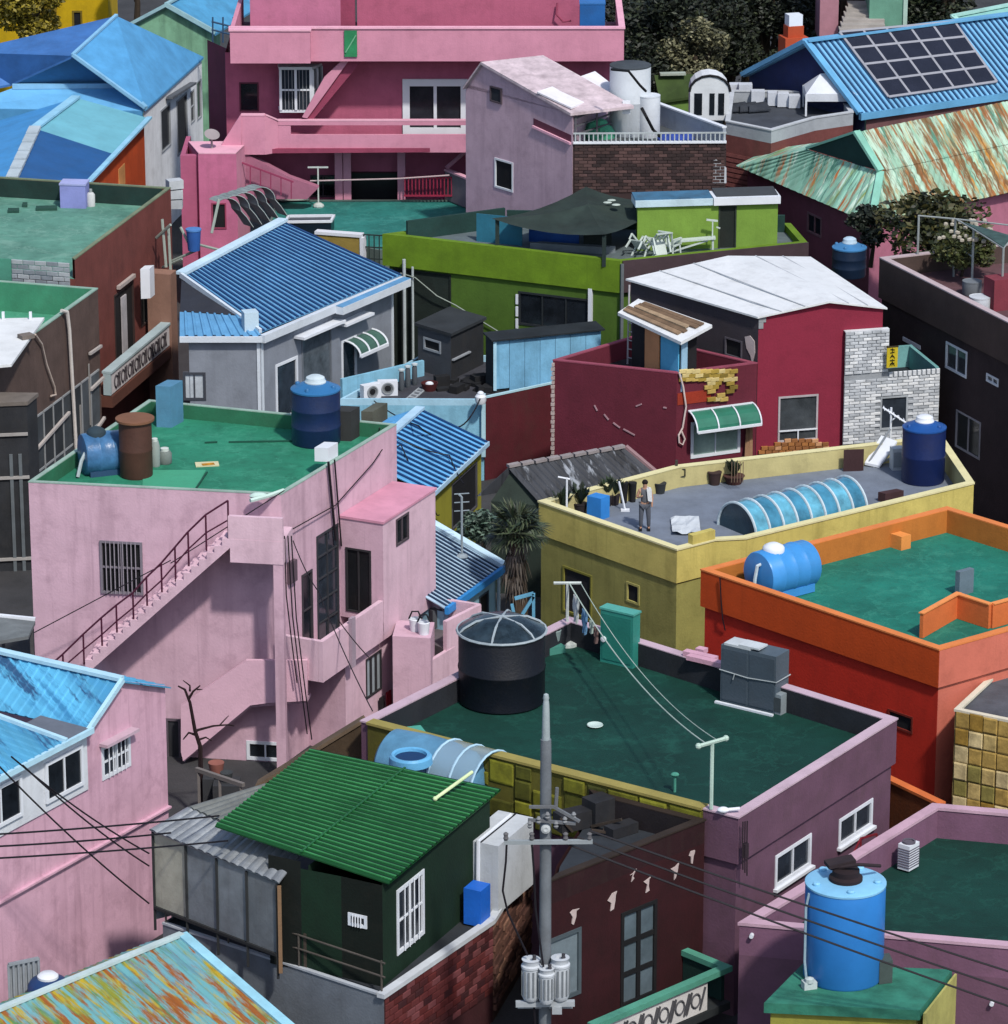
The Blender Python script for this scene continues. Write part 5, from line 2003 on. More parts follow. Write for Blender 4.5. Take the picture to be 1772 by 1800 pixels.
# ================================================================== lime green house
LIME = mat('#607e1a', var=.22, streak=.25, dirt='#34420e')
LIMEW = mat('#466222', var=.18, streak=.2, dirt='#25360e')
grW, grS, grE = q(672, 411, 7), q(1090, 459, 7), q(1420, 426, 7)
grM = q(1390, 392, 7); grN = q(884, 383, 7)
gr = House('lime_house', 'lime green house with walled roof terrace and a low lime room', [grW, grS, grE, grM, grN])
grw = gr.flat([grW, grS, grE, grM, grN], 7, LIMEW, mat('#5a666a', var=.3), pm=LIME, par=.3, band=1.3, out=.12, t=.16)
DKT = mat('#1d3a36', var=.3)
mb = MB()
go = offset([grW, grS, grE, grM, grN], .012)
w_ = Wall(go[1], go[2], 0, 7)
mb.obox(w_.pt(.1, 5.72, .0), w_.d * (w_.L - .1), w_.n * .06, Z * 1.29)
part(mb, 'brown_parapet', mat('#43353a', var=.25, streak=.2), gr.root)
mb = MB()
mb.obox(w_.pt(.0, 2, .02), w_.d * .12, w_.n * .1, Z * 4.9)
part(mb, 'corner_pipe', mat('#5d6468'), gr.root)
gr.win(grw[0], (912, 512), (1036, 585), nx=3, pm=GLASS, fm=mat('#20262a'), fw=.07)
mb = MB()
u0, z0 = grw[0].uv(1036, 510); _, z1 = grw[0].uv(1036, 584)
mb.obox(grw[0].pt(u0, z1, .01), grw[0].d * .16, grw[0].n * .12, Z * (z0 - z1 + .1))
part(mb, 'drain_pipe', TRIM, gr.root)
mb = MB()
u0, z0 = grw[0].uv(910, 515); 
for k in range(4): mb.obox(grw[0].pt(u0 - .06, z0 - .45 - k * .5, .01), grw[0].d * .1, grw[0].n * .06, Z * .4)
part(mb, 'light_strip', TRIM, gr.root)
# dark recess on the left
u0, z1 = grw[0].uv(730, 478); u1, z0 = grw[0].uv(793, 590)
gr.winuv(grw[0], .2, 1.2, u1, 5.6, fm=mat('#1c2420'), pm=mat('#1e2824', var=.4), nx=1, fw=.05, name='recess', pn='recess_panel', rec=.12)
gr.done()
mb = MB()
pA = grw[0].hit(716, 470, .5); pB = grw[0].hit(716, 640, .5)
mb.tube([grw[0].pt(grw[0].uv(716, 470)[0], 6.1, .3), grw[0].pt(grw[0].uv(716, 470)[0], 1.5, .3)], .07, 8)
mb.tube([grw[0].pt(grw[0].uv(729, 478)[0], 5.8, .2), grw[0].pt(grw[0].uv(729, 478)[0], 1.5, .2)], .05, 8)
solo(mb, 'vent_pipes', 'pair of white pipes standing between the grey house and lime house', 'pipes', mat('#aab4b6'))
mb = MB()
mb.tube([grw[0].hit(704, 480, .3), grw[0].hit(730, 488, .3), grw[0].hit(768, 520, .2), grw[0].hit(800, 536, .15), grw[0].hit(880, 585, .1)], .025, 5)
solo(mb, 'slack_cable', 'slack pale cable crossing the front of the lime house', 'cable', mat('#8a948c'))

# low lime room on the terrace, right
fl = 6.7
mb = MB()
bp_ = offset([grW, grS, grE, grM, grN], -.3)
thin(mb, bp_[0] + Vector((.3, .1, 0)), bp_[4], 6.7, 7.5, .14); thin(mb, bp_[4] + Vector((.1, 0, 0)), bp_[3], 6.7, 7.4, .14)
part(mb, 'back_parapet', DKT, gr.root)
lrA, lrB = q(1128, 440, fl), q(1368, 436, fl)
LG = mat('#70903a', var=.12, streak=.15, dirt='#3a4a14')
lrW, lrS = q(1120, 441, fl), q(1366, 433, fl)
lz = Wall(lrW, lrS, 0, 8).uv(1240, 360)[1]
lbk = Vector((0, 1, 0)) * 1.6
lr = House('lime_room', 'low lime green rooftop room with blue and white flat roof', [lrW, lrS, xy(lrS) + lbk, xy(lrW) + lbk], cat='rooftop room')
lw0 = lr.wall(lrW, lrS, fl - .05, lz, LG)
lr.wall(lrS, xy(lrS) + lbk, fl - .05, lz, LG); lr.wall(xy(lrS) + lbk, xy(lrW) + lbk, fl - .05, lz, LG); lr.wall(xy(lrW) + lbk, lrW, fl - .05, lz, LG)
mb = MB()
mb.obox(lw0.pt(-.1, lz + .003, .12), lw0.d * (lw0.L * .55), -lw0.n * 1.1, Z * .26)
part(mb, 'fascia', mat('#b5ccd6', rough=.5), lr.root, label='pale blue fascia')
mb = MB()
mb.obox(lw0.pt(-.1 + lw0.L * .55 + .02, lz + .003, .2), lw0.d * (lw0.L * .45 + .15), -lw0.n * 1.2, Z * .3)
part(mb, 'fascia', TRIM, lr.root, label='white fascia')
mb = MB()
mb.slab([lw0.pt(-.1, lz + .29, .0), lw0.pt(lw0.L * .53, lz + .29, .0), lw0.pt(lw0.L * .53, lz + .38, -.9), lw0.pt(-.1, lz + .38, -.9)], .05)
part(mb, 'roof', mat('#3a6480', rough=.7, var=.35, streak=.3), lr.root)
mb = MB()
mb.slab([lw0.pt(lw0.L * .56, lz + .33, .0), lw0.pt(lw0.L * 1.0, lz + .33, .0), lw0.pt(lw0.L * 1.0, lz + .4, -1.1), lw0.pt(lw0.L * .56, lz + .4, -1.1)], .05)
part(mb, 'roof', mat('#3a3e42'), lr.root)
lr.win(lw0, (1264, 362), (1293, 440), nx=1, pm=mat('#1d2420', var=.3), fm=mat('#2a332c'), fw=.05, name='doorway')
lr.done()

# dark canopy on posts
cz0 = 8.0
ca, cb2, cc, cd = q(864, 384, 8.1), q(1064, 412, 8.05), q(1172, 350, 8.2), q(1030, 328, 8.3)
cn = House('canopy', 'dark green cloth canopy on posts over the lime house terrace', [ca, cb2, cc, cd], cat='canopy')
mb = MB()
pkc = (ca + cb2 + cc + cd) / 4 + Z * .2
NV = 6
cn_ = [ca, cb2, cc, cd]
for i in range(4):
    a, b = cn_[i], cn_[(i + 1) % 4]
    for j in range(NV):
        for k in range(NV):
            def pt(jj, kk):
                t = jj / NV; s_ = kk / NV
                e = a.lerp(b, t) - Z * (.25 * 4 * t * (1 - t) * (1 - s_))
                return e.lerp(pkc, s_) - Z * (.18 * math.sin(math.pi * s_) * (1 - .3 * math.cos(6 * t)))
            mb.poly([pt(j, k), pt(j + 1, k), pt(j + 1, k + 1), pt(j, k + 1)])
part(mb, 'cloth', mat('#27332f', rough=.9, var=.35), cn.root, smooth=True)
for p_ in (ca, cb2, cc, cd):
    p2 = p_.lerp(pkc, .06)
    mb = MB().bar(Vector((p2.x, p2.y, fl)), Vector((p2.x, p2.y, p2.z - .1)), .16)
    part(mb, 'post', mat('#22302f'), cn.root)
for px_, py_ in ((1075, 352), (1083, 360), (1068, 356)):
    mb = MB().blob(q(px_, py_, 8.35), .18, .14, .04)
    part(mb, 'pale_patch', mat('#a8b4ac'), cn.root)
# blue tarpaulin wall under the canopy and the grey slab
tb_ = House('tarpaulin_screen', 'blue tarpaulin screen standing under the dark green canopy', [q(845, 430, fl), q(1010, 436, fl)], cat='screen')
for (x0, x1, h_) in ((838, 918, '#2c6a80'), (930, 1018, '#1f4f9c')):
    a, b = q(x0, 424, fl), q(x1, 432, fl)
    mb = MB(); thin(mb, a, b, fl, fl + 1.15, .05)
    part(mb, 'sheet', mat(h_, rough=.5, var=.25), tb_.root)
mb = MB(); thin(mb, q(1026, 440, fl), q(1075, 442, fl), fl, fl + 1.0, .05)
part(mb, 'sheet', mat('#1b2424'), tb_.root)
pbox('low_table', 'long grey table behind the lime house parapet under the canopy', 'table', (1062, 447), fl, Vector((-1, .25, 0)), Vector((1, .5, 0)), 130, 20, 12, mat('#6d757a', var=.2))

# white garden chairs and bench on the terrace
CH = mat('#b9c4bf', rough=.5)


def chair(label, p, rot, tilt):
    o = thing('garden_chair', label, 'chair', p, 'white garden chairs on the lime house terrace')
    R = Matrix.Rotation(rot, 4, 'Z') @ Matrix.Rotation(tilt, 4, 'X')
    f = lambda x, y, z: p + R @ Vector((x, y, z)) + Z * .28 * abs(math.sin(tilt))
    mb = MB().slab([f(-.3, -.3, .42), f(.3, -.3, .42), f(.3, .3, .42), f(-.3, .3, .42)], .05)
    part(mb, 'seat', CH, o)
    mb = MB()
    for k in range(4):
        x = -.27 + .18 * k
        mb.bar(f(x, .3, .42), f(x, .42, 1.0), .08, .04)
    mb.bar(f(-.32, .42, 1.0), f(.32, .42, 1.0), .09, .05)
    part(mb, 'backrest', CH, o)
    for sx in (-.27, .27):
        for sy in (-.27, .27):
            mb = MB().bar(f(sx, sy, .4), f(sx * 1.1, sy * 1.15, 0), .06)
            part(mb, 'leg', CH, o)
    for sx in (-.33, .33):
        mb = MB(); mb.bar(f(sx, -.3, .65), f(sx, .36, .7), .07); mb.bar(f(sx, -.28, .65), f(sx, -.28, .4), .05)
        part(mb, 'arm', CH, o)
    return o


chair('white garden chair fallen over beside the canopy post', q(1150, 450, fl), .5, 1.1)
chair('white garden chair upright in front of the lime wall', q(1178, 447, fl), 2.6, 0)
chair('white garden chair tipped back near the parapet, leftmost', q(1116, 453, fl), -.6, -.8)
mb = MB()
bz_ = q(1222, 444, fl)
mb.slab([bz_ + Vector((-.9, -.2, .5)), bz_ + Vector((.8, -.1, .62)), bz_ + Vector((.8, .3, .62)), bz_ + Vector((-.9, .2, .5))], .06)
for sx in (-.8, .7):
    mb.bar(bz_ + Vector((sx, 0, 0)), bz_ + Vector((sx, 0, .55)), .08)
mb.bar(bz_ + Vector((-.9, -.2, .1)), bz_ + Vector((.5, 0, .5)), .06)
solo(mb, 'bench', 'white plank bench beside the lime wall', 'bench', CH)
mb = MB()
bz_ = q(1252, 442, fl)
mb.bar(bz_, bz_ + Z * 1.3, .05); mb.bar(bz_ + Vector((-.25, 0, 1.3)), bz_ + Vector((.2, 0, 1.25)), .07); mb.bar(bz_ + Vector((-.2, 0, 0)), bz_ + Vector((.2, 0, 0)), .07); mb.bar(bz_ + Vector((.15, 0, 1.0)), bz_ + Vector((.3, 0, .95)), .05)
solo(mb, 'coat_stand', 'thin white stand beside the dark doorway on the lime terrace', 'stand', CH)

# ================================================================== dark brown house, right edge
DBR = mat('#33272a', var=.25, streak=.2, dirt='#100c0c')
DBB = mat('#4a3c38', var=.2, streak=.25)
z8 = 8.0
d0, d1 = q(1546, 452, z8), q(1772, 566, z8)
dd = (xy(d1) - xy(d0)).normalized(); dn_ = Vector((dd.y, -dd.x, 0))
d1 = xy(d0) + dd * 17
db_ = House('dark_brown_house', 'tall dark brown house with white framed windows at the right edge', [d0, d1, d1 - dn_ * 9, xy(d0) - dn_ * 9])
dbw = db_.flat([d0, d1, d1 - dn_ * 9, xy(d0) - dn_ * 9], z8, DBR, mat('#5a4044', var=.3), pm=DBB, cm=mat('#b3a3a6', var=.15), par=.75, band=1.6, out=.1, t=.16, cop=.05, cw=.01)
w_ = dbw[0]
db_.win(w_, (1588, 592), (1618, 614), nx=2, pm=GLASS, fw=.07)
db_.win(w_, (1664, 600), (1699, 665), nx=2, pm=GLASS2, fw=.07)
db_.win(w_, (1735, 656), (1755, 680), nx=2, pm=GLASS2, fw=.06)
db_.win(w_, (1682, 720), (1722, 808), nx=2, pm=GLASS, fm=mat('#8d8a8f'), fw=.05)
db_.done()
# ================================================================== brown house, left edge
BRW = mat('#574741', var=.22, streak=.3, dirt='#2a201c')
z75 = 7.5
e0, e1 = q(172, 506, z75), q(0, 628, z75)
dv = (xy(e1) - xy(e0)).normalized()
nb_ = Vector((dv.y, -dv.x, 0))
if nb_.x < 0: nb_ = -nb_
b1e = xy(e0) + dv * 14
lf = -nb_ * 9
bl = House('brown_house', 'dark brown house with green roof and grey panelled lower wall at the left edge', [b1e, xy(e0), xy(e0) + lf, b1e + lf])
BG = deck('#468e72', '#6aac90')
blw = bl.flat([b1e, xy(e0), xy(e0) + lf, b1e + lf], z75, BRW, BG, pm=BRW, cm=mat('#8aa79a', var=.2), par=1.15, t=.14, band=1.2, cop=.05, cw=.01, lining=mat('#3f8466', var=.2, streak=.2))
w_ = blw[0]
L_ = w_.L
zq0, zq1 = 0.4, 4.3
PG_ = [mat('#3c4145', var=.3, streak=.3), mat('#4a5055', var=.3, streak=.3), mat('#2c3034', var=.3, streak=.3)]
random.seed(31)
for i in range(9):
    u1 = L_ - .25 - i * .95
    mb = MB(); mb.obox(w_.pt(u1 - .92, zq0, .004), w_.d * .05, w_.n * .06, Z * (zq1 - zq0)); mb.obox(w_.pt(u1 - .86, 2.21, .004), w_.d * .86, w_.n * .05, Z * .08); mb.obox(w_.pt(u1 - .86, zq1 + .01, .004), w_.d * .86, w_.n * .05, Z * .07)
    part(mb, 'panel_frame', mat('#8d9092', var=.2), bl.root)
    for (a, b) in ((zq0, 2.2), (2.3, zq1)):
        mb = MB().obox(w_.pt(u1 - .86, a, .003), w_.d * .86, w_.n * .03, Z * (b - a))
        part(mb, 'wall_panel', random.choice(PG_), bl.root)
for (x0, y0, x1, y1) in ((158, 622, 178, 608), (160, 685, 182, 664), (60, 795, 122, 725), (22, 842, 48, 812), (158, 772, 184, 734), (20, 764, 46, 738)):
    mb = MB().bar(w_.hit(x0, y0, .1), w_.hit(x1, y1, .1), .1)
    part(mb, 'trim_bar', mat('#a9a29e', var=.15), bl.root)
mb = MB()
mb.tube([w_.hit(108, 546, .05), w_.hit(118, 548, .16), w_.hit(122, 580, .16), w_.hit(134, 790, .16)], .07, 8)
part(mb, 'drain_pipe', mat('#c2bcb6'), bl.root, smooth=True)
mb = MB()
mb.tube([w_.hit(62, 588, .1), w_.hit(74, 605, .1), w_.hit(82, 640, .1), w_.hit(96, 680, .1), w_.hit(98, 694, .1), w_.hit(90, 696, .1)], .04, 6)
part(mb, 'hose', mat('#b5a79c'), bl.root, smooth=True)
for (x, y0, y1) in ((153, 640, 750), (138, 712, 780)):
    u = w_.uv(x, y0)[0]
    mb = MB().obox(w_.pt(u, w_.uv(x, y1)[1], .035), w_.d * .07, w_.n * .04, Z * (w_.uv(x, y0)[1] - w_.uv(x, y1)[1]))
    part(mb, 'trim_bar', mat('#8a8784'), bl.root)
bl.done()
mb = MB()
pA, pB, pC, pD = q(-30, 560, 7.62), q(78, 558, 7.62), q(20, 640, 7.62), q(-90, 650, 7.62)
mb.slab([pA, pB, pC, pD], .1)
wsx = solo(mb, 'white_sheet', 'bright white sheet lying over the brown house parapet', 'sheet', mat('#cfd2d3', var=.12))
for x in (6, 54):
    mb = MB().cbox(q(x, 561, 7.62), .1, .1, .28)
    part(mb, 'peg', TRIM, wsx)
mb = MB().cbox(q(46, 594, 7.63), .5, .4, .14, .6)
part(mb, 'block', mat('#6a625c'), wsx)
# dark framed tower in front of it
tz_ = 6.2
t1 = q(47, 712, tz_)
tn_ = House('dark_tower', 'narrow black clad tower with pale floor lines at the left edge', [t1, t1 + Vector((-3, -1.0, 0))])
tp = [xy(t1) + Vector((-3.5, -.5, 0)), xy(t1), xy(t1) + Vector((.25, 1.0, 0)), xy(t1) + Vector((-3.3, 1.2, 0))]
TW = mat('#2a2c30', var=.4, streak=.3, dirt='#4a4640')
tws = [tn_.wall(tp[i], tp[(i + 1) % 4], 0, tz_, TW) for i in range(4)]
mb = MB().prism(offset(tp, .05), tz_ + .003, tz_ + .14)
part(mb, 'roof', mat('#6d6660', var=.25), tn_.root)
for y in (766, 842, 985):
    u, zz = tws[0].uv(10, y)
    mb = MB().obox(tws[0].pt(0, zz, .003), tws[0].d * tws[0].L, tws[0].n * .08, Z * .1)
    part(mb, 'floor_line', mat('#9d9a97', var=.15), tn_.root)
for x in (20, 36):
    u, _ = tws[0].uv(x, 900)
    mb = MB().obox(tws[0].pt(u, 0, .004), tws[0].d * .12, tws[0].n * .06, Z * 4.4)
    part(mb, 'frame_post', mat('#5f666a', var=.2), tn_.root)
tn_.done()

# ================================================================== red brown house, left
RBR = mat('#6e3c36', var=.18, streak=.25, dirt='#2a1614')
z83 = 8.3
E_, S_ = q(300, 329, z83), q(131, 455, z83)
dv2 = (xy(E_) - xy(S_)).normalized()
nn2 = Vector((dv2.y, -dv2.x, 0))
W_ = xy(S_) - nn2 * 9; N_ = xy(E_) - nn2 * 9
rb_h = House('red_brown_house', 'red brown house with faded green roof and white scrolled balcony', [W_, xy(S_), xy(E_), N_])
FG = deck('#588878', '#7fa596')
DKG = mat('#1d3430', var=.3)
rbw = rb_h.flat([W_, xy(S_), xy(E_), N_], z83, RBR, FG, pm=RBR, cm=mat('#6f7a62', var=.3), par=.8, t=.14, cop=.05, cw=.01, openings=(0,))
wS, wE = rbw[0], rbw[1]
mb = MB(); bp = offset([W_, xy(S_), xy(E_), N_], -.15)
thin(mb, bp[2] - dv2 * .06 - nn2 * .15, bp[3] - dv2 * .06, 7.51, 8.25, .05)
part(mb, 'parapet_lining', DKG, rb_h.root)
# cinder blocks on the front
BK = [mat('#8d949a', var=.2, scale=2), mat('#7a8188', var=.22, scale=2), mat('#9ba1a5', var=.2, scale=2)]
random.seed(17)
ua, za = wS.uv(20, 455); ub, zb = wS.uv(124, 502)
mb = MB().obox(wS.pt(0, zb - .8, .002), wS.d * ua, wS.n * .03, Z * (za - zb + .8))
part(mb, 'green_render', mat('#4a8a76', var=.2), rb_h.root)
brickwork(rb_h.root, wS, ua, ub, zb - .8, za, 5, 9, None, mats=BK, ld=.05, gap=.12, name='block')
# long wall: recessed dark opening and doors
rb_h.win(wE, (200, 520), (237, 625), nx=1, pm=mat('#1c1a1c'), fm=mat('#3a2c2a'), fw=.06, name='door')
rb_h.win(wE, (246, 495), (266, 560), nx=1, pm=mat('#3a3836', var=.3), fm=mat('#4a3a38'), fw=.06, name='door')
mb = MB(); u, zz = wE.uv(214, 512)
mb.obox(wE.pt(u - .2, zz - 3.6, .01), wE.d * .55, wE.n * .06, Z * 3.4)
part(mb, 'door_curtain', mat('#a9a5a8', var=.2), rb_h.root)
mb = MB(); mb.bar(wE.hit(208, 506, .1), wE.hit(236, 484, .1), .14)
part(mb, 'lintel', mat('#a59a95'), rb_h.root)
# balcony
bd_ = 1.1
Wb_ = Wall(wE.p0 + wE.n * bd_, wE.p1 + wE.n * bd_, 0, 9)
ua, za = Wb_.uv(196, 672); ub, zb = Wb_.uv(297, 556)
zt_ = (za + zb) / 2
mb = MB().obox(Wb_.pt(ua, zt_ - .85, -.1), Wb_.d * (ub - ua), Wb_.n * .1, Z * .85)
bp_ = part(mb, 'balcony_panel', mat('#c4bfc0', var=.1), rb_h.root)
mb = MB()
x = ua + .5
while x < ub - .4:
    zc = zt_ - .45
    mb.tube([Wb_.pt(x + .2 * math.cos(a * math.pi / 6), zc + .24 * math.sin(a * math.pi / 6), .02) for a in range(13)], .035, 4, cap=False)
    for s_ in (-1, 1):
        mb.bar(Wb_.pt(x + .36 - .1, zc - .28 * s_, .02), Wb_.pt(x + .36 + .1, zc + .28 * s_, .02), .05)
    x += .8
part(mb, 'scrollwork', mat('#4a4448'), bp_)
mb = MB().obox(Wb_.pt(ua - .1, zt_ + .003, -.35), Wb_.d * (ub - ua + .2), Wb_.n * .4, Z * .09)
mb.obox(Wb_.pt(ua - .1, zt_ - .86, -.3), Wb_.d * .1, Wb_.n * .3, Z * .85)
part(mb, 'balcony_rail', mat('#9fb0b4', var=.12), rb_h.root)
mb = MB().obox(Wb_.pt(ua - .1, zt_ - 1.35, -bd_ + .003), Wb_.d * (ub - ua + .2), Wb_.n * (bd_ + .05), Z * .45)
part(mb, 'balcony_floor', mat('#5d3a30', var=.2), rb_h.root)
rb_h.done()
# tan pier closing the balcony
pz = wE.uv(300, 480, bd_)[1]
pp_ = [Wb_.pt(ub + .02, 0, -.9), Wb_.pt(ub + .02, 0, .1), Wb_.pt(ub + .75, 0, .1), Wb_.pt(ub + .75, 0, -.9)]
mb = MB().prism(pp_, 0, Wb_.uv(296, 482)[1])
part(mb, 'pier', mat('#8a6a5c', var=.2, streak=.3), rb_h.root)
pbox('air_conditioner', 'white air conditioner box high on the red brown house wall', 'air conditioner', (256, 519), wE.uv(256, 519, .5)[1], -wE.d, Vector((wE.n.x, wE.n.y, 0)) * 1 + wE.d * .5, 6, 16, 52, TRIM, group='air conditioner units')

# items on its roof
mb = MB()
tkp = q(132, 362, 7.5)
vb = MB().cbox(tkp, 1.05, .8, .95, -.1)
vo = solo(vb, 'water_box', 'lilac blue square tank on the faded green roof', 'water tank', mat('#8288c0', var=.12))
mb = MB().cbox(tkp + Z * .952, 1.1, .85, .07, -.1)
part(mb, 'lid', mat('#9aa0cc', var=.1), vo)
for (x, y, h_, c_, lb) in ((160, 364, .6, '#b9bcbc', 'white plastic canister beside the lilac tank'), (208, 358, .55, '#3a5a50', 'dark green canister on the faded green roof')):
    c, r, k, sn, cs = seat(x, y, 7.5, 15)
    t = thing('canister', lb, 'canister', c, 'canisters on the faded green roof')
    part(MB().lathe(c, [(r, 0), (r, h_ * .8), (r * .6, h_ * .95), (.01, h_)], 18), 'body', mat(h_ and c_), t, smooth=True)
    part(MB().lathe(c + Z * h_ * .95, [(r * .4, 0), (r * .4, .14), (.01, .15)], 12), 'cap', mat('#8d9494'), t, smooth=True)
for x, y, w2, lb in ((24, 372, 18, 'dark low slab nearest the left edge on the faded green roof'), (82, 368, 34, 'long dark slab left of the lilac tank'), (44, 362, 8, 'tiny dark slab by the back parapet of the faded green roof')):
    mb = MB().cbox(q(x, y, 7.5), w2 / 40, .5, .1, .1)
    solo(mb, 'roof_patch', lb, 'slab', mat('#24493f', var=.25), group='dark slabs on the faded green roof')

# ================================================================== blue roofed houses, top left
RB1 = mat('#4f93c4', rough=.6, var=.2, scale=.8, streak=.1, dirt='#1a4a7a')
RB1d = mat('#3b6ba8', rough=.6, var=.25, scale=.8)
LBT = mat('#7fb4d6', rough=.6, var=.12)
apx, ev, evb = q(205, 28, 9.8), q(256, 192, 6.6), q(358, 100, 6.6)
vt = q(128, 98, 8.9)
h1_ = House('blue_roofed_house', 'white walled house with broad bright blue hipped roof', [q(25, 195, 4), q(258, 195, 4), q(358, 110, 4)])
mb = MB().slab([apx, vt, ev, evb], .1)
part(mb, 'roof', RB1, h1_.root)
lft = q(0, 85, 8.9); lfb = q(-60, 130, 7.6); lfe = q(18, 148, 7.2)
mb = MB().slab([apx, q(-70, 92, 8.6), q(-70, 165, 7.0), lfe, vt], .1)
part(mb, 'roof', RB1d, h1_.root)
g1_, g2_ = q(22, 152, 7.25), q(216, 150, 7.25)
mb = MB().slab([vt - Z * .1, g1_ + Vector((0, .3, 0)), g2_ + Vector((0, .3, 0))], .05, Vector((0, -1, 0)))
part(mb, 'gable_wall', mat('#3d6f98', var=.15), h1_.root)
mb = MB()
mb.bar(g1_, g2_, .2, .22); mb.bar(g2_, ev + Z * .05, .2, .2); mb.bar(vt + Z * .05, ev + Z * .07, .2, .14); mb.bar(apx + Z * .05, vt + Z * .05, .16, .1)
part(mb, 'fascia', LBT, h1_.root)
wl0, wl1 = q(30, 160, 6.8), q(252, 196, 6.55)
hW = xy(ev) + Vector((-8.6, .6, 0))
sd_ = (xy(evb) - xy(ev)).normalized()
mb = MB()
fw_ = h1_.wall(hW, xy(ev) + Vector((-.15, .05, 0)), 0, 6.5, RB1)
WH2 = mat('#e2e5e9', var=.12, streak=.2)
rw_ = h1_.wall(xy(ev) + Vector((-.1, .1, 0)), xy(evb) + Vector((-.1, 0, 0)), 0, 6.5, WH2)
part(MB().slab([Vector((hW.x, hW.y, 6.52)), Vector((ev.x - .1, ev.y + .06, 6.52)), g2_ - Z * .08, g1_ - Z * .08], .1), 'lower_roof', mat('#62a4d2', rough=.6, var=.12), h1_.root)
h1_.win(rw_, (282, 195), (300, 255), nx=1, pm=GLASS, fm=mat('#8d9298'), fw=.07)
h1_.win(rw_, (310, 178), (330, 258), nx=1, pm=GLASS, fm=mat('#8d9298'), fw=.07, name='door')
h1_.win(rw_, (334, 162), (342, 212), nx=1, ny=2, pm=GLASS, fm=mat('#9da2a8'), fw=.06)
h1_.win(rw_, (345, 145), (354, 205), nx=1, pm=GLASS, fm=mat('#9da2a8'), fw=.06)
mb = MB().bar(rw_.hit(298, 172, .2), rw_.hit(340, 146, .2), .3, .1)
part(mb, 'door_hood', mat('#5a5f66'), h1_.root)
h1_.done()

# smaller blue roof in front
rdA, rdB = q(134, 172, 8.0), q(20, 318, 8.0)
evA, evB = q(263, 208, 7.0), q(150, 328, 7.0)
md = q(62, 226, 8.0)
mE = q(200, 271, 7.0)
h2_ = House('teal_roofed_house', 'orange walled house with gabled teal roof, its lower part coloured as shadow', [rdB, evB, evA, rdA])
mb = MB().slab([rdA, md, mE, evA], .08)
part(mb, 'roof', mat('#68a8b8', rough=.6, var=.12, scale=.8), h2_.root, label='upper part of the teal roof in its lit colour')
mb = MB().slab([md, rdB, evB, mE], .08)  # shadow across the lower slope, put in as a deep blue piece
part(mb, 'roof', mat('#1f5288', rough=.6, var=.15, scale=.8), h2_.root, label='lower part of the teal roof in deep blue shadow colour')
lA, lB = q(60, 226, 8.0), q(-10, 318, 7.3)
mb = MB().slab([rdB, md, rdA, rdA + Vector((-3.4, -.6, -.9)), rdB + Vector((-3.4, -.6, -.9))], .08)
part(mb, 'roof', mat('#3f8ac4', rough=.6, var=.15), h2_.root, label='bright blue roof sheet')
for k in range(6):
    a, b = md.lerp(rdB, k / 6), md.lerp(rdB, (k + .88) / 6)
    mb = MB().bar(a + Z * .06, b + Z * .08, .5, .14)
    part(mb, 'ridge_tile', mat('#a9b6bd', var=.15), h2_.root)
mb = MB(); mb.bar(md + Z * .06, rdA + Z * .06, .4, .1); mb.bar(evA + Z * .04, evB + Z * .04, .24, .1)
part(mb, 'ridge_cap', mat('#8cc0da', rough=.6), h2_.root)
oi = offset([xy(rdB) + Vector((-3, -.6, 0)), xy(evB), xy(evA), xy(rdA) + Vector((-3, -.6, 0))], -.2)
OW = mat('#b4491e', var=.2, streak=.2)
for i in range(4):
    w_ = h2_.wall(oi[i], oi[(i + 1) % 4], 0, 6.9, OW)
    if i == 1:
        mb = MB(); u, zz = w_.uv(208, 310); mb.obox(w_.pt(max(.1, u), zz - .6, .003), w_.d * 1.2, w_.n * .03, Z * .9)
        part(mb, 'bare_patch', mat('#c08a54', var=.3), h2_.root)
h2_.done()

# ================================================================== yellow house and bushes, far top left
yy = 208
ya, yb = xy(qy(-40, 60, yy)), xy(qy(192, 60, yy))
yh = House('bright_yellow_house', 'bright yellow house with black windows in the top left corner', [ya, yb, yb + Vector((0, 5, 0)), ya + Vector((0, 5, 0))])
YB_ = mat('#b5960c', var=.15, streak=.2, dirt='#4a3a08')
yw = yh.wall(ya, yb, 0, 16, YB_)
yh.wall(yb, yb + Vector((0, 5, 0)), 0, 16, YB_); yh.wall(ya + Vector((0, 5, 0)), ya, 0, 16, YB_)
mb = MB().prism([ya, yb, yb + Vector((0, 5, 0)), ya + Vector((0, 5, 0))], 16.003, 16.15)
part(mb, 'roof', mat('#5a5348'), yh.root)
yh.win(yw, (127, 19), (145, 50), nx=1, pm=DARK, fm=mat('#6a5a18'), fw=.08)
yh.win(yw, (6, -14), (66, 33), nx=1, pm=mat('#2a2826'), fm=mat('#5a4a18'), fw=.08)
mb = MB().obox(yw.pt(yw.uv(68, 20)[0], 0, .003), yw.d * .9, yw.n * .1, Z * 16)
part(mb, 'pilaster', mat('#7a661a', var=.2), yh.root)
yh.done()
tree('bush', 'rounded yellow green shrub in front of the bright yellow house', qy(50, 130, 203), 5.0, 1.9, ['#6e6416', '#8a7c1c', '#4f4a14', '#a08e24'], n=6000, size=.12, seed=5, clumps=7)
tree('bush', 'yellow flowering shrub between the yellow house and blue roof', qy(240, 60, 206), 5.2, 1.2, ['#a8921a', '#c4aa20', '#6e6416', '#3a3614'], n=4000, size=.11, seed=6, clumps=6)

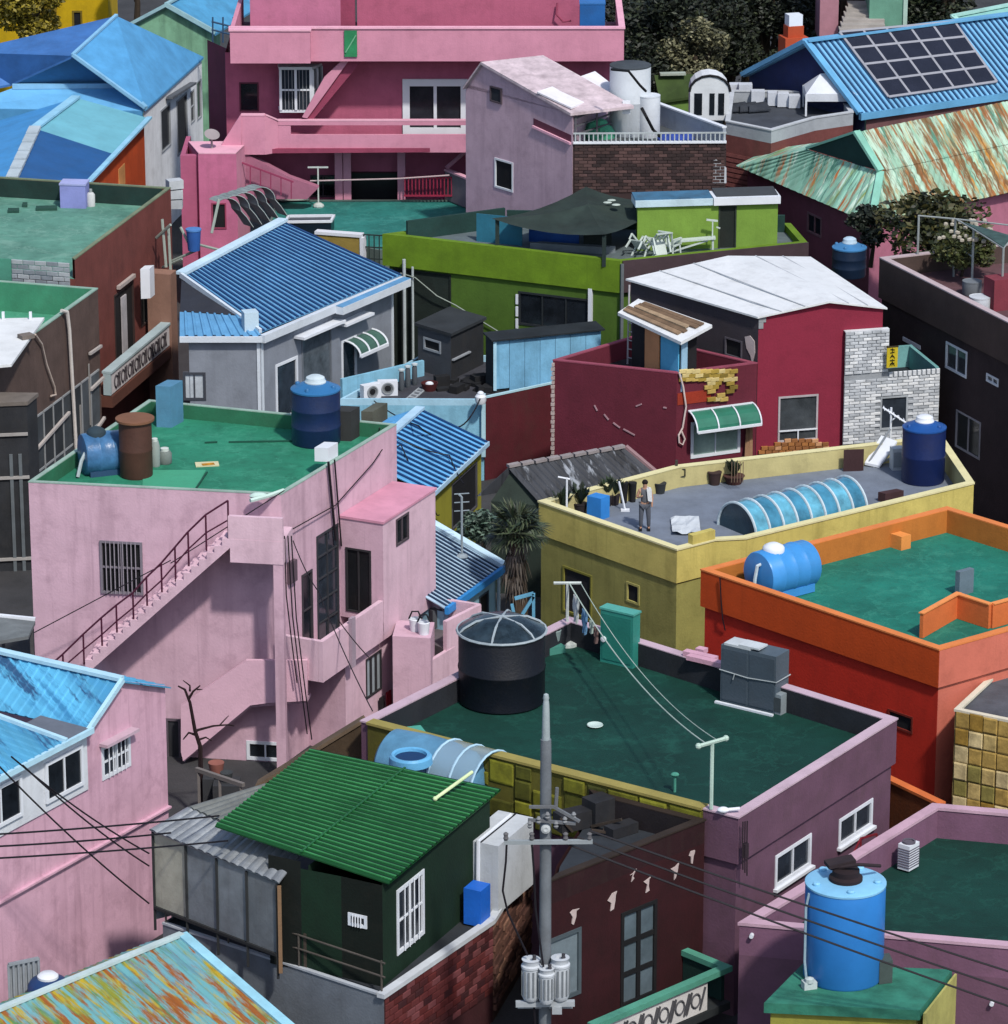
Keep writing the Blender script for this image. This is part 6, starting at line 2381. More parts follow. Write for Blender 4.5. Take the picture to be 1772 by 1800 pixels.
# mint house with the blue roof
mA, mL, mR_ = qy(293, 9, 199), qy(228, 46, 199), qy(372, 56, 199)
MINT = mat('#79a88a', var=.2, streak=.6, dirt='#26382c')
mh = House('mint_house', 'mint green gabled house with blue sheet roof, behind the blue roofs', [mL, mR_, mR_ + Vector((0, 6, 0)), mL + Vector((0, 6, 0))])
mw_ = mh.wall(xy(mL), xy(mR_), 0, min(mL.z, mR_.z) - .05, MINT)
zl_ = min(mL.z, mR_.z) - .05
mh.gable([Vector((mL.x, mL.y, zl_)), Vector((mR_.x, mR_.y, zl_)), mR_ - Z * .05, mA - Z * .05, mL - Z * .05], MINT)
mh.wall(xy(mR_), xy(mR_) + Vector((0, 6, 0)), 0, zl_, MINT)
bk6 = Vector((2.2, 7, 0))
mb = MB().slab([mA + Vector((0, -.2, 0)), mR_ + Vector((.2, -.2, -.05)), mR_ + bk6, mA + bk6], .1)
part(mb, 'roof', mat('#4a8fb8', rough=.6, var=.25, streak=.2), mh.root)
mb = MB().slab([mL + Vector((-.2, -.2, -.05)), mA + Vector((0, -.2, 0)), mA + bk6, mL + bk6], .1)
part(mb, 'roof', mat('#4a6a6a', rough=.6, var=.25), mh.root)
mb = MB(); mb.bar(mA + Vector((0, -.2, .06)), mR_ + Vector((.2, -.2, .02)), .2, .2); mb.bar(mA + Vector((0, -.2, .06)), mL + Vector((-.2, -.2, .02)), .12, .14); mb.bar(mA + Vector((0, -.2, .1)), mA + bk6 + Z * .1, .2, .1)
part(mb, 'verge_board', mat('#8fb4bc', var=.2), mh.root)
mb = MB()
for x0, y0, x1, y1 in ((372, 38, 412, 48), (372, 52, 412, 62)):
    mb.tube([qy(x0, y0, 196), qy(x1, y1, 196)], .05, 6)
for x in (374, 392, 410):
    mb.tube([qy(x, 30, 196), qy(x, 75, 196)], .04, 6)
part(mb, 'railing', mat('#2f4a66'), mh.root)
mh.done()

# ================================================================== big pink house, top
PT = mat('#a85a74', var=.12, streak=.22, dirt='#5a2a3c')
PTL = mat('#c4869c', var=.09, streak=.15, dirt='#7a4458')
PTD = mat('#8d3f58', var=.14, streak=.2, dirt='#3a1824')
PTC = mat('#dba5b8', var=.08)
Ym, Yb, Yr = 181.0, 179.5, 179.3
zr1, zr0 = qy(700, 50, Yr).z, qy(700, 107, Yr).z
zbf = qy(700, 268, Yb).z
pt = House('big_pink_house', 'big deep pink house with balcony, glass doors and roof terrace at the top', [xy(qy(400, 200, Ym)), xy(qy(1095, 200, Ym))])
A0, A1 = xy(qy(398, 200, Ym)), xy(qy(1094, 200, Ym))
mw = pt.wall(A0, A1, zbf, zr0, PT)
pt.wall(A1, A1 + Vector((0, 7, 0)), 0, zr0, PTD)
pt.wall(A0 + Vector((0, 7, 0)), A0, 0, zr0, PTD)
# roof terrace parapet
r0_, r1_ = qy(404, 50, Yr), qy(1097, 50, Yr)
mb = MB()
thin(mb, xy(r0_), xy(r1_), zr0, zr1, .18)
thin(mb, xy(r1_) + Vector((-.09, .1, 0)), xy(r1_) + Vector((-.09, 7, 0)), zr0, zr1 - .002, .18)
thin(mb, xy(r0_) + Vector((.09, .1, 0)), xy(r0_) + Vector((.09, 7, 0)), zr0, zr1 - .002, .18)
part(mb, 'parapet', PTL, pt.root)
mb = MB()
j0, j1 = qy(404, 56, Yr - .55), qy(545, 56, Yr - .55)
mb.obox(Vector((j0.x, j0.y, zr0 + .01)), Vector((j1.x - j0.x, 0, 0)), Vector((0, .455, 0)), Z * (zr1 - zr0 - .02))
part(mb, 'parapet_bay', PTL, pt.root)
mb = MB()
thin(mb, xy(r0_) + Vector((-.05, 0, 0)), xy(r1_) + Vector((.05, 0, 0)), zr1 + .003, zr1 + .08, .3)
thin(mb, xy(r1_) + Vector((-.09, .16, 0)), xy(r1_) + Vector((-.09, 7, 0)), zr1 + .002, zr1 + .078, .28)
mb.obox(Vector((j0.x - .05, j0.y - .05, zr1 - .005)), Vector((j1.x - j0.x + .1, 0, 0)), Vector((0, .4, 0)), Z * .08)
part(mb, 'coping', PTC, pt.root)
mb = MB().prism([xy(r0_) + Vector((.1, .1, 0)), xy(r1_) + Vector((-.1, .1, 0)), xy(r1_) + Vector((-.1, 7, 0)), xy(r0_) + Vector((.1, 7, 0))], zr0 + .01, zr0 + .25)
part(mb, 'roof', mat('#6a4a58', var=.2), pt.root)
# upper storey set back
Yu = 183.6
for (x0, x1, m_) in ((440, 604, mat('#b56f8c', var=.12, streak=.2)), (628, 1026, PT)):
    u0, u1 = xy(qy(x0, 40, Yu)), xy(qy(x1, 40, Yu))
    pt.wall(u0, u1, zr0 + .2, zr1 + 4, m_)
    pt.wall(u1, u1 + Vector((0, 3, 0)), zr0 + .2, zr1 + 4, m_)
    pt.wall(u0 + Vector((0, 3, 0)), u0, zr0 + .2, zr1 + 4, m_)
    mb = MB().prism([u0, u1, u1 + Vector((0, 3, 0)), u0 + Vector((0, 3, 0))], zr1 + 4.003, zr1 + 4.2)
    part(mb, 'upper_roof', PTD, pt.root)
mb = MB(); p_ = qy(612, 50, 180.6)
mb.cbox(Vector((p_.x, p_.y, zr0 + .3)), .62, .5, 4, 0)
part(mb, 'pillar', PTD, pt.root)
mb = MB(); a, b = qy(605, 54, Yr - .17), qy(628, 100, Yr - .17)
mb.obox(Vector((a.x, a.y, b.z)), Vector((b.x - a.x, 0, 0)), Vector((0, .06, 0)), Z * (a.z - b.z))
gs = part(mb, 'green_screen', mat('#2f8055', var=.3, rough=.4), pt.root)
mb = MB(); mb.bar(Vector((a.x + .05, a.y - .03, b.z + .2)), Vector((b.x - .05, a.y - .03, a.z - .2)), .05)
part(mb, 'brace', mat('#6aa884'), gs)
# slanting stair under the screen
st_y = 180.9
pts = [qy(x, y, 179.7) for x, y in ((612, 107), (636, 107), (548, 213), (538, 209))]
mb = MB().slab(pts, 1.2, Vector((0, -1, 0)))
part(mb, 'outside_stair', PTD, pt.root)
pts = [qy(x, y, 179.55) for x, y in ((600, 107), (613, 107), (540, 208), (531, 206), (570, 136))]
mb = MB().slab(pts, .13, Vector((0, -1, 0)))
part(mb, 'stair_parapet', PTL, pt.root)
# openings
pt.win(mw, (421, 145), (455, 195), nx=1, pm=GLASS, fm=mat('#5a2a3a'), fw=.05)
pt.win(mw, (708, 139), (822, 236), nx=2, pm=mat('#2b2c33', rough=.15, var=.4), fm=TRIM, fw=.3, mw=.14, proud=.1, name='glass_door')
# bay window
wb0 = qy(491, 118, 180.2); wb1 = qy(549, 198, 180.2); wb2 = qy(567, 125, Ym)
B = [xy(qy(491, 160, 180.2)), xy(qy(549, 160, 180.2)), xy(qy(567, 160, Ym - .01)), xy(qy(489, 160, Ym - .01))]
bw = MB().prism(B, wb1.z, wb1.z + .12); bw.prism(B, wb0.z - .12, wb0.z)
bwo = part(bw, 'bay_window', TRIM, pt.root)
for i in (0, 1):
    w_ = Wall(B[i], B[i + 1], wb1.z + .12, wb0.z - .12)
    H_ = wb0.z - wb1.z - .24
    mb = MB().obox(w_.pt(.04, wb1.z + .122, -.08), w_.d * (w_.L - .08), w_.n * .06, Z * (H_ - .004))
    part(mb, 'pane', GLASS2, bwo)
    mb = MB()
    n_ = 2
    for k in range(n_ + 1):
        u = .06 + (w_.L - .12) * k / n_
        mb.bar(w_.pt(u, wb1.z + .12), w_.pt(u, wb0.z - .12), .11)
    mb.bar(w_.pt(0.03, wb1.z + .12 + H_ * .5), w_.pt(w_.L - .03, wb1.z + .12 + H_ * .5), .07)
    part(mb, 'frame', TRIM, bwo)
    mb = MB()
    for k in range(9):
        u = .1 + (w_.L - .2) * k / 8
        mb.bar(w_.pt(u, wb1.z + .12, .03), w_.pt(u, wb0.z - .12, .03), .022)
    part(mb, 'bars', mat('#8d9096'), bwo)
# balcony
def zb(y, Y=Yb): return qy(700, y, Y).z
z200, z213, z220, z237, z268 = zb(200), zb(213), zb(220), zb(237), zb(268)
c0, c1, c2 = qy(424, 230, Yb - .4), qy(466, 230, Yb - .4), qy(489, 230, Yb)
ce = qy(1000, 230, Yb)
mb = MB()
mb.obox(Vector((c2.x, Yb, z268)), Vector((ce.x - c2.x, 0, 0)), Vector((0, .16, 0)), Z * (z237 - z268))
mb.obox(Vector((c2.x, Yb - .02, z220 - .0)), Vector((ce.x - c2.x, 0, 0)), Vector((0, .2, 0)), Z * (z213 - z220))
mb.obox(Vector((c2.x, Yb + .002, z237 + .001)), Vector((.55, 0, 0)), Vector((0, .15, 0)), Z * (z220 - z237 - .002))
mb.obox(Vector((c0.x, Yb - .4, z268)), Vector((c1.x - c0.x, 0, 0)), Vector((0, .16, 0)), Z * (z200 - z268))
mb.slab([Vector((c1.x, Yb - .4, z268)), Vector((c2.x - .003, Yb, z268)), Vector((c2.x - .003, Yb, z213)), Vector((c1.x, Yb - .4, z200))], .14, Vector((-.3, -1, 0)))
part(mb, 'balcony_parapet', PTL, pt.root)
mb = MB()
mb.obox(Vector((c0.x, Yb - .42, z200 + .003)), Vector((c1.x - c0.x, 0, 0)), Vector((0, .22, 0)), Z * .07)
mb.bar(Vector((c1.x, Yb - .3, z200 + .04)), Vector((c2.x, Yb + .06, z213 + .04)), .2, .07)
mb.obox(Vector((c2.x, Yb - .03, z213 + .003)), Vector((ce.x - c2.x, 0, 0)), Vector((0, .22, 0)), Z * .06)
part(mb, 'balcony_coping', PTC, pt.root)
mb = MB().prism([Vector((c0.x, Yb - .23, 0)), Vector((ce.x, Yb + .17, 0)), Vector((ce.x, Ym - .01, 0)), Vector((c0.x, Ym - .01, 0))], z268 + .01, z268 + .2)
part(mb, 'balcony_floor', PTD, pt.root)
# stair parapet falling to the left tower
mb = MB().slab([qy(x, y, Yb - .45) for x, y in ((424, 200), (424, 268), (398, 300), (378, 300), (378, 272))], .16, Vector((0, -1, 0)))
part(mb, 'stair_parapet', PTL, pt.root)
Tf = 177.6
tA, tB = xy(qy(349, 300, Tf)), xy(qy(416, 300, Tf))
ztw = qy(380, 271, Tf).z
TP = [tA, tB, tB + Vector((.4, 2.2, 0)), tA + Vector((-.6, 2.2, 0))]
tw0 = pt.wall(TP[0], TP[1], 0, ztw, mat('#b9698a', var=.12, streak=.2))
for i in (1, 2, 3): pt.wall(TP[i], TP[(i + 1) % 4], 0, ztw, PTL if i == 1 else PT)
mb = MB().prism(offset(TP, -.02), ztw + .002, ztw + .05)
part(mb, 'tower_roof', PTC, pt.root)
pt.win(tw0, (372, 357), (398, 402), nx=1, pm=DARK, fm=PTD, fw=.05, name='door')
mb = MB()
l0, l1 = xy(qy(318, 300, Tf + .4)), xy(qy(347, 300, Tf + .4))
thin(mb, l0, l1, 0, qy(330, 272, Tf + .4).z, .3)
thin(mb, l0 + Vector((.1, .2, 0)), l0 + Vector((.1, 3.5, 0)), 0, qy(330, 272, Tf + .4).z - .01, .2)
part(mb, 'side_wall', mat('#a85a78', var=.12), pt.root)
# maroon return wall between blue and pink
q0_, q1_ = xy(qy(366, 150, 184)), xy(qy(402, 150, 182))
mw2 = pt.wall(q0_, q1_, 0, qy(380, 78, 183).z, mat('#5a2438', var=.2, streak=.2))
# ground floor, deep in shade of the balcony
G0, G1 = xy(qy(410, 300, 182.4)), xy(qy(1000, 300, 182.4))
gw_ = pt.wall(G0, G1, 3.5, z268 - .01, PT)
pt.win(gw_, (546, 308), (590, 346), nx=2, pm=GLASS, fm=mat('#4a4048'), fw=.06)
pt.win(gw_, (616, 302), (700, 352), nx=1, pm=mat('#1a1c20', rough=.4, var=.3), fm=mat('#3a2028'), fw=.06, name='doorway')
for x in (596, 611, 706):
    p_ = qy(x, 340, 181.3)
    mb = MB().cbox(Vector((p_.x, p_.y, 3.9)), .34, .34, z268 - 3.91)
    part(mb, 'column', PTL, pt.root)
rr_ = MB()
for k in range(14):
    p_ = qy(712 + k * 6.3, 345, 180.6); rr_.bar(p_, Vector((p_.x, p_.y, qy(712, 312, 180.6).z)), .05)
for y in (312, 344):
    rr_.bar(qy(710, y, 180.6), qy(796, y, 180.6), .07)
part(rr_, 'railing', mat('#8d2440'), pt.root)
rr_ = MB()
for k in range(6):
    x = 422 + k * 18; y0 = 285 + k * 6.5
    rr_.bar(qy(x, y0, 178.6), qy(x, y0 + 32, 178.6), .05)
rr_.bar(qy(420, 284, 178.6), qy(516, 320, 178.6), .07)
part(rr_, 'stair_railing', mat('#8a3a58'), pt.root)
mb = MB().slab([qy(x, y, 179.2) for x, y in ((416, 262), (510, 312), (560, 330), (540, 350), (416, 350))], .5, Vector((0, -1, 0)))
part(mb, 'stair_wall', mat('#9a6278', var=.15), pt.root)
mb = MB()
mb.tube([qy(545, 318, 180), qy(700, 314, 180), qy(790, 308, 180)], .035, 6)
part(mb, 'hand_pipe', mat('#b5a0a4'), pt.root)
pt.done()
pbox('white_crate', 'low off white masonry box beside the teal roof', 'box', (500, 353), 4.05, Vector((-1, .2, 0)), Vector((1, .1, 0)), 24, 43, 28, mat('#a5aaa4', var=.15))
bx = qy(1041, 44, 182.0)
mb = MB().cbox(Vector((bx.x, bx.y, zr0 + .26)), 1.1, .9, 1.75)
bo = solo(mb, 'water_box', 'deep blue square tank on the pink house roof terrace', 'water tank', mat('#1f5a98', var=.15))
mb = MB().cbox(Vector((bx.x, bx.y, zr0 + 2.013)), 1.14, .94, .06)
part(mb, 'lid', mat('#2f6aa8'), bo)
mb = MB(); mb.tube([qy(980, 5, 183.4), qy(978, 25, 183.3), qy(990, 38, 183.3), qy(1004, 36, 183.3)], .05, 6)
part(mb, 'pipe', mat('#8d4058'), bo)

# ================================================================== teal roof below it
tz4 = 4.0
TP = [q(470, 402, tz4), q(668, 440, tz4), q(890, 388, tz4), q(790, 351, tz4), q(486, 351, tz4)]
tr = House('teal_roofed_block', 'low block with wide teal painted flat roof below the big pink house', TP)
tr.flat(TP, tz4, mat('#5a6a66', var=.2), deck('#2b746e', '#4a948c'), par=.06, t=.1)
a, b = q(783, 300, 6.1), q(882, 363, 5.2)
mb = MB(); 
a2, b2 = q(785, 350, tz4), q(888, 392, tz4)
for z1_, m_, nm, t_ in ((5.3, mat('#7d727a', var=.15), 'side_wall', .16),):
    thin(mb, xy(a2), xy(b2), tz4 + .01, z1_, t_)
part(mb, 'side_wall', mat('#7d727a', var=.15), tr.root)
mb = MB(); thin(mb, xy(a2), xy(b2), 5.303, 5.38, .26)
part(mb, 'coping', PTC, tr.root)
mb = MB(); mb.bar(Vector((a2.x, a2.y, 5.42)), Vector((a2.x + .9, a2.y + .5, 6.1)), .2, .1)
part(mb, 'coping', PTC, tr.root)
tr.done()
ap_ = q(560, 362, tz4)
mb = MB(); mb.bar(ap_, ap_ + Z * 1.75, .06); mb.bar(ap_ + Vector((-.45, 0, 1.75)), ap_ + Vector((.45, 0, 1.75)), .07); mb.blob(ap_, .25, .2, .16)
solo(mb, 'line_post', 'white clothes line post standing on the teal roof', 'post', mat('#b5bdba'))
# hatch, ochre panel and grid fence at the front of the teal roof
hN = q(580, 424, tz4)
mb = MB().obox(q(502, 412, tz4 + .03), Vector((1.95, .1, 0)), Vector((.1, 1.0, 0)), Z * .5)
ho = solo(mb, 'roof_hatch', 'white rimmed dark roof hatch on the teal roof', 'hatch', mat('#15202c', rough=.3))
mb = MB()
o_ = q(502, 412, tz4 + .03) + Z * .5
for a, b in ((Vector((0, 0, 0)), Vector((1.95, .1, 0))), (Vector((1.95, .1, 0)), Vector((2.05, 1.1, 0))), (Vector((2.05, 1.1, 0)), Vector((.1, 1, 0))), (Vector((.1, 1, 0)), Vector((0, 0, 0)))):
    mb.bar(o_ + a + Z * .05, o_ + b + Z * .05, .1)
part(mb, 'rim', TRIM, ho)
w_ = Wall(q(556, 446, 4), q(634, 452, 4), 3.9, 5)
mb = MB().obox(w_.pt(0, 3.5, 0), w_.d * w_.L, -w_.n * .3, Z * 1.35)
oo = solo(mb, 'ochre_wall', 'short ochre wall with white rim behind the grey house roof', 'wall', mat('#8d7a3c', var=.2))
mb = MB()
for a, b, c, d in ((-.05, 4.853, w_.L + .05, 4.98), (w_.L - .02, 3.5, w_.L + .14, 4.85)):
    mb.obox(w_.pt(a, b, .05), w_.d * (c - a), -w_.n * .4, Z * (d - b))
part(mb, 'rim', TRIM, oo)
mb = MB()
w_ = Wall(q(640, 450, 4), q(676, 452, 4), 3.9, 5)
for k in range(5): mb.bar(w_.pt(w_.L * k / 4, 3.6), w_.pt(w_.L * k / 4, 4.95), .05)
for z_ in (3.9, 4.4, 4.93): mb.bar(w_.pt(0, z_), w_.pt(w_.L, z_), .05)
solo(mb, 'grid_fence', 'dark wire grid fence between ochre wall and lime house', 'fence', mat('#24302f'))

# ================================================================== grey pink house with the pale roof
GPK = mat('#bca2b0', var=.12, streak=.3, dirt='#54404c')
gA = xy(qy(819, 300, 174.5)); gB = xy(qy(1006, 300, 169.0))
Wg = Wall(gA, gB, 0, 12)
zE = Wg.uv(1005, 197)[1]; zP_ = Wg.uv(850, 108)[1]; zL = Wg.uv(819, 152)[1]
gp = House('grey_pink_house', 'tall grey pink house with pale pink sloping roof and brick terrace', [gA, gB, gB + Vector((3, 6, 0)), gA + Vector((2, 6, 0))])
gw = gp.wall(gA, gB, 0, zE - .05, GPK)
up = Wg.uv(850, 108)[0]
gp.gable([Wg.pt(0, zE - .05), Wg.pt(Wg.L, zE - .05), Wg.pt(up, zP_ - .06), Wg.pt(0, zL - .06)], GPK)
addwin(gp.root, gw, (863, 150), (883, 183), nx=1, pm=mat('#2c3036', rough=.7, spec=.1), fm=mat('#4a4048'), fw=.06)
gp.win(gw, (870, 277), (902, 338), nx=1, pm=mat('#1c1e22', rough=.7, spec=.1), fm=TRIM, fw=.07)
mb = MB(); u0, z0 = gw.uv(938, 222); u1, z1 = gw.uv(1004, 252)
mb.slab([gw.pt(u0, z0, .01), gw.pt(u1, z1, .01), gw.pt(u1, z1 + .35, .01), gw.pt(u0, z0 + .35, .01)], .02, gw.n)
part(mb, 'slot_opening', mat('#5a2f40', var=.2), gp.root)
mb = MB(); mb.bar(gw.pt(u0, z0, .04), gw.pt(u1, z1, .04), .1)
part(mb, 'slot_sill', PTC, gp.root)
pkr, lor = Wg.pt(up, zP_, .15), Wg.pt(Wg.L + .05, zE, .15)
bdir = q(957, 97, zP_) - q(850, 108, zP_)
b2 = q(955, 97, zP_); b3 = Vector((lor.x, lor.y, 0)) + xy(b2 - pkr); b3.z = zE
PR = mat('#c2b2b8', var=.28, rough=.8, streak=.45, scale=1.6, dirt='#3a3032')
mb = MB().slab([pkr, lor, b3, b2], .12)
part(mb, 'roof', PR, gp.root)
mb = MB().slab([pkr + Z * .002, b2 + Z * .002, b2 + xy(Wg.d) * -1.2 - Z * 1.2, Wg.pt(0, zL, .15)], .1)
part(mb, 'roof', PR, gp.root)
mb = MB()
for x, y, s_ in ((915, 118, .5), (935, 124, .35), (952, 122, .4), (925, 108, .7), (890, 112, .5)):
    rr = random.Random(x)
    # stains are thin flakes of old felt on the slope
    t_ = ((x - 850) / 155)
    p_ = Wg.pt(up + (Wg.L - up) * min(.6, t_), zP_ + (zE - zP_) * min(.6, t_), -1.2 - .8 * rr.random()) + Z * .012
    ds_ = (lor - pkr).normalized()
    mb.slab([p_, p_ + ds_ * s_, p_ + ds_ * s_ * .8 + Vector((.2, s_ * .8, 0)), p_ + Vector((.1, s_ * .9, .0))], .01)
part(mb, 'felt_patch', mat('#4a3a3a', var=.4), gp.root, kind='stuff')
# awning sheet on the right
pn_ = (lor - pkr).cross(b2 - pkr).normalized()


def on_pitch(px, py):
    r = ray(px, py); t = (pkr - EYE).dot(pn_) / r.dot(pn_); return EYE + r * t + Z * .12


aw0, aw1 = on_pitch(944, 166), on_pitch(1004, 194)
aw = [aw0, aw1, q(1087, 156, aw1.z), q(1046, 125, aw0.z)]
mb = MB().slab(aw, .07)
part(mb, 'awning_sheet', mat('#dcdae0', var=.08), gp.root)
# back and right walls
gp.wall(gB, gB + Vector((1.6, 6, 0)), 0, zE - .1, GPK)
# brick terrace to its right
T0, T1 = xy(gB) + Vector((.03, .05, 0)), xy(qy(1276, 300, 169.2))
zt = qy(1100, 250, 169.1).z
T2 = xy(q(1090, 181, zt)) ; T2 = T1 + (T2 - T1) * 1.0
T3 = T0 + Vector((.6, 6.8, 0))
BRK = mat('#3a2c2c', var=.25)
bt = gp.wall(T0, T1, 0, zt - .05, BRK)
gp.wall(T1, T2, 0, zt - .05, mat('#4a4448', var=.2)); gp.wall(T2, T3, 0, zt - .05, BRK)
mb = MB().prism([T0, T1, T2, T3], zt - .35, zt - .3)
part(mb, 'terrace_floor', mat('#4a5054', var=.25), gp.root)
mb = MB()
thin(mb, T1 + Vector((-.08, .1, 0)), T2, zt - .3, zt + .55, .14)
part(mb, 'terrace_wall', mat('#99a1ad', var=.12, streak=.2), gp.root)
mb = MB(); thin(mb, T1 + Vector((-.08, .1, 0)), T2, zt + .553, zt + .62, .22); thin(mb, T0, T1, zt - .047, zt + .03, .2)
part(mb, 'terrace_coping', TRIM, gp.root)
random.seed(41)
BD = [mat('#4a3836', var=.3), mat('#3d2f2f', var=.3), mat('#574240', var=.3), mat('#332828', var=.3)]
zlow_b = qy(1100, 322, 169.1).z
brickwork(gp.root, bt, .05, bt.L - .05, zlow_b - .4, zt - .1, 17, 15, None, mats=BD, ld=.03, gap=.16)
rl_ = MB()
for k in range(34):
    x = T0.lerp(T1, (k + .5) / 34)
    rl_.bar(x + Z * (zt + .03), x + Z * (zt + .36), .05)
rl_.bar(T0 + Z * (zt + .38), T1 + Z * (zt + .38), .06)
part(rl_, 'railing', mat('#a5adb0'), gp.root)
mb = MB()
for k in range(3): mb.bar(T0 + Vector((.1, .1, zt + .3 + k * .35)), T0 + Vector((1.6, 2.2, zt + .3 + k * .4)), .06)
mb.bar(T0 + Vector((.1, .1, zt)), T0 + Vector((.1, .1, zt + 1.2)), .08); mb.bar(T0 + Vector((1.0, 1.2, zt)), T0 + Vector((1.0, 1.2, zt + 1.3)), .08)
part(mb, 'awning_frame', mat('#54545a'), gp.root)
mb = MB(); p_ = bt.hit(1262, 300, .02)
mb.slab([bt.hit(1253, 322, .02), bt.hit(1277, 322, .02), bt.hit(1277, 295, .02), bt.hit(1255, 277, .02)], .02, bt.n)
part(mb, 'white_patch', mat('#c0c4ca'), gp.root)
gp.done()
vtank('tall white round water tank with black straps on the brick terrace', 1107, 243, zt - .3, 72, 118, mat('#bcc3ca', var=.1, rough=.5), top=mat('#3f464c', var=.3), style='flat', ribs=1, lugs=0)
vtank('shorter white barrel beside the tall white tank', 1140, 244, zt - .3, 40, 70, mat('#c6ccd3', var=.1, rough=.5), style='flat', ribs=0, lugs=0)
mb = MB(); mb.tube([q(1128, 190, zt + 1.2), q(1136, 205, zt + .9), q(1148, 228, zt + .2), q(1160, 240, zt)], .07, 6)
mb.tube([q(1075, 122, zt + 3.2), q(1105, 125, zt + 3.3), q(1125, 150, zt + 2.6), q(1135, 160, zt + 2.2)], .06, 6)
solo(mb, 'black_hose', 'black hose looping over the white tanks', 'hose', DARK)
mb = MB().cbox(q(1101, 200, zt + .9), .32, .12, .55); 
solo(mb, 'gauge_box', 'small white gauge box fixed to the tall white tank', 'meter', TRIM)
mb = MB()
for k in range(3): mb.blob(q(1045 + k * 9, 238, zt - .2) + Z * (.25 * (k % 2)), .45, .4, .5 + .2 * (k == 0), 8, 5)
solo(mb, 'green_cover', 'crumpled mint green cover on the brick terrace', 'cover', mat('#4a9c7c', var=.2))
mb = MB(); 
for k in range(4): mb.blob(q(1168 + k * 13, 246, zt - .3), .35, .4, .25 + .06 * (k % 2), 8, 5)
solo(mb, 'blue_tarpaulin', 'crumpled deep blue tarpaulin beside the white barrel', 'tarpaulin', mat('#2a4390', var=.25))

# ================================================================== house with solar panels
SB_ = mat('#6fa9cf', rough=.5, var=.15, bump=.05)
r0_, r1_ = q(1416, 75, 10.8), q(1790, 26, 10.8)
v0, v1 = q(1512, 201, 8.2), q(1880, 132, 8.2)
sl0 = q(1306, 132, 8.6)
so_h = House('solar_house', 'blue roofed house carrying a grid of dark solar panels', [sl0, v0, v1, r1_])
v1 = v0 + (r1_ - r0_); v1.z = 8.2
mb = MB().corr(r0_, r1_, v1, v0, 40, .04, shape='trap', flat=.6)
part(mb, 'roof', SB_, so_h.root)
part(roof_strips(r0_, r1_, v1, v0, 40, .08, .05, k0=.3), 'groove_shade', mat('#24486e', rough=.5, var=.2, bump=0), so_h.root, kind='stuff')  # groove shade drawn as dark blue strips down the slope
sl1 = sl0 + (r1_ - r0_); sl1.z = 8.6
mb = MB().slab([r0_, sl0, sl1, r1_], .1)
part(mb, 'roof', SB_, so_h.root)
mb = MB(); mb.bar(r0_ + Z * .08, v0 + Z * .05, .3, .16); mb.bar(r0_ + Z * .08, sl0 + Z * .05, .3, .2); mb.bar(v0 - Z * .1, v1 - Z * .1, .2, .3); mb.bar(r0_ + Z * .1, r1_ + Z * .1, .5, .08)
part(mb, 'verge_board', mat('#5f9cc4', rough=.5), so_h.root)
inn = (r1_ - r0_).normalized() * .35
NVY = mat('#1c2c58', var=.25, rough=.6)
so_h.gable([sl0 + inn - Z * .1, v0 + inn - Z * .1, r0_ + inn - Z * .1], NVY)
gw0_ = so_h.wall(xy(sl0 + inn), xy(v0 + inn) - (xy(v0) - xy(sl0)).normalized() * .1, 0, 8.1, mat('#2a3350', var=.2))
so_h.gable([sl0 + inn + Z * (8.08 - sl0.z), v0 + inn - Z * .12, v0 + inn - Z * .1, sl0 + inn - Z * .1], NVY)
BRW2 = mat('#6b4a4c', var=.25, streak=.25)
wv = so_h.wall(xy(v0 + inn) - Vector((0, -.15, 0)), xy(v1), 0, 8.0, BRW2)
# solar panels: 5 x 4 on the slope
nr = (r1_ - r0_).cross(v0 - r0_).normalized()
if nr.z < 0: nr = -nr
def onroof(px, py):
    r = ray(px, py); t = (r0_ - EYE).dot(nr) / r.dot(nr); return EYE + r * t
c_tl, c_tr, c_br, c_bl = onroof(1474, 60), onroof(1676, 42), onroof(1750, 147), onroof(1560, 174)
SOLM = mat('#20222e', rough=.25, var=.25, bump=0, spec=.5)
AL = mat('#8e9098', rough=.4, var=.1, bump=0)
me_panel = None
for i in range(5):
    for j in range(4):
        def g(a, b):
            return c_tl.lerp(c_tr, a).lerp(c_bl.lerp(c_br, a), b)
        k = .06
        a0, a1, b0, b1 = (i + k) / 5, (i + 1 - k) / 5, (j + k) / 4, (j + 1 - k) / 4
        pts = [g(a0, b0) + nr * .16, g(a1, b0) + nr * .16, g(a1, b1) + nr * .16, g(a0, b1) + nr * .16]
        po = part(MB().slab(pts, .05, nr), 'solar_panel', SOLM, so_h.root)
mb = MB()
for i in range(6):
    mb.bar(c_tl.lerp(c_tr, i / 5) + nr * .13, c_bl.lerp(c_br, i / 5) + nr * .13, .12, .06, nr)
for j in range(5):
    mb.bar(c_tl.lerp(c_bl, j / 4) + nr * .135, c_tr.lerp(c_br, j / 4) + nr * .135, .12, .06, nr)
part(mb, 'panel_frame', AL, so_h.root)
so_h.done()
chp = q(1394, 98, 9.4)
chm = thing('chimney', 'orange brick chimney with white cap behind the blue roof', 'chimney', chp)
mb = MB(); mb.cbox(chp - Z * 1, 1.1, .9, 1.9, .3); part(mb, 'stack', mat('#b04a2a', var=.2), chm)
mb = MB(); mb.cbox(chp + Z * .903, .75, .6, .5, .3); part(mb, 'neck', mat('#a84526', var=.2), chm)
mb = MB(); mb.cbox(chp + Z * 1.406, .65, .55, .5, .3); part(mb, 'cap', TRIM, chm)

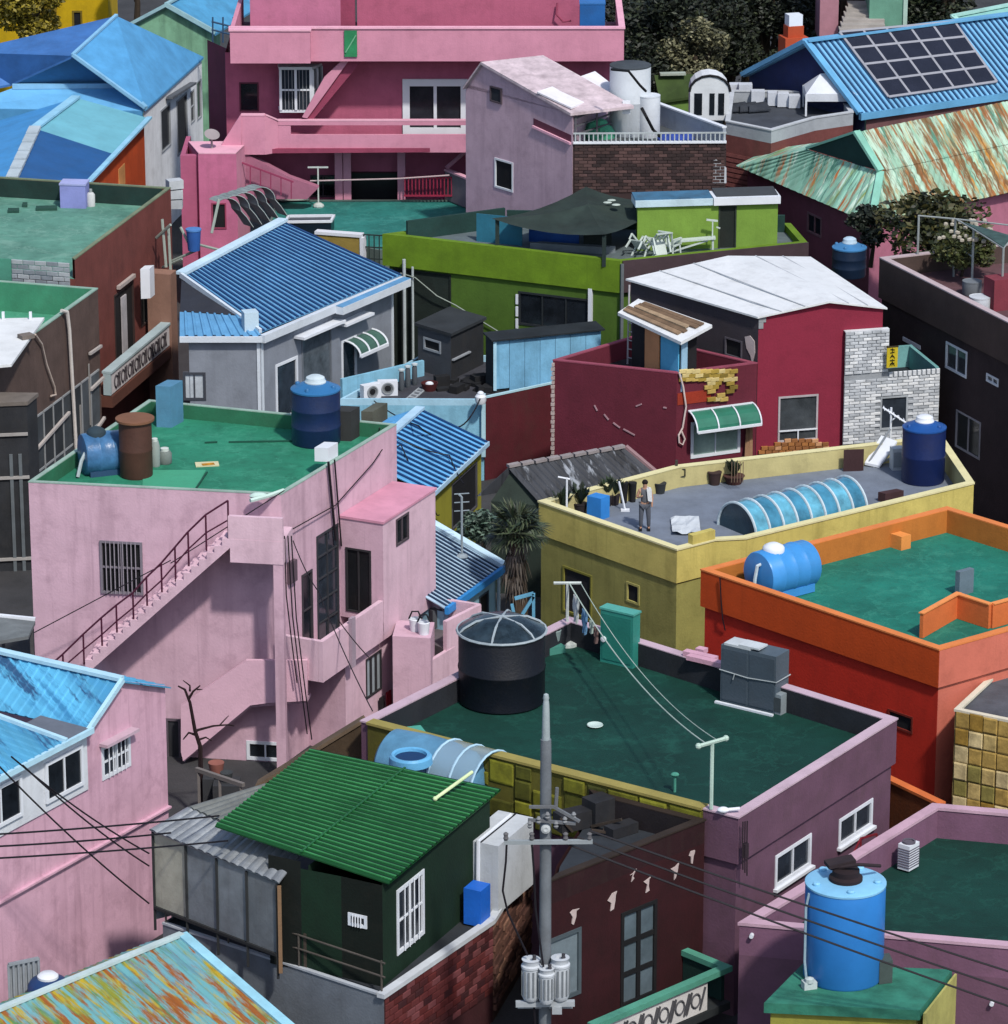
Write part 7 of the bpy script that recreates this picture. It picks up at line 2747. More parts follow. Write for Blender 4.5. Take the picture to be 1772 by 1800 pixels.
# brick terraces in front of it
tbz = 8.4
B0, B1, B2, B3 = q(1276, 212, tbz), q(1356, 228, tbz), q(1433, 206, tbz), q(1500, 196, tbz)
bb = House('brick_terrace', 'red brown brick terrace with grey coping before the solar roof', [B0, B1, B2, B3, B3 + Vector((0, 3, 0)), B0 + Vector((0, 5, 0))])
RBK = mat('#6d3f3c', var=.25, streak=.25, scale=2)
bb.flat([B0, B1, B2, B3, B3 + Vector((-.3, 4, 0)), B0 + Vector((.5, 6, 0))], tbz, RBK, mat('#3d424a', var=.3), pm=mat('#9aa0a6', var=.15), par=.55, band=.6, t=.16, cm=mat('#b0b5ba', var=.12), cop=.06)
bb.done()
mb = MB()
for i, (a, b) in enumerate(((B0, B1), (B1, B2), (B2, B3))):
    w_ = Wall(a, b, 0, 7)
    for r in range(8):
        mb.obox(w_.pt(.02, 6.85 - r * .22, .003), w_.d * (w_.L - .04), w_.n * .02, Z * .15)
part(mb, 'brick_course', mat('#7d4a46', var=.35, scale=3), bb.root, kind='stuff')
# white tents and sheds on it
for (px_, py_, w2, h2, lb) in ((1458, 196, 2.2, .8, 'white peaked tent on the brick terrace, in front of the solar roof'),):
    c = q(px_, py_, tbz - .5)
    t = thing('tent', lb, 'tent', c)
    mb = MB()
    P4_ = [c + Vector((sx * w2 * .5, sy * .9, 1.0)) for sx, sy in ((-1, -1), (1, -1), (1, 1), (-1, 1))]
    top = c + Z * 1.75
    rg0, rg1 = c + Vector((-w2 * .2, 0, 1.7)), c + Vector((w2 * .2, 0, 1.75))
    mb.poly([P4_[0], P4_[1], rg1, rg0]); mb.poly([P4_[1], P4_[2], rg1]); mb.poly([P4_[2], P4_[3], rg0, rg1]); mb.poly([P4_[3], P4_[0], rg0])
    for i in range(4):
        a, b = P4_[i], P4_[(i + 1) % 4]; mb.poly([a, b, b - Z * .35, a - Z * .35])
    part(mb, 'cover', mat('#c9ced6', var=.08, rough=.6), t)
    for p_ in P4_:
        part(MB().bar(p_ - Z * 1.0, p_ - Z * .02, .08), 'pole', TRIM, t)
c = q(1246, 206, tbz - .3)
t = thing('white_shed', 'small white shed with rounded roof at the terrace corner', 'shed', c)
mb = MB()
arc = [(math.cos(math.pi * k / 8) * .85, 1.25 + math.sin(math.pi * k / 8) * .7) for k in range(9)]
pr = [(.85, 0)] + arc + [(-.85, 0)]
mb.add([c + Vector((x, -.6, z)) for x, z in pr] + [c + Vector((x, .9, z)) for x, z in pr], [list(range(len(pr))), [len(pr) + i for i in range(len(pr))][::-1]] + [[i, (i + 1) % len(pr), len(pr) + (i + 1) % len(pr), len(pr) + i] for i in range(len(pr))])
part(mb, 'body', mat('#c9ced2', var=.1), t)
for x, w2 in ((-.5, .34), (.1, .22), (.5, .26)):
    part(MB().obox(c + Vector((x - w2 / 2, -.63, .25)), Vector((w2, 0, 0)), Vector((0, .02, 0)), Z * .95), 'window', GLASS, t)
mb = MB(); mb.tube([c + Vector((x * 1.05, -.62, z * 1.02)) for x, z in arc], .06, 5)
part(mb, 'arch_trim', DARK, t)
for k, (x, y, w2, h2, lb) in enumerate(((1332, 180, .6, .55, 'white crate in the terrace row, first from the left below the navy gable'), (1358, 184, .45, .6, 'slim white crate, second in the terrace row'), (1376, 186, .5, .6, 'white crate, third in the terrace row'), (1396, 188, .5, .55, 'white crate next to the peaked tent'), (1292, 166, .5, .5, 'white crate just right of the white shed'), (1310, 170, .6, .6, 'wider white crate, second right of the white shed'))):
    mb = MB().cbox(q(x, y, tbz - .5), w2, .5, h2)
    solo(mb, 'white_crate', lb, 'crate', mat('#b9bfc8', var=.12), group='white crates on the brick terrace')
mb = MB()
for k in range(3): mb.slab([q(1285 + k * 16, 195, tbz - .4), q(1320 + k * 18, 192, tbz - .4), q(1310 + k * 18, 178, tbz - .2), q(1285 + k * 16, 182, tbz - .1)], .06)
solo(mb, 'dark_sheeting', 'dark sheets lying on the terrace beside the white shed', 'sheeting', mat('#2f343c', var=.4), kind='stuff')
# dark green low roof behind the white tanks
mb = MB()
gA_, gB_ = q(1160, 178, 7.5), q(1240, 166, 7.5)
gl = House('green_lean_to', 'low mossy green roofed lean-to behind the white tanks', [gA_, gB_])
mb = MB().slab([gA_, gB_, q(1225, 130, 8.4), q(1150, 132, 8.4)], .12)
part(mb, 'roof', mat('#33451f', var=.35), gl.root)
mb = MB().prism([xy(gA_) + Vector((.1, .2, 0)), xy(gB_) + Vector((-.1, .2, 0)), xy(gB_) + Vector((0, 3, 0)), xy(gA_) + Vector((0, 3, 0))], 0, 7.4)
part(mb, 'wall', mat('#5d7a3a', var=.2), gl.root)
mb = MB().bar(q(1160, 130, 8.5), q(1205, 129, 8.5), .35, .1)
part(mb, 'ridge_cap', mat('#9aa59a'), gl.root)

# ================================================================== rusty mint roof
rA, rB = q(1505, 233, 10.0), q(1830, 166, 10.0)
gE0, gE1 = q(1532, 393, 7.0), q(1880, 318, 7.0)
gW0 = q(1294, 291, 7.0)
vB = q(1548, 302, 8.6)   # foot of the gablet on the right
vA = q(1418, 262, 8.6)
rm = House('rusty_roofed_pink_house', 'mauve pink house under a rust streaked mint green hipped roof', [gW0, gE0, gE1])
axd = (gE0 - rA); axd = Vector((.6, -.8, -.35))
RU2 = rust_mat('rusty_mint_sheet', '#94bda4', ['#b07a26', '#3f7a66', '#8a5426', '#a8c4b0', '#6a4e2a'], axd, along=.12, lo=.45)
RU3 = rust_mat('rusty_mint_hip', '#8cc0aa', ['#7d8a3a', '#b5642a', '#3f7264', '#c4dccc'], Vector((-.8, -.55, -.3)), along=.14, lo=.5)
mB0 = vB + (rB - rA); mB0.z = 8.6
mb = MB().corr(rA, rB, mB0, vB, 30, .05, shape='wave')
part(mb, 'roof', RU2, rm.root, label='upper rusty mint roof sheet')
gE1 = gE0 + (rB - rA); gE1.z = 7
vB2, mB2 = vB - Z * .02, mB0 - Z * .02
mb = MB().corr(vB2, mB2, gE1, gE0, 30, .05, shape='wave')
part(mb, 'roof', RU2, rm.root, label='lower rusty mint roof sheet')
mb = MB().corr(vA, vB, gE0, gW0, 20, .05, t=0, shape='wave')
part(mb, 'roof', RU3, rm.root, label='left hip of the rusty mint roof')
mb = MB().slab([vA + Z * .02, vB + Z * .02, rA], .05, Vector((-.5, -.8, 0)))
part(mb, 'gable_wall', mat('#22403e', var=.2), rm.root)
mb = MB(); mb.bar(rA + Z * .05, vB + Z * .05, .35, .12); mb.bar(rA + Z * .04, vA + Z * .04, .12, .1); mb.bar(vB + Z * .0, gE0 + Z * .05, .3, .1)
part(mb, 'verge_board', mat('#7fb8a6', var=.2), rm.root)
hipb = gW0 + (vA - gW0) + Vector((1.0, 2.2, .3))
mb = MB().slab([gW0, vA, vA + Vector((1.5, 2.5, -.2)), gW0 + Vector((1.5, 2.5, .1))], .06)
part(mb, 'roof', RU3, rm.root)
oi = [xy(gW0) + Vector((.5, -.05, 0)), xy(gE0) + Vector((-.02, .35, 0)), xy(gE1) + Vector((-.3, .35, 0))]
PM = mat('#74424e', var=.15, streak=.2); PP2 = mat('#a8697e', var=.15, streak=.2)
w0_ = rm.wall(oi[0], oi[1], 0, 6.95, PM)
w1_ = rm.wall(oi[1], oi[2], 0, 6.95, PP2)
rm.win(w0_, (1420, 372), (1444, 418), nx=2, pm=GLASS, fm=mat('#7a5a60'), fw=.07)
rm.done()

# ================================================================== things top right
mt = House('pale_mint_house', 'pale mint wall beside the dark trees at the top', [qy(1528, 30, 200), qy(1592, 30, 200)])
a, b = xy(qy(1528, 30, 200)), xy(qy(1591, 30, 200))
PMN = mat('#63937f', var=.2, streak=.2)
for p_, r_ in ((a, b), (b, b + Vector((0, 4, 0))), (a + Vector((0, 4, 0)), a)): mt.wall(p_, r_, 0, 15, PMN)
mb = MB().prism([a, b, b + Vector((0, 4, 0)), a + Vector((0, 4, 0))], 15.003, 15.15); part(mb, 'roof', PMN, mt.root)
mb = MB().obox(b + Vector((-.1, -.08, 0)), Vector((.2, 0, 0)), Vector((0, .07, 0)), Z * 15); part(mb, 'corner_board', mat('#a9c4b8'), mt.root)
mt.done()
# steps behind the trees
sh_ = House('stair_house', 'dusty pink wall with broad pale steps beside it, top right', [qy(1424, 40, 201), qy(1560, 40, 201)], cat='steps')
mb = MB().obox(qy(1440, 75, 201), Vector((.9, 0, 0)), Vector((0, 3, 0)), Z * 6); part(mb, 'wall', mat('#a97a86', var=.2), sh_.root)
for k in range(6):
    p_ = qy(1476 + k * 3, 58 - k * 9, 198.5 + k * .6)
    mb = MB().obox(p_, Vector((2.2 - .1 * k, 0, 0)), Vector((0, .9, 0)), Z * .14); part(mb, 'step', mat('#9a9590', var=.25), sh_.root)
mb = MB().slab([qy(1474, 62, 202.6), qy(1570, 62, 202.6), qy(1540, 0, 202.6), qy(1480, 0, 202.6)], 1.0, Vector((0, -1, 0))); part(mb, 'bank', mat('#2a2422', var=.3), sh_.root)
# pale teal roof at the corner
c0_, c1_, c2_, c3_ = q(1674, 30, 8.6), q(1800, 5, 8.6), q(1860, 90, 7.0), q(1776, 106, 7.0)
pr_ = House('pale_teal_house', 'house with plain pale teal roof in the top right corner', [c0_, c3_, c2_, c1_])
mb = MB().slab([c0_, c3_, c2_, c1_], .12); part(mb, 'roof', mat('#7fb3ae', rough=.7, var=.12), pr_.root)
mb = MB().bar(c0_ + Z * .06, c3_ + Z * .06, .3, .1); mb.bar(c0_ + Z * .06, c1_ + Z * .06, .3, .1); part(mb, 'verge_board', mat('#9cc8c0'), pr_.root)
mb = MB().prism(offset([xy(c0_), xy(c3_), xy(c2_), xy(c1_)], -.3), 0, 6.8); part(mb, 'wall', mat('#44706c', var=.2), pr_.root)

# trees on the slope at the top
DKL = ['#161c15', '#1f281c', '#10150f', '#2a3322', '#394029']
LTL = ['#55563f', '#6f6e50', '#3a3d2d', '#8a8766', '#262b20']
TLAB = ['dark tree at the left end of the wood, nearest the pink parapet corner', 'low dark tree behind the tall white tank', 'dark tree behind the pale straw coloured tree', 'dark tree above the white shed with the rounded roof',
        'dark tree just left of the orange chimney', 'dark tree behind the orange chimney', 'dark tree between the chimney and the pink wall', 'tall dark tree behind the thin grey green tree', 'rear dark tree above the pink parapet corner', 'tallest rear tree in the middle of the wood',
        'dark tree right of the pale mint wall', 'narrow dark tree beside the pale teal roof']
tl = [(1120, 128, 203, 8.5, 3.0, DKL), (1165, 150, 200, 7.0, 2.4, DKL), (1215, 128, 204, 9.5, 3.0, DKL), (1280, 140, 205, 9.0, 3.2, DKL), (1345, 120, 206, 8.5, 3.0, DKL), (1405, 90, 212, 9.0, 3.0, DKL), (1450, 80, 214, 8.0, 2.6, DKL), (1310, 100, 212, 10.0, 3.6, DKL), (1150, 90, 213, 10, 3.4, DKL), (1230, 90, 216, 11, 4, DKL), (1620, 60, 206, 7, 2.4, DKL), (1655, 55, 204, 6.5, 1.8, DKL)]
for i, (x, y, Y, h_, r_, hx) in enumerate(tl):
    b_ = qy(x, y, Y)
    bz_ = max(b_.z - 4.5, 0)
    tree('leafy_tree', TLAB[i], (b_.x, b_.y, bz_), b_.z - bz_ + 6.0, r_, hx, n=8000, size=.13, seed=100 + i, clumps=13)
b_ = qy(1222, 110, 199)
tree('flowering_tree', 'pale straw coloured tree in front of the dark trees', (b_.x, b_.y, b_.z - 4), 7.0, 1.7, LTL, n=5000, size=.11, seed=77, clumps=9)
b_ = qy(1318, 70, 205)
tree('flowering_tree', 'thin grey green tree standing among the dark trees', (b_.x, b_.y, b_.z - 5), 8, 1.0, ['#54584a', '#3a3f33', '#6a6e5a', '#20261f'], n=2000, size=.14, seed=78, clumps=6)

# ================================================================== roof garden of the dark brown house
gz = 7.25
tree('roof_tree', 'bushy olive tree below the rusty mint roof', q(1640, 496, gz - 1.7), 3.8, 1.95, ['#262c17', '#3a3f1f', '#4f4a22', '#1a1f12', '#2f3a1c'], n=3200, size=.16, seed=12, clumps=12)
tree('roof_tree', 'small dark shrub beside the navy tank', q(1530, 470, 5.5), 2.8, 1.0, ['#161f18', '#222c20', '#0f1510'], n=900, size=.15, seed=14, clumps=7)
tree('roof_bush', 'low straggling green bush hanging over the brown house terrace edge', q(1690, 486, gz), 1.7, 1.3, ['#333d1e', '#4a5228', '#242b16', '#5f6034'], n=3000, size=.11, seed=33, clumps=9)
mb = MB()
rr = random.Random(3)
for k in range(40):
    p_ = q(1650 + rr.uniform(0, 92), 395 + rr.uniform(-10, 30), gz + 1.9)
    mb.blob(p_, .1, .1, .08, 5, 3)
solo(mb, 'white_blossom', 'scatter of white blossom on the olive tree', 'blossom', mat('#a8a294', var=.2), kind='stuff')
fr = thing('pergola', 'grey pole pergola with ragged dark roofing on the brown house roof', 'pergola', q(1720, 500, gz))
ps = [q(1676, 486, gz), q(1708, 505, gz), q(1760, 540, gz), q(1790, 500, gz), q(1612, 480, gz)]
for p_ in ps:
    part(MB().tube([p_, p_ + Z * 2.3], .045, 6), 'pole', mat('#8d9494', rough=.5), fr)
mb = MB()
for i, j in ((0, 1), (1, 2), (2, 3), (3, 0), (4, 0)):
    mb.tube([ps[i] + Z * 2.28, ps[j] + Z * 2.28], .035, 6)
mb.tube([ps[0] + Z * 1.2, ps[1] + Z * 1.2], .03, 6)
part(mb, 'rail', mat('#8d9494', rough=.5), fr)
mb = MB().slab([(ps[1] * .45 + ps[0] * .55) + Z * 2.34, ps[1] + Z * 2.34, ps[2] + Z * 2.34, (ps[3] * .5 + ps[2] * .5) + Z * 2.34], .04)
part(mb, 'roofing', mat('#39504e', var=.45, scale=2), fr)
vtank('squat grey basin on the brown house roof, behind the white one', 1708, 522, gz, 34, 22, mat('#6a7076', var=.2), style='flat', ribs=0, lugs=0, cat='basin', name='basin', group='basins on the brown house roof')
vtank('squat white basin on the brown house roof', 1722, 548, gz, 38, 20, mat('#b5bbc2', var=.15), style='flat', ribs=0, lugs=0, cat='basin', name='basin', group='basins on the brown house roof')
mb = MB().cbox(q(1766, 540, gz), 1.4, .8, 1.2, .4)
solo(mb, 'red_cabinet', 'dull red cabinet under the pergola at the right edge', 'cabinet', mat('#74313c', var=.2))
vtank('navy water tank with pale blue dome below the rusty mint roof', 1492, 492, 6.0, 60, 48, mat('#16263c', rough=.45, var=.2), top=mat('#3f78a8', rough=.45), lid=mat('#a9c0d0'), ribs=2)
# ================================================================== things on the big green roof
rz = 5.25
BLK = mat('#0d111b', rough=.5, var=.25)
t, c, r, h = vtank('big black round water tank with clouded clear cover on the green roof', 882, 1258, rz, 152, 122, BLK, top=mat('#25323b', rough=.15, var=.7, scale=2), style='dome', ribs=1, lugs=0)
mb = MB()
for k in range(3):
    a = math.pi * k / 3 + .3
    d = Vector((math.cos(a), math.sin(a), 0)) * r * 1.02
    mb.tube([c + d + Z * (h + .02), c + d * .9 + Z * (h + r * .13), c + d * .6 + Z * (h + r * .28), c + Z * (h + r * .34), c - d * .6 + Z * (h + r * .28), c - d * .9 + Z * (h + r * .13), c - d + Z * (h + .02)], .035, 5)
mb.tube([c + Vector((math.cos(2 * math.pi * k / 24), math.sin(2 * math.pi * k / 24), 0)) * r * 1.03 + Z * (h + .02) for k in range(25)], .045, 5)
part(mb, 'cover_strap', mat('#97a3aa', rough=.5), t)
cab, p_, A, B, H = pbox('cabinet', 'teal painted steel cabinet at the back of the big green roof', 'cabinet', (1112, 1176), rz, mgD - mgC + (mgA - mgB) * 0, mgB - mgC, 56, 13, 92, mat('#2f7f74', rough=.5, var=.12), group=None)
mb = MB().lathe(p_ + A * .88 + H * .45, [(.09, 0), (.09, .08), (.01, .1)], 10, ax=B * -1)
part(mb, 'knob', TRIM, cab, smooth=True)
mb = MB(); e_ = .05
mb.obox(p_ + A * .06 - B.normalized() * .02 + Z * .12, A * .88, B.normalized() * .018, H * .86)
part(mb, 'door', mat('#287368', rough=.5, var=.12), cab)
mb = MB(); mb.obox(p_ + H + Z * .003 - A * .03 - B * .05, A * 1.06, B * 1.1, Z * .06)
part(mb, 'top', mat('#4f9c90', rough=.5), cab)
loc, p_, A, B, H = pbox('locker', 'grey double locker tied with rope on the big green roof', 'locker', (1362, 1240), rz, mgD - mgC, mgB - mgC, 0.1, 0.1, 1, mat('#4a5560', rough=.5, var=.12)) if False else (None,) * 5
lk = thing('locker', 'pair of grey lockers tied with rope on the big green roof', 'locker', q(1330, 1243, rz))
LKM = mat('#4d5963', rough=.5, var=.14)
fa = (mgC - mgD).normalized(); fb2 = (mgB - mgC).normalized()
pl_ = q(1266, 1232, rz)
k_ = ppm(pl_)
W2 = 46 / k_ / fa.x
for i in range(2):
    mb = MB().obox(pl_ + fa * (W2 * i + .01 * i), fa * W2, fb2 * .75, Z * 1.78)
    part(mb, 'cabinet_body', LKM, lk)
    mb = MB().obox(pl_ + fa * (W2 * i + .05) - fb2 * .015 + Z * .08, fa * (W2 - .09), fb2 * .014, Z * 1.6)
    part(mb, 'door', mat('#424d57', rough=.5, var=.1), lk)
rp = MB()
zz = 1.0
loop = [pl_ - fb2 * .03 - fa * .03, pl_ + fa * W2 * 1.0 - fb2 * .04 - Z * .06, pl_ + fa * (2 * W2 + .05) - fb2 * .03, pl_ + fa * (2 * W2 + .05) + fb2 * .78]
rp.tube([x + Z * zz for x in loop], .02, 5)
rp.tube([pl_ + fa * W2 * .55 - fb2 * .06 + Z * .98, pl_ + fa * W2 * .5 - fb2 * .08 + Z * .8], .018, 5)
part(rp, 'rope', mat('#9aa3a6'), lk)
mb = MB().obox(pl_ - fb2 * .25 - fa * .05, fa * (2 * W2 + .1), fb2 * .1, Z * .06)
part(mb, 'plank', TRIM, lk)
mb = MB().obox(pl_ + fa * .1 + Z * 1.785, fa * .9, fb2 * .6, Z * .07)
mb.obox(pl_ + fa * .6 + Z * 1.856, fa * .7, fb2 * .5, Z * .05)
part(mb, 'board', mat('#b5bcc0', var=.15), lk)
ac = q(1372, 1252, rz)
mb = MB().cbox(ac, .42, .3, .62, .9)
ao = solo(mb, 'air_conditioner', 'small grey air conditioner unit standing beside the grey lockers', 'air conditioner', mat('#7d878c', var=.15), group='air conditioner units')
mb = MB().cbox(ac + Vector((.02, -.02, .08)), .44, .24, .44, .9)
part(mb, 'grille', mat('#3a4246'), ao)
# bricks on the parapet near the orange wall
mb = MB()
for k, (x, y, l_, lb_) in enumerate(((1200, 1152, 1.1, 'upper pink plank on the mauve parapet by the orange wall'), (1206, 1160, 1.9, 'longest pink plank on the mauve parapet by the orange wall'), (1222, 1147, .3, 'stub of pink timber on top of the pink planks'))):
    p_ = q(x, y, 6.02)
    mb = MB().obox(p_, fa * l_, fb2 * .25, Z * .14)
    solo(mb, 'pink_plank', lb_, 'plank', mat('#c79aac', var=.12), group='pink planks on the mauve parapet')
# washing line
lp0 = q(997, 1133, rz); lp1 = q(1250, 1422, 6.02)
mb = MB()
mb.tube([lp0, lp0 + Z * 2.0], .05, 6)
mb.tube([lp0 + Z * 2.0 + Vector((-.42, 0, .0)), lp0 + Z * 2.0 + Vector((.42, 0, 0))], .05, 6)
mb.lathe(lp0, [(.35, 0), (.35, .1), (.1, .14)], 14)
solo(mb, 'line_post', 'white T shaped clothes line post beside the black tank', 'post', mat('#b5bdba', rough=.6))
mb = MB()
mb.tube([lp1, lp1 + Z * 1.95], .055, 6)
tdir = Vector((.8, .6, 0))
mb.tube([lp1 + Z * 1.95 - tdir * .48, lp1 + Z * 1.95 + tdir * .48], .06, 6)
for s_ in (-.48, .48): mb.blob(lp1 + Z * 1.95 + tdir * s_, .09, .09, .09, 8, 5)
solo(mb, 'line_post', 'pale green T shaped clothes line post at the front corner of the green roof', 'post', mat('#a9c0b4', rough=.6))
la, lb = lp0 + Z * 2.0 + Vector((.05, 0, 0)), lp1 + Z * 1.95 - tdir * .2
mb = wire([la, lb], .022, .55, 24)
mb2 = wire([lp0 + Z * 2.0 + Vector((.4, 0, 0)), lp1 + Z * 1.95 + tdir * .2], .014, .6, 24)
mb.add(mb2.v, mb2.f)
solo(mb, 'clothes_line', 'sagging pale clothes line across the big green roof', 'line', mat('#a8b8ae'))
def online(t, s_=.55): return la + (lb - la) * t - Z * 4 * s_ * t * (1 - t)
for i, (t_, w2, h2, hx, lb_) in enumerate(((.06, .34, .85, '#b9c0c0', 'white shirt pegged on the clothes line'), (.13, .3, .75, '#5f86a8', 'blue shirt pegged on the clothes line'), (.185, .14, .4, '#93a39c', 'pale sock pegged on the clothes line'), (.22, .16, .5, '#6a5552', 'brown sock pegged on the clothes line'))):
    p_ = online(t_); d = (lb - la).normalized(); d.z = 0
    mb = MB()
    n_ = 5
    g_ = [[p_ + d * (w2 * (k / n_ - .5)) * (1 + .25 * j / 4) - Z * (h2 * j / 4) + Vector((d.y, -d.x, 0)) * .05 * math.sin(k * 2 + j) for k in range(n_ + 1)] for j in range(5)]
    for j in range(4):
        for k in range(n_): mb.poly([g_[j][k], g_[j][k + 1], g_[j + 1][k + 1], g_[j + 1][k]])
    o_ = Vector((d.y, -d.x, 0)) * .03
    for j in range(4):
        for k in range(n_): mb.poly([g_[j][k] + o_, g_[j + 1][k] + o_, g_[j + 1][k + 1] + o_, g_[j][k + 1] + o_])
    solo(mb, 'washing', lb_, 'washing', mat(hx, var=.15))
t_ = thing('bucket', 'small grey bucket on a teal block beside the black tank', 'bucket', q(973, 1142, rz))
mb = MB().cbox(q(974, 1146, rz), .55, .45, .22, .5); part(mb, 'block', mat('#3f7a6e'), t_)
mb = MB().lathe(q(972, 1142, rz) + Z * .225, [(.2, 0), (.26, .42), (.24, .44), (.19, .1), (.01, .08)], 16); part(mb, 'body', mat('#7d8d8c'), t_, smooth=True)
mb = MB().lathe(q(1046, 1277, rz), [(.14, 0), (.24, .05), (.23, .07), (.13, .03), (.01, .03)], 16)
solo(mb, 'plate', 'small white dish lying on the big green roof', 'dish', mat('#b5c8c2'), smooth=True)
mb = MB().cbox(q(722, 1285, rz), .75, .55, .04, .3)
solo(mb, 'teal_board', 'pale teal board lying by the left parapet of the green roof', 'board', mat('#4a9a8c', var=.15))
mb = MB(); p_ = q(1186, 1392, rz); mb.tube([p_, p_ + Z * .5], .04, 6); mb.blob(p_ + Z * .52, .12, .1, .07)
solo(mb, 'roof_vent', 'little green pipe vent near the front of the green roof', 'vent', mat('#4a8f7c'), smooth=True)

# ================================================================== utility pole
pb_ = qy(958, 1800, 98.0)
pbx, pby = pb_.x, pb_.y
zt = qy(958, 1224, 98).z
pole = thing('utility_pole', 'tall grey concrete utility pole with crossarm and three transformers', 'utility pole', (pbx, pby, 0))
POLE = mat('#686e74', var=.2, streak=.35, scale=1.5)
mb = MB().lathe((pbx, pby, 0), [(.17, 0), (.14, zt - 1.4), (.135, zt - 1.15)], 20); part(mb, 'pole', POLE, pole, smooth=True)
mb = MB().lathe((pbx, pby, 0), [(.1, zt - 1.16), (.105, zt - 1.1), (.085, zt - .25), (.07, zt - .12), (.065, zt - .1), (.08, zt - .05), (.06, zt + .05), (.01, zt + .08)], 16); part(mb, 'top_cap', mat('#97a3a6', var=.12), pole, smooth=True)
def pz(y): return qy(958, y, 98).z
za = pz(1474)
mb = MB().bar((pbx - 1.05, pby - .24, za), (pbx + 1.18, pby - .24, za + .02), .1)
ca_ = part(mb, 'crossarm', mat('#8d9599', rough=.5), pole)
mb = MB()
for k, (dx, dz) in enumerate(((-1.0, .0), (-.35, 0), (.5, 0), (1.1, 0))):
    mb = MB().lathe((pbx + dx, pby - .24, za + .05), [(.04, 0), (.07, .06), (.05, .12), (.07, .18), (.03, .22)], 10); part(mb, 'insulator', mat('#5d5d60'), ca_, smooth=True)
zc = pz(1428)
hw = MB()
random.seed(15)
hw.bar((pbx - .42, pby - .24, zc + .25), (pbx + .3, pby - .24, zc + .25), .07)
hw.bar((pbx - .45, pby - .24, zc - .1), (pbx + .75, pby - .3, zc - .18), .07)
hw.bar((pbx + .2, pby - .24, zc + .25), (pbx + .85, pby - .35, zc - .1), .07)
hw.tube([(pbx + .25, pby - .2, zc + .2), (pbx + .28, pby - .2, zc + .75)], .05, 6)
part(hw, 'bracket', mat('#63666a', rough=.5), pole)
for k in range(6):
    x = pbx - .4 + k * .22
    mb = MB().lathe((x, pby - .3, zc - .3 + .12 * (k % 3)), [(.04, 0), (.065, .05), (.035, .08), (.065, .13), (.03, .19)], 10); part(mb, 'insulator', mat('#777a7d'), pole, smooth=True)
mb = MB().lathe((pbx, pby - .17, zc - .35), [(.12, 0), (.12, .1), (.06, .12), (.01, .1)], 14, ax=(0, -1, 0)); part(mb, 'bolt_plate', mat('#b0b6b8'), pole, smooth=True)
TR = mat('#b4bac0', rough=.45, var=.15)
zT = pz(1748)
for k, (dx, dy, rr_, hh) in enumerate(((-.36, -.28, .235, 1.12), (.38, -.25, .235, 1.15), (.03, -.46, .2, .95))):
    c_ = Vector((pbx + dx, pby + dy, zT))
    mb = MB().lathe(c_, [(rr_ * .8, 0), (rr_, .1), (rr_, hh * .78), (rr_ * 1.08, hh * .8), (rr_ * 1.08, hh * .85), (rr_ * .9, hh * .88), (rr_ * .9, hh * .95), (rr_ * 1.02, hh), (rr_ * .55, hh + .01), (rr_ * .5, hh - .06), (.01, hh - .06)], 24)
    t_ = part(mb, 'transformer', TR, pole, smooth=True)
    mb = MB()
    for j in range(6):
        a = -math.pi * .9 + j * math.pi * .8 / 5
        mb.bar(c_ + Vector((math.cos(a) * rr_, math.sin(a) * rr_, .15)), c_ + Vector((math.cos(a) * rr_, math.sin(a) * rr_, hh * .75)), .045)
    part(mb, 'fin', mat('#6a7075'), t_)
    mb = MB().lathe(c_ + Vector((.08, -.05, hh - .04)), [(.04, 0), (.06, .06), (.04, .1), (.05, .16), (.01, .18)], 8); part(mb, 'bushing', mat('#3a3a40'), t_, smooth=True)
mb = MB(); mb.bar((pbx - .75, pby - .35, zT - .1), (pbx + .75, pby - .3, zT - .1), .14); mb.bar((pbx - .7, pby - .1, zT - .28), (pbx + .7, pby - .05, zT - .3), .1); mb.cbox((pbx + .3, pby - .35, zT - .35), .25, .2, .2)
part(mb, 'platform', mat('#9aa0a5'), pole)
mb = MB()
mb.tube([(pbx - .98, pby - .26, za), (pbx - 1.0, pby - .28, za - .5), (pbx - 1.08, pby - .3, za - 1.3), (pbx - .95, pby - .32, za - 1.9), (pbx - .45, pby - .35, zT + 1.25)], .028, 6)
mb.tube([(pbx - .35, pby - .26, za), (pbx - .3, pby - .28, za - .7), (pbx - .25, pby - .3, za - 1.8), (pbx - .05, pby - .5, zT + 1.0)], .028, 6)
mb.tube([(pbx - .3, pby - .3, zT), (pbx - .22, pby - .25, zT - 1.2), (pbx - .15, pby - .22, 0.3)], .028, 6)
part(mb, 'cable', WIRE, pole)
# overhead wires
mb = MB()
for k, (x1, y1, dz) in enumerate(((1800, 1718, .0), (1800, 1745, .0), (1800, 1772, .0))):
    a = Vector((pbx + (1.1, .8, .5)[k], pby - .2 + .02 * k, za + (.3, .12, -.06)[k]))
    b = qy(1800, (1716, 1748, 1778)[k], 95.5)
    wire([a, b], .028, .06, 20, mb)
solo(mb, 'power_lines', 'three dark power lines running from the pole past the blue tank', 'power lines', WIRE)
mb = MB()
for k, (y0, y1, y2) in enumerate(((1466, 1449, 1434), (1487, 1475, 1462), (1508, 1497, 1478))):
    a = qy(-30, y0 + 2, 96); b = q((385, 300, 400)[k], (1434, 1464, 1478)[k], 6.2)
    wire([a, b], .026, .04, 20, mb)
solo(mb, 'power_lines', 'three dark power lines crossing the pink gabled wall to the tin shelter', 'power lines', WIRE)
mb = MB()
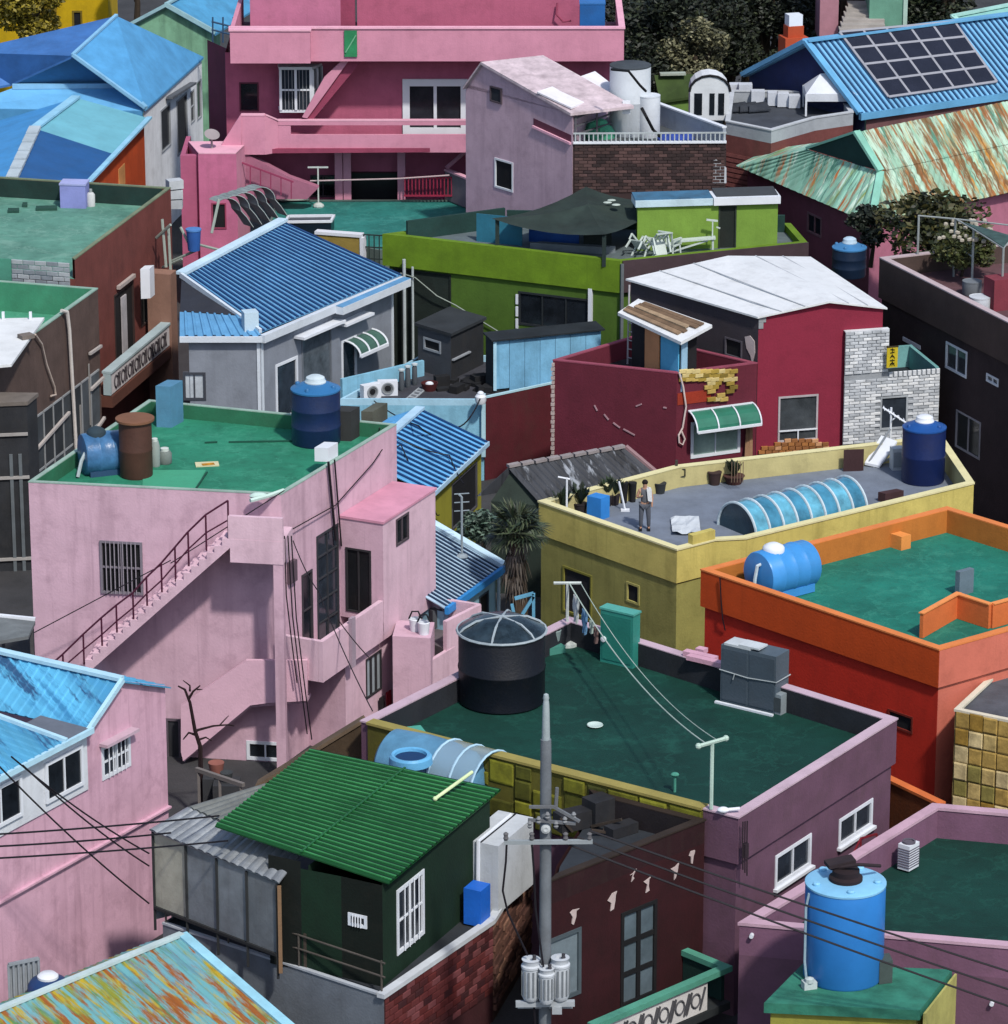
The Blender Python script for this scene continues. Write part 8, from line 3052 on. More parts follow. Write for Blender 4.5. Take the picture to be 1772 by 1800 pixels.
for (x0, y0, x1, y1) in ((-10, 1338, 262, 1588), (20, 1330, 262, 1500), (40, 1345, 262, 1522)):
    a = qy(x0, y0, 101); b = qy(x1, y1, 104.5)
    wire([a, b], .024, .15, 16, mb)
solo(mb, 'service_wires', 'dark service wires slanting down across the whitewashed windows', 'wires', WIRE)
mb = MB()
a = wrr.hit(592, 1085, .3); wire([wrr.hit(515, 950, .3), wrr.hit(560, 1040, 1.5), Vector(qy(655, 1250, 118))], .018, .15, 12, mb)
wire([wrr.hit(595, 1090, 1.4), qy(648, 1155, 121)], .018, .05, 8, mb)
solo(mb, 'service_wires', 'thin dark wires crossing the right side of the tall pink house', 'wires', WIRE)

# ================================================================== blue tank, bottom right
BT = mat('#2f78c0', rough=.35, var=.12, scale=.8, bump=.03)
t, c, r, h = vtank('large bright blue water tank with pale top on the olive stand', 1482, 1744, 4.0, 141, 160, BT, top=mat('#7fb8da', rough=.4, var=.15, bump=.05), style='flat', ribs=0, lugs=5)
hd = r * .1
for o in t.children:
    pass
blc = MB().lathe(c + Z * (h + hd - .02), [(r * .42, 0), (r * .42, .1), (r * .34, .16), (r * .34, .3), (r * .2, .34), (.01, .34)], 24)
part(blc, 'lid', mat('#241a1e', var=.3), t, smooth=True)
mb = MB(); mb.obox(c + Vector((-.45, -.15, h + hd + .34)), Vector((.7, .1, .12)), Vector((-.1, .4, 0)), Z * .1); mb.tube([c + Vector((-.4, 0, h + hd + .3)), c + Vector((.3, -.2, h + hd + .5)), c + Vector((.9, .3, h + hd + .25))], .05, 6)
part(mb, 'lid_weight', mat('#2e2428', var=.3), t)
mb = MB(); mb.tube([c + Vector((-r * .93, -r * .4, h - .1)), c + Vector((-r * 1.0, -r * .4, h - .5)), c + Vector((-r * 1.0, -r * .42, .6)), c + Vector((-r * .95, -r * .5, .1))], .035, 6)
part(mb, 'pipe', mat('#8fa8b4'), t, smooth=True)
mb = MB(); mb.cbox(c + Vector((-r * .9, -r * .75, 0.005)), .35, .25, .2, .3); mb.lathe(c + Vector((-r * .9, -r * .8, .2)), [(.12, 0), (.12, .1), (.01, .14)], 10)
solo(mb, 'pump', 'small white pump at the foot of the big blue tank', 'pump', mat('#a9b4b4', var=.2))
mb = MB(); mb.obox(c + Vector((r * .85, -r * .55, .005)), Vector((.35, .1, 0)), Vector((-.05, .5, 0)), Z * .62)
solo(mb, 'grey_stone', 'dark grey stone leaning against the big blue tank', 'stone', mat('#3f4a48', var=.3))

# ================================================================== horizontal blue tank on the orange roof
def barrel(label, c, d, r, L, m, cap=None, lidp=.28, lid=TRIM, ribs=3, name='water_tank', basem=None):
    d = xy(d).normalized(); c = Vector(c)
    t = thing(name, label, 'water tank', (c.x, c.y, c.z - r), 'rooftop water tanks')
    prof = [(.02, -L / 2 - .05), (r * .6, -L / 2 - .04), (r * .96, -L / 2), (r, -L / 2 + .06)]
    for i in range(ribs):
        x = -L / 2 + L * (i + 1) / (ribs + 1)
        prof += [(r, x - .06), (r * 1.03, x - .02), (r * 1.03, x + .02), (r, x + .06)]
    prof += [(r, L / 2 - .06), (r * .96, L / 2), (r * .6, L / 2 + .04), (.02, L / 2 + .05)]
    part(MB().lathe(c, prof, 36, ax=d, ref=Z), 'body', m, t, smooth=True)
    n = Vector((-d.y, d.x, 0))
    mb = MB().obox(c - d * L * .42 - n * r * .8 - Z * r, d * L * .84, n * r * 1.6, Z * r * .35)
    part(mb, 'cradle', basem or m, t)
    lc = c + d * (L * (lidp - .5)) + Z * r * .96
    part(MB().lathe(lc, [(r * .46, -.05), (r * .46, .08), (r * .4, .14), (r * .2, .22), (.01, .23)], 24), 'lid', lid, t, smooth=True)
    return t, lc


oc = q(1352, 1026, 5.2)
od = orE - orS
dirb = (orN - orW).normalized()
BT2 = mat('#3f88c8', rough=.35, var=.15, scale=1, bump=.03)
tb, lc = barrel('bright blue barrel water tank lying in the corner of the orange roof', xy(q(1358, 992, 6.0)) + Vector((.3, -.4, 5.98)), dirb, .76, 2.0, BT2, lidp=.3)
tb2 = tb
mb = MB(); e_ = xy(q(1358, 992, 6.0)) + Vector((.3, -.4, 5.9)) - dirb * 1.0
mb.tube([e_ + Vector((.1, -.1, .5)), e_ + Vector((-.05, -.15, .45)), e_ + Vector((-.12, -.18, .0)), e_ + Vector((-.14, -.2, -.4))], .06, 6)
part(mb, 'pipe', mat('#b5c4cc'), tb, smooth=True)

# ================================================================== clear domed cover and tank behind the green shed
bc = q(770, 1352, 5.2)
tdm = thing('water_tank', 'pale blue water tank with open manhole under a clear arched cover behind the green shed', 'water tank', (bc.x, bc.y, zP), 'rooftop water tanks')
PBT = mat('#5585a4', rough=.4, var=.25, scale=1.5)
ax_ = (mgC - mgD).normalized()
ny_ = Vector((-ax_.y, ax_.x, 0))
cc_ = bc
mb = MB().lathe(cc_ + Z * -.1, [(.02, -1.75), (.75, -1.72), (.95, -1.55), (1.0, -.5), (.98, .4), (.9, 1.3), (.6, 1.5), (.02, 1.55)], 32, ax=ax_, ref=Z); part(mb, 'body', PBT, tdm, smooth=True)
mh_ = q(722, 1330, 6.1)
mb = MB().lathe(mh_ - Z * .18, [(.62, 0), (.6, .2), (.54, .26), (.46, .24), (.44, .1)], 28); part(mb, 'manhole', mat('#5fa2cc', rough=.4), tdm, smooth=True)
mb = MB().lathe(mh_ - Z * .02, [(.44, 0), (.01, .02)], 24); part(mb, 'manhole_shade', mat('#12355c'), tdm)
mb = MB().prism([cc_ - ax_ * 1.5 - ny_ * .7, cc_ + ax_ * 1.3 - ny_ * .7, cc_ + ax_ * 1.3 + ny_ * .7, cc_ - ax_ * 1.5 + ny_ * .7], zP - .1, 4.5); part(mb, 'stand', mat('#3a4248'), tdm)
mb = MB().lathe(cc_ + ax_ * .35 + Z * -.2, [(1.12, 0), (1.12, 1.5)], 24, ax=ax_, ref=ny_, a0=0, a1=math.pi)
part(mb, 'clear_cover', clear_sheet('clear_blue_sheet', '#9ab4c4', .5), tdm, smooth=True)
mb = MB()
for x in (.35, 1.1, 1.85):
    mb.tube([cc_ + ax_ * x + Z * -.2 + (ny_ * math.cos(a * math.pi / 12) + Z * math.sin(a * math.pi / 12)) * 1.13 for a in range(13)], .04, 5)
part(mb, 'hoop', mat('#9fc0d4'), tdm)

# ================================================================== roof of the tall pink house
pzr = 8.5
NV = mat('#18294e', rough=.4, var=.2)
vtank('navy water tank with blue cap and white lid on the pink house roof', 556, 790, pzr, 86, 92, NV, top=mat('#2f6a9c', rough=.4), lid=mat('#b9c8cf'), ribs=2, lugs=4)
pbox('planter_box', 'black box standing beside the navy tank on the pink house roof', 'box', (617, 776), pzr, pkL - pkF, pkR - pkF, 32, 15, 52, mat('#2e2f30', var=.3))
pbox('planter_box', 'olive grey trough behind the black box on the pink house roof', 'box', (655, 752), pzr, pkL - pkF, pkR - pkF, 20, 25, 28, mat('#4f5148', var=.3))
pbox('blue_cabinet', 'blue grey upright cabinet at the back of the pink house roof', 'cabinet', (302, 752), pzr + .0, pkL - pkF, pkR - pkF, 27, 18, 72, mat('#4f7f9c', rough=.6, var=.15))
v_, c, r, h = vtank('large brown earthenware jar with board across its mouth', 240, 845, pzr, 58, 95, mat('#4a3028', var=.25, rough=.6), top=mat('#6a4638', var=.2), style='flat', ribs=1, lugs=0, name='jar', cat='jar', group='jars')
mb = MB(); mb.cbox(c + Z * (h + r * .12), r * 1.2, r * .9, .06, .3); part(mb, 'board', mat('#3a3634', var=.2), v_)
mb = MB(); mb.lathe(c + Z * h, [(r * 1.0, .0), (r * 1.18, .05), (r * 1.18, .12), (r * .95, .13)], 28); part(mb, 'rim', mat('#74503c', var=.2), v_, smooth=True)
for (x, y, w2, h2, hx, lb) in ((273, 822, 18, 44, '#8d9794', 'slim grey gas bottle beside the earthenware jar'), (290, 818, 25, 22, '#6f7774', 'squat grey jar with pale lid beside the gas bottle')):
    c, r, k, sn, cs = seat(x, y, pzr, w2)
    t_ = thing('bottle' if w2 < 20 else 'jar', lb, 'bottle' if w2 < 20 else 'jar', c)
    hh = h2 / (k * cs)
    part(MB().lathe(c, [(r * .9, 0), (r, .04), (r, hh * .8), (r * .75, hh), (.01, hh)], 20), 'body', mat(hx, var=.15), t_, smooth=True)
    part(MB().lathe(c + Z * (hh - .01), [(r * .6, 0), (r * .6, .1), (.01, .12)], 14), 'cap', mat('#c0c8c4'), t_, smooth=True)
bb_ = q(182, 828, pzr)
tbx, lc = barrel('blue grey barrel water tank at the left corner of the pink house roof', bb_ + Z * .62, Vector((.95, .35, 0)), .68, 1.35, mat('#3f6a94', rough=.3, var=.45, scale=2.2), lidp=.35, lid=mat('#2a3a44'), ribs=2, basem=mat('#2a4a6a'))
mb = MB(); s_ = bb_ + Vector((-.75, -.75, .05))
mb.tube([s_, s_ + Vector((.12, .1, .5)), s_ + Vector((.3, .2, .85)), s_ + Vector((.5, .4, 1.1))], .06, 6); part(mb, 'hose', mat('#a9b4b8'), tbx, smooth=True)
mb = MB().cbox(q(364, 817, pzr), .75, .42, .04, .15)
bo = solo(mb, 'board', 'white and yellow printed board lying on the pink house roof', 'board', mat('#c4c09c', var=.1))
mb = MB().cbox(q(366, 816, pzr + .045), .4, .2, .01, .3); part(mb, 'print', mat('#b07a1e', var=.5, scale=6), bo)
for pts in (((252, 826), (362, 826), (345, 858), (250, 856)),):
    mb = MB().slab([q(x, y, pzr + .03) for x, y in pts], .03)
    solo(mb, 'roof_mat', 'pale green mat on the pink house roof near the front', 'mat', mat('#3f9474', var=.1))
mb = MB()
for a, b in (((402, 777), (522, 775)), ((345, 858), (364, 830)), ((360, 778), (382, 777))):
    mb.bar(q(*a, pzr + .03), q(*b, pzr + .03), .05)
solo(mb, 'roof_cable', 'dark cables lying across the pink house roof', 'cables', mat('#174a3c'))
ab, p_, A, B, H = pbox('floodlight', 'white box on a double pole at the pink house roof edge', 'lamp', (577, 812), 9.0, pkL - pkF, pkR - pkF, 24, 16, 24, TRIM)
mb = MB(); mb.blob(q(455, 872, 9.02), .3, .16, .12); mb.tube([q(440, 880, 9.02), q(470, 872, 9.05), q(498, 862, 9.02)], .07, 6)
solo(mb, 'drain_cowl', 'white drain cowl on the front edge of the pink house roof', 'drain', mat('#b5ccc4'), smooth=True)

# yard with washing machines between the pink house and the pale blue house
ydA = [q(748, 1076, 3.4), q(806, 1150, 3.4), q(846, 1078, 3.4), q(790, 1050, 3.4)]
zy = 3.4
Yl = xy(q(755, 1100, 2.4)); 
cy = thing('washing_yard', 'small pink walled yard with white tubs beside the tall pink house', 'yard', q(790, 1130, 0))
ya_ = q(758, 1150, 2.6); 
pts = [xy(q(700, 1122, zy)), xy(q(757, 1124, zy)), xy(q(760, 1150, zy))]
near = xy(q(782, 1092, zy)); rgt = xy(q(843, 1062, zy)); bkl = xy(q(757, 1048, zy))
mb = MB()
thin(mb, near, rgt, 0, zy, .14); thin(mb, rgt, bkl, 0, zy - .002, .14)
part(mb, 'yard_wall', PINKL, cy)
nl = xy(q(755, 1166, zy - .6)); 
mb = MB()
thin(mb, xy(q(757, 1160, 2.4)), xy(q(803, 1132, 2.4)), 0, 2.4, .14)
part(mb, 'low_wall', PINKL, cy)
mb = MB().prism([near, rgt, bkl, xy(q(745, 1078, zy))], 0, zy - .95)
part(mb, 'floor', mat('#5a5458', var=.3), cy)
mb = MB().prism([xy(q(690, 1118, zy)) , xy(q(757, 1122, zy)), xy(q(757, 1122, zy)) + Vector((.1, 1.5, 0)), xy(q(690, 1118, zy)) + Vector((.1, 1.5, 0))], 0, zy)
part(mb, 'block', PINK, cy)
random.seed(19)
for k in range(7):
    p_ = q(764 + k * 11 + random.uniform(-3, 3), 1068 + random.uniform(-6, 8), zy - .35)
    mb = MB().cbox(p_ - Z * .55, .34, .3, .5 + random.uniform(0, .2), random.uniform(0, 1))
    solo(mb, 'crate', ('leftmost', 'second', 'third', 'middle', 'fifth', 'sixth', 'rightmost')[k] + ' of the seven small crates in the pink walled yard', 'crate', mat(random.choice(['#b9bec4', '#1d1f22', '#c4c8cc', '#4a4e52'])), group='crates in the pink walled yard')
for x, y in ((730, 1112), (745, 1118)):
    c, r, k, sn, cs = seat(x, y, zy + .002, 22)
    t_ = thing('laundry_tub', 'white tub with dark handle on the pink wall of the yard, ' + ('left' if x < 735 else 'right') + ' of the pair', 'tub', c)
    part(MB().lathe(c, [(r * .8, 0), (r, .4), (r * .9, .42), (r * .8, .1), (.01, .08)], 18), 'body', TRIM, t_, smooth=True)
    part(MB().tube([c + Vector((-r, 0, .4)), c + Vector((-r * .5, 0, .65)), c + Vector((r * .5, 0, .65)), c + Vector((r, 0, .4))], .03, 5), 'handle', DARK, t_)
# laundry on the wall
for (x, y, hx, lb) in ((680, 1218, '#8d2030', 'red cloth hanging on the lower pink wall'), (692, 1206, '#a9b4c4', 'white and grey cloth hanging beside the red cloth'), (668, 1228, '#232024', 'black cloth hanging on the lower pink wall')):
    p0_ = lowW.hit(x, y, .12)
    mb = MB().slab([p0_, p0_ + lowW.d * .32, p0_ + lowW.d * .36 - Z * .6, p0_ + lowW.d * .05 - Z * .68], .04, lowW.n)
    solo(mb, 'washing', lb, 'washing', mat(hx, var=.2))

# ================================================================== yellow roof terrace
yr = 4.25
# person
pp0 = q(1133, 931, yr)
person = thing('person', 'person in grey clothes with a white cloth over one shoulder on the grey terrace', 'person', pp0)


def skin(name, verts, edges, radii, m, parent, lvl=2):
    me = bpy.data.meshes.new(name)
    org = ORG[parent]
    me.from_pydata([tuple(Vector(v)) for v in verts], edges, [])
    o = bpy.data.objects.new(name, me)
    COL.objects.link(o)
    o.parent = parent
    ORG[o] = org
    md = o.modifiers.new('skin', 'SKIN')
    for i, r_ in enumerate(radii):
        me.skin_vertices[0].data[i].radius = (r_, r_)
    me.skin_vertices[0].data[0].use_root = True
    s_ = o.modifiers.new('sub', 'SUBSURF'); s_.levels = lvl; s_.render_levels = lvl
    me.materials.append(m)
    return o


SKIN = mat('#a8826c', rough=.6, var=.05, bump=0)
bv = [(0, 0, .92), (0, 0, 1.08), (0, -.01, 1.25), (0, .0, 1.4), (0, 0, 1.5), (0, -.02, 1.6), (0, -.025, 1.7),
      (-.18, 0, 1.4), (-.27, -.02, 1.16), (-.14, -.22, 1.24), (-.08, -.25, 1.3), (.18, 0, 1.4), (.25, .02, 1.14), (.24, -.04, .9), (.24, -.06, .82),
      (-.1, 0, .86), (-.12, -.02, .48), (-.13, .02, .08), (-.14, -.14, .04), (.1, 0, .86), (.13, -.02, .48), (.14, .02, .08), (.15, -.14, .04)]
be = [(0, 1), (1, 2), (2, 3), (3, 4), (4, 5), (5, 6), (3, 7), (7, 8), (8, 9), (9, 10), (3, 11), (11, 12), (12, 13), (13, 14), (0, 15), (15, 16), (16, 17), (17, 18), (0, 19), (19, 20), (20, 21), (21, 22)]
br = [.13, .12, .13, .12, .055, .085, .07, .065, .045, .035, .03, .065, .045, .035, .03, .09, .06, .04, .035, .09, .06, .04, .035]
skin('body', bv, be, br, SKIN, person)
tv = [(0, 0, .95), (0, 0, 1.1), (0, -.01, 1.25), (0, 0, 1.42), (-.13, 0, 1.42), (.13, 0, 1.42)]
skin('shirt', tv, [(0, 1), (1, 2), (2, 3), (3, 4), (3, 5)], [.15, .145, .155, .1, .085, .085], mat('#5a5d62', var=.15), person)
mb = MB().slab([pp0 + Vector(v_) for v_ in ((.05, -.19, 1.5), (.22, -.14, 1.47), (.24, -.2, 1.05), (.1, -.22, 1.1))], .03, Vector((0, -1, 0)))
mb.slab([pp0 + Vector(v_) for v_ in ((.05, -.19, 1.5), (.22, -.14, 1.47), (.2, .12, 1.46), (.06, .12, 1.5))], .03)
part(mb, 'white_cloth', mat('#c4c8ca'), person)
lv = [(0, 0, .95), (-.1, 0, .86), (-.12, -.02, .48), (-.13, .01, .1), (.1, 0, .86), (.13, -.02, .48), (.14, .01, .1)]
skin('trousers', lv, [(0, 1), (1, 2), (2, 3), (0, 4), (4, 5), (5, 6)], [.145, .11, .08, .065, .11, .08, .065], mat('#4c5058', var=.2), person)
mb = MB().blob(pp0 + Vector((0, .01, 1.68)), .105, .115, .1, 12, 8); part(mb, 'hair', mat('#14110f'), person, smooth=True)
for sx in (-.14, .14):
    mb = MB().obox(pp0 + Vector((sx - .05, -.2, 0)), Vector((.1, 0, 0)), Vector((0, .27, 0)), Z * .08); part(mb, 'shoe', DARK, person)
# arched skylight
ga, gb_ = q(1300, 938, yr), q(1500, 878, yr)
axg = (xy(ylE) - xy(ylS3)).normalized(); ng = Vector((-axg.y, axg.x, 0))
gl0 = q(1345, 936, yr); 
k_ = ppm(gl0)
wdt = 100 / k_ / abs(ng.x) * .5 if abs(ng.x) > .2 else 1.2
g0 = xy(q(1296, 936, yr)); Lg = (xy(q(1478, 884, yr)) - g0).dot(axg)
RG = 1.02
ctr = g0 + Z * yr
sk = thing('skylight', 'long arched blue glazed skylight with white hoops on the grey terrace', 'skylight', ctr)
nh = 9
GLB = mat('#3f7f9c', rough=.12, var=.5, scale=1.2, bump=0, spec=.6)
GLB2 = mat('#5a9cb4', rough=.12, var=.5, scale=1.6, bump=0, spec=.6)
for k in range(nh - 1):
    mb = MB().lathe(ctr + axg * (Lg * k / (nh - 1)), [(RG, 0), (RG, Lg / (nh - 1) - .02)], 16, ax=axg, ref=(-ng if axg.cross(-ng).z > 0 else ng), a0=0, a1=math.pi)
    part(mb, 'pane', GLB if k % 2 else GLB2, sk, smooth=True)
for k in range(nh):
    mb = MB().tube([ctr + axg * (Lg * k / (nh - 1)) + (ng * math.cos(math.pi * a / 16) + Z * math.sin(math.pi * a / 16)) * (RG + .02) for a in range(17)], .05, 6)
    part(mb, 'hoop', mat('#b4c4cc', rough=.5), sk)
mb = MB(); mb.lathe(ctr + axg * .01, [(.02, 0), (RG, .01)], 16, ax=axg, ref=(-ng if axg.cross(-ng).z > 0 else ng), a0=0, a1=math.pi)
part(mb, 'end_wall', mat('#2f4450', rough=.3, var=.4), sk)
mb = MB(); mb.obox(ctr - ng * (RG + .05), axg * Lg, ng * .1, Z * .1); mb.obox(ctr + ng * (RG - .05), axg * Lg, ng * .1, Z * .1); part(mb, 'base_rail', mat('#8fa4ae'), sk)
vtank('deep navy water tank at the right end of the grey terrace', 1622, 856, yr, 76, 92, mat('#122250', rough=.4, var=.2), top=mat('#1d4a8a', rough=.35), lid=TRIM, style='dome', ribs=1, lugs=3)
# furniture and clutter along the back wall
ac = q(1576, 824, yr)
mb = MB().cbox(ac, .42, .4, .8, .2); ao = solo(mb, 'air_conditioner', 'tall white air conditioner unit beside the navy tank on the grey terrace', 'air conditioner', mat('#b5babd'), group='air conditioner units')
mb = MB().cbox(ac + Vector((0, -.03, .12)), .34, .38, .55, .2); part(mb, 'grille', mat('#8a9094'), ao)
an_ = q(1564, 806, yr)
mb = MB(); mb.tube([an_, an_ + Z * 1.9], .04, 6); mb.tube([an_ + Vector((-.3, 0, 1.9)), an_ + Vector((.55, -.1, 1.35))], .04, 5)
for k in range(5): mb.tube([an_ + Vector((-.25 + k * .18, -.25, 1.87 - k * .115)), an_ + Vector((-.25 + k * .18, .25, 1.87 - k * .115))], .02, 4)
mb.tube([an_ + Z * 1.4, an_ + Vector((.25, 0, 1.6))], .03, 5)
solo(mb, 'antenna', 'white television antenna on a mast before the white brick wall', 'antenna', TRIM)
dsh = thing('sun_lounger', 'folded white lounger leaning by the back wall of the grey terrace', 'lounger', q(1536, 820, yr))
p_ = q(1520, 820, yr)
mb = MB().slab([p_ + Vector((0, 0, .15)), p_ + Vector((.5, -.2, .1)), p_ + Vector((1.15, .3, .85)), p_ + Vector((.6, .5, 1.0))], .09); part(mb, 'seat', TRIM, dsh)
mb = MB(); mb.tube([p_ + Vector((.1, 0, .1)), p_ + Vector((.9, .3, 1.3))], .04, 5); mb.tube([p_ + Vector((.3, -.1, .0)), p_ + Vector((1.0, .2, .3))], .04, 5); part(mb, 'frame', mat('#8a9096'), dsh)
pbox('brown_chest', 'dark brown chest against the back wall of the grey terrace', 'chest', (1512, 828), yr, Vector((-1, -.1, 0)), Vector((1, .4, 0)), 30, 6, 38, mat('#3a2628', var=.2))
pbox('brown_mat', 'dark brown low box between the skylight and the navy tank', 'box', (1556, 884), yr, Vector((-.6, .5, 0)), Vector((.9, .5, 0)), 12, 34, 16, mat('#3f2a2c', var=.25))
pbox('blue_crate', 'bright blue plastic box near the front wall of the grey terrace', 'crate', (1056, 915), yr, Vector((-.7, .5, 0)), Vector((.5, .6, 0)), 24, 16, 38, mat('#2f7cc4', rough=.5, var=.15))
c_ = q(1205, 925, yr)
mb = MB()
rr = random.Random(2)
gd = [[c_ + Vector(((i - 3) * .16, (j - 3) * .34, .06 + .1 * rr.random())) for i in range(7)] for j in range(6)]
for j in range(5):
    for i in range(6): mb.poly([gd[j][i], gd[j][i + 1], gd[j + 1][i + 1], gd[j + 1][i]])
solo(mb, 'white_cloth', 'crumpled white cloth lying on the grey terrace', 'cloth', mat('#b9c0c6', var=.12))
mb = MB(); p_ = q(996, 926, yr); mb.tube([p_, p_ + Z * 1.75], .035, 6); mb.tube([p_ + Vector((-.3, 0, 1.78)), p_ + Vector((.1, 0, 1.7))], .035, 5)
solo(mb, 'antenna', 'thin white T shaped mast at the left corner of the grey terrace', 'antenna', TRIM)
mb = MB(); p_ = q(1099, 898, yr); mb.bar(p_ + Vector((-.22, .2, 1.0)), p_, .05); mb.cbox(p_, .3, .2, .06)
solo(mb, 'broom', 'white broom leaning among the dark pots on the grey terrace', 'broom', TRIM)


def pot(label, x, y, w2, h2, hexes=None, hx='#2a2426', name='flower_pot', leaf=.14, lh=.7, z=yr, seed=1):
    c, r, k, sn, cs = seat(x, y, z, w2)
    hh = h2 / (k * cs)
    t_ = thing(name, label, 'plant pot', c)
    part(MB().lathe(c, [(r * .75, 0), (r, hh * .9), (r * 1.06, hh * .92), (r * 1.06, hh), (r * .85, hh), (.01, hh - .05)], 18), 'pot', mat(hx, var=.25), t_, smooth=True)
    if hexes:
        rnd = random.Random(seed)
        mb = MB()
        for i in range(26):
            a = rnd.uniform(0, 6.28); l_ = lh * rnd.uniform(.5, 1)
            d = Vector((math.cos(a) * rnd.uniform(.1, .8), math.sin(a) * rnd.uniform(.1, .8), 1)).normalized()
            sd2 = d.cross(Z).normalized() * leaf * .5
            b0 = c + Z * (hh - .04)
            mb.add([b0 - sd2 * .4, b0 + d * l_ * .6 + sd2, b0 + d * l_, b0 + d * l_ * .6 - sd2], [[0, 1, 2, 3]])
            mb.add([b0 + d * l_ * .5, b0 + d * l_ * .7 + sd2 * 1.6 + Z * .05, b0 + d * l_ * .9, b0 + d * l_ * .7 - sd2 * 1.6], [[0, 1, 2, 3]])
        part(mb, 'leaves', leaf_mat(hexes), t_)
    return t_


LV = ['#18241a', '#22331f', '#101810', '#2f4226']
pot('potted plant with spiky dark leaves nearest the left corner mast', 988, 915, 22, 18, LV, seed=1, lh=.9)
pot('potted plant with spiky dark leaves behind the blue plastic box', 1020, 908, 24, 20, LV, seed=2, lh=.95)
pot('potted plant with dark leaves against the left back wall', 1066, 892, 22, 18, LV, seed=3, lh=.8)
pot('potted plant with dark leaves between the broom and left wall', 1080, 890, 20, 18, LV, seed=4, lh=.85)
pot('tall black empty pot standing left of the person', 1096, 886, 16, 36, None, hx='#191a1c')
pot('black pot just left of the person', 1112, 884, 14, 34, None, hx='#1c1d1f')
pot('dark grey bucket shaped pot just right of the person', 1160, 870, 22, 18, None, hx='#2f3336')
pot('plain dark brown pot by the middle of the back wall', 1256, 855, 24, 22, None, hx='#3a2b2a')
pot('long brown trough with small green bush at the back wall', 1290, 855, 36, 14, LV, hx='#4a2e2a', seed=7, lh=.75)
mb = MB()
for k in range(5): mb.tube([q(1286 + k * 5, 848, yr + .3), q(1286 + k * 5, 848, yr + .3) + Z * .75], .018, 4)
solo(mb, 'plant_canes', 'row of thin canes standing in the brown trough', 'canes', mat('#6a5a48'), kind='stuff')
mb = MB(); p_ = ylM + Vector((-.02, -.1, 0)); mb.bar(Vector((p_.x, p_.y, yr)), Vector((p_.x, p_.y, 5.2)), .09); mb.tube([Vector((p_.x, p_.y - .05, 4.9)), Vector((p_.x + .3, p_.y - .1, 4.9)), Vector((p_.x + .3, p_.y - .1, 4.65)), Vector((p_.x + .05, p_.y - .1, 4.6))], .03, 5)
solo(mb, 'wall_pipe', 'dark pipe with a hooked tap at the bend of the back wall', 'pipe', mat('#3a3a34'))

# ================================================================== palm
pbz = q(912, 1100, 0)
pY = 131.5
pbase = qy(912, 1090, pY); pbase.z = 0
ptop = qy(908, 935, pY)
palm = thing('palm_tree', 'shaggy fan palm between the pale blue house and the yellow house', 'tree', pbase)
mb = MB().tube([pbase, pbase * .5 + ptop * .5 + Vector((.08, 0, 0)), ptop], .3, 10, .24)
part(mb, 'trunk', mat('#4a3d30', var=.35, streak=.4), palm, smooth=True)
rnd = random.Random(8)
fr_, dd_ = MB(), MB()


def frond(mb, base, az, el, L, droop, w, nl=11):
    d = Vector((math.cos(az) * math.cos(el), math.sin(az) * math.cos(el), math.sin(el)))
    side = Vector((-math.sin(az), math.cos(az), 0))
    st = base + d * L * .45 - Z * droop * .15
    mb.tube([base, base + d * L * .25, st], .025, 4)
    for i in range(nl):
        f = (i / (nl - 1) - .5) * 2.3
        ld_ = (d * math.cos(f) + side * math.sin(f)).normalized()
        tip = st + ld_ * L * .6 - Z * droop * (.5 + .3 * abs(f))
        mid = st + ld_ * L * .32 - Z * droop * .1
        sw = ld_.cross(Z).normalized() * w
        mb.add([st, mid + sw, tip, mid - sw], [[0, 1, 2, 3]])


for k in range(46):
    az = rnd.uniform(0, 6.28); el = rnd.uniform(-.25, 1.35)
    frond(fr_, ptop, az, el, rnd.uniform(.95, 1.35), rnd.uniform(.1, .6), .045)
for k in range(60):
    az = rnd.uniform(0, 6.28); el = rnd.uniform(-1.25, -.3)
    b0 = ptop - Z * rnd.uniform(0, 1.6)
    frond(dd_, b0, az, el, rnd.uniform(.35, .65), rnd.uniform(.5, .9), .045, 6)
part(fr_, 'crown', leaf_mat(['#141d14', '#22301f', '#2f3f2a', '#4a5238', '#0f160f']), palm)
part(dd_, 'dead_fronds', leaf_mat(['#241d17', '#443a2f', '#2f271f', '#6a6258', '#17130f']), palm)
# scrub between the yellow houses
mb = MB()
rnd = random.Random(4)
for x, y, r_ in ((832, 915, .4), (850, 912, .4), (826, 930, .45), (846, 936, .5), (860, 926, .4)):
    leaf_cloud(mb, qy(x, y, 136.5), r_, r_, r_ * .8, 320, .1, rnd, hollow=.3)
t_ = thing('shrub', 'ragged grey green shrub behind the palm, below the black roof', 'shrub', qy(850, 930, 136.5))
part(mb, 'foliage', leaf_mat(['#33493c', '#4f6658', '#222e27', '#6a8072', '#182019']), t_)
mb = MB().tube([Vector((t_.location.x, t_.location.y, 0)), t_.location], .08, 6); part(mb, 'stem', mat('#3a3026'), t_)
# blue frame by the palm
mb = MB(); a = qy(912, 1080, 129.5)
for x0, y0, x1, y1 in ((938, 1043, 938, 1100), (905, 1052, 938, 1043), (938, 1048, 915, 1085), (900, 1062, 908, 1100)):
    mb.bar(qy(x0, y0, 129.5), qy(x1, y1, 129.5), .1)
solo(mb, 'trellis', 'pale blue metal trellis standing at the foot of the palm', 'trellis', mat('#5f9cb8', rough=.5))

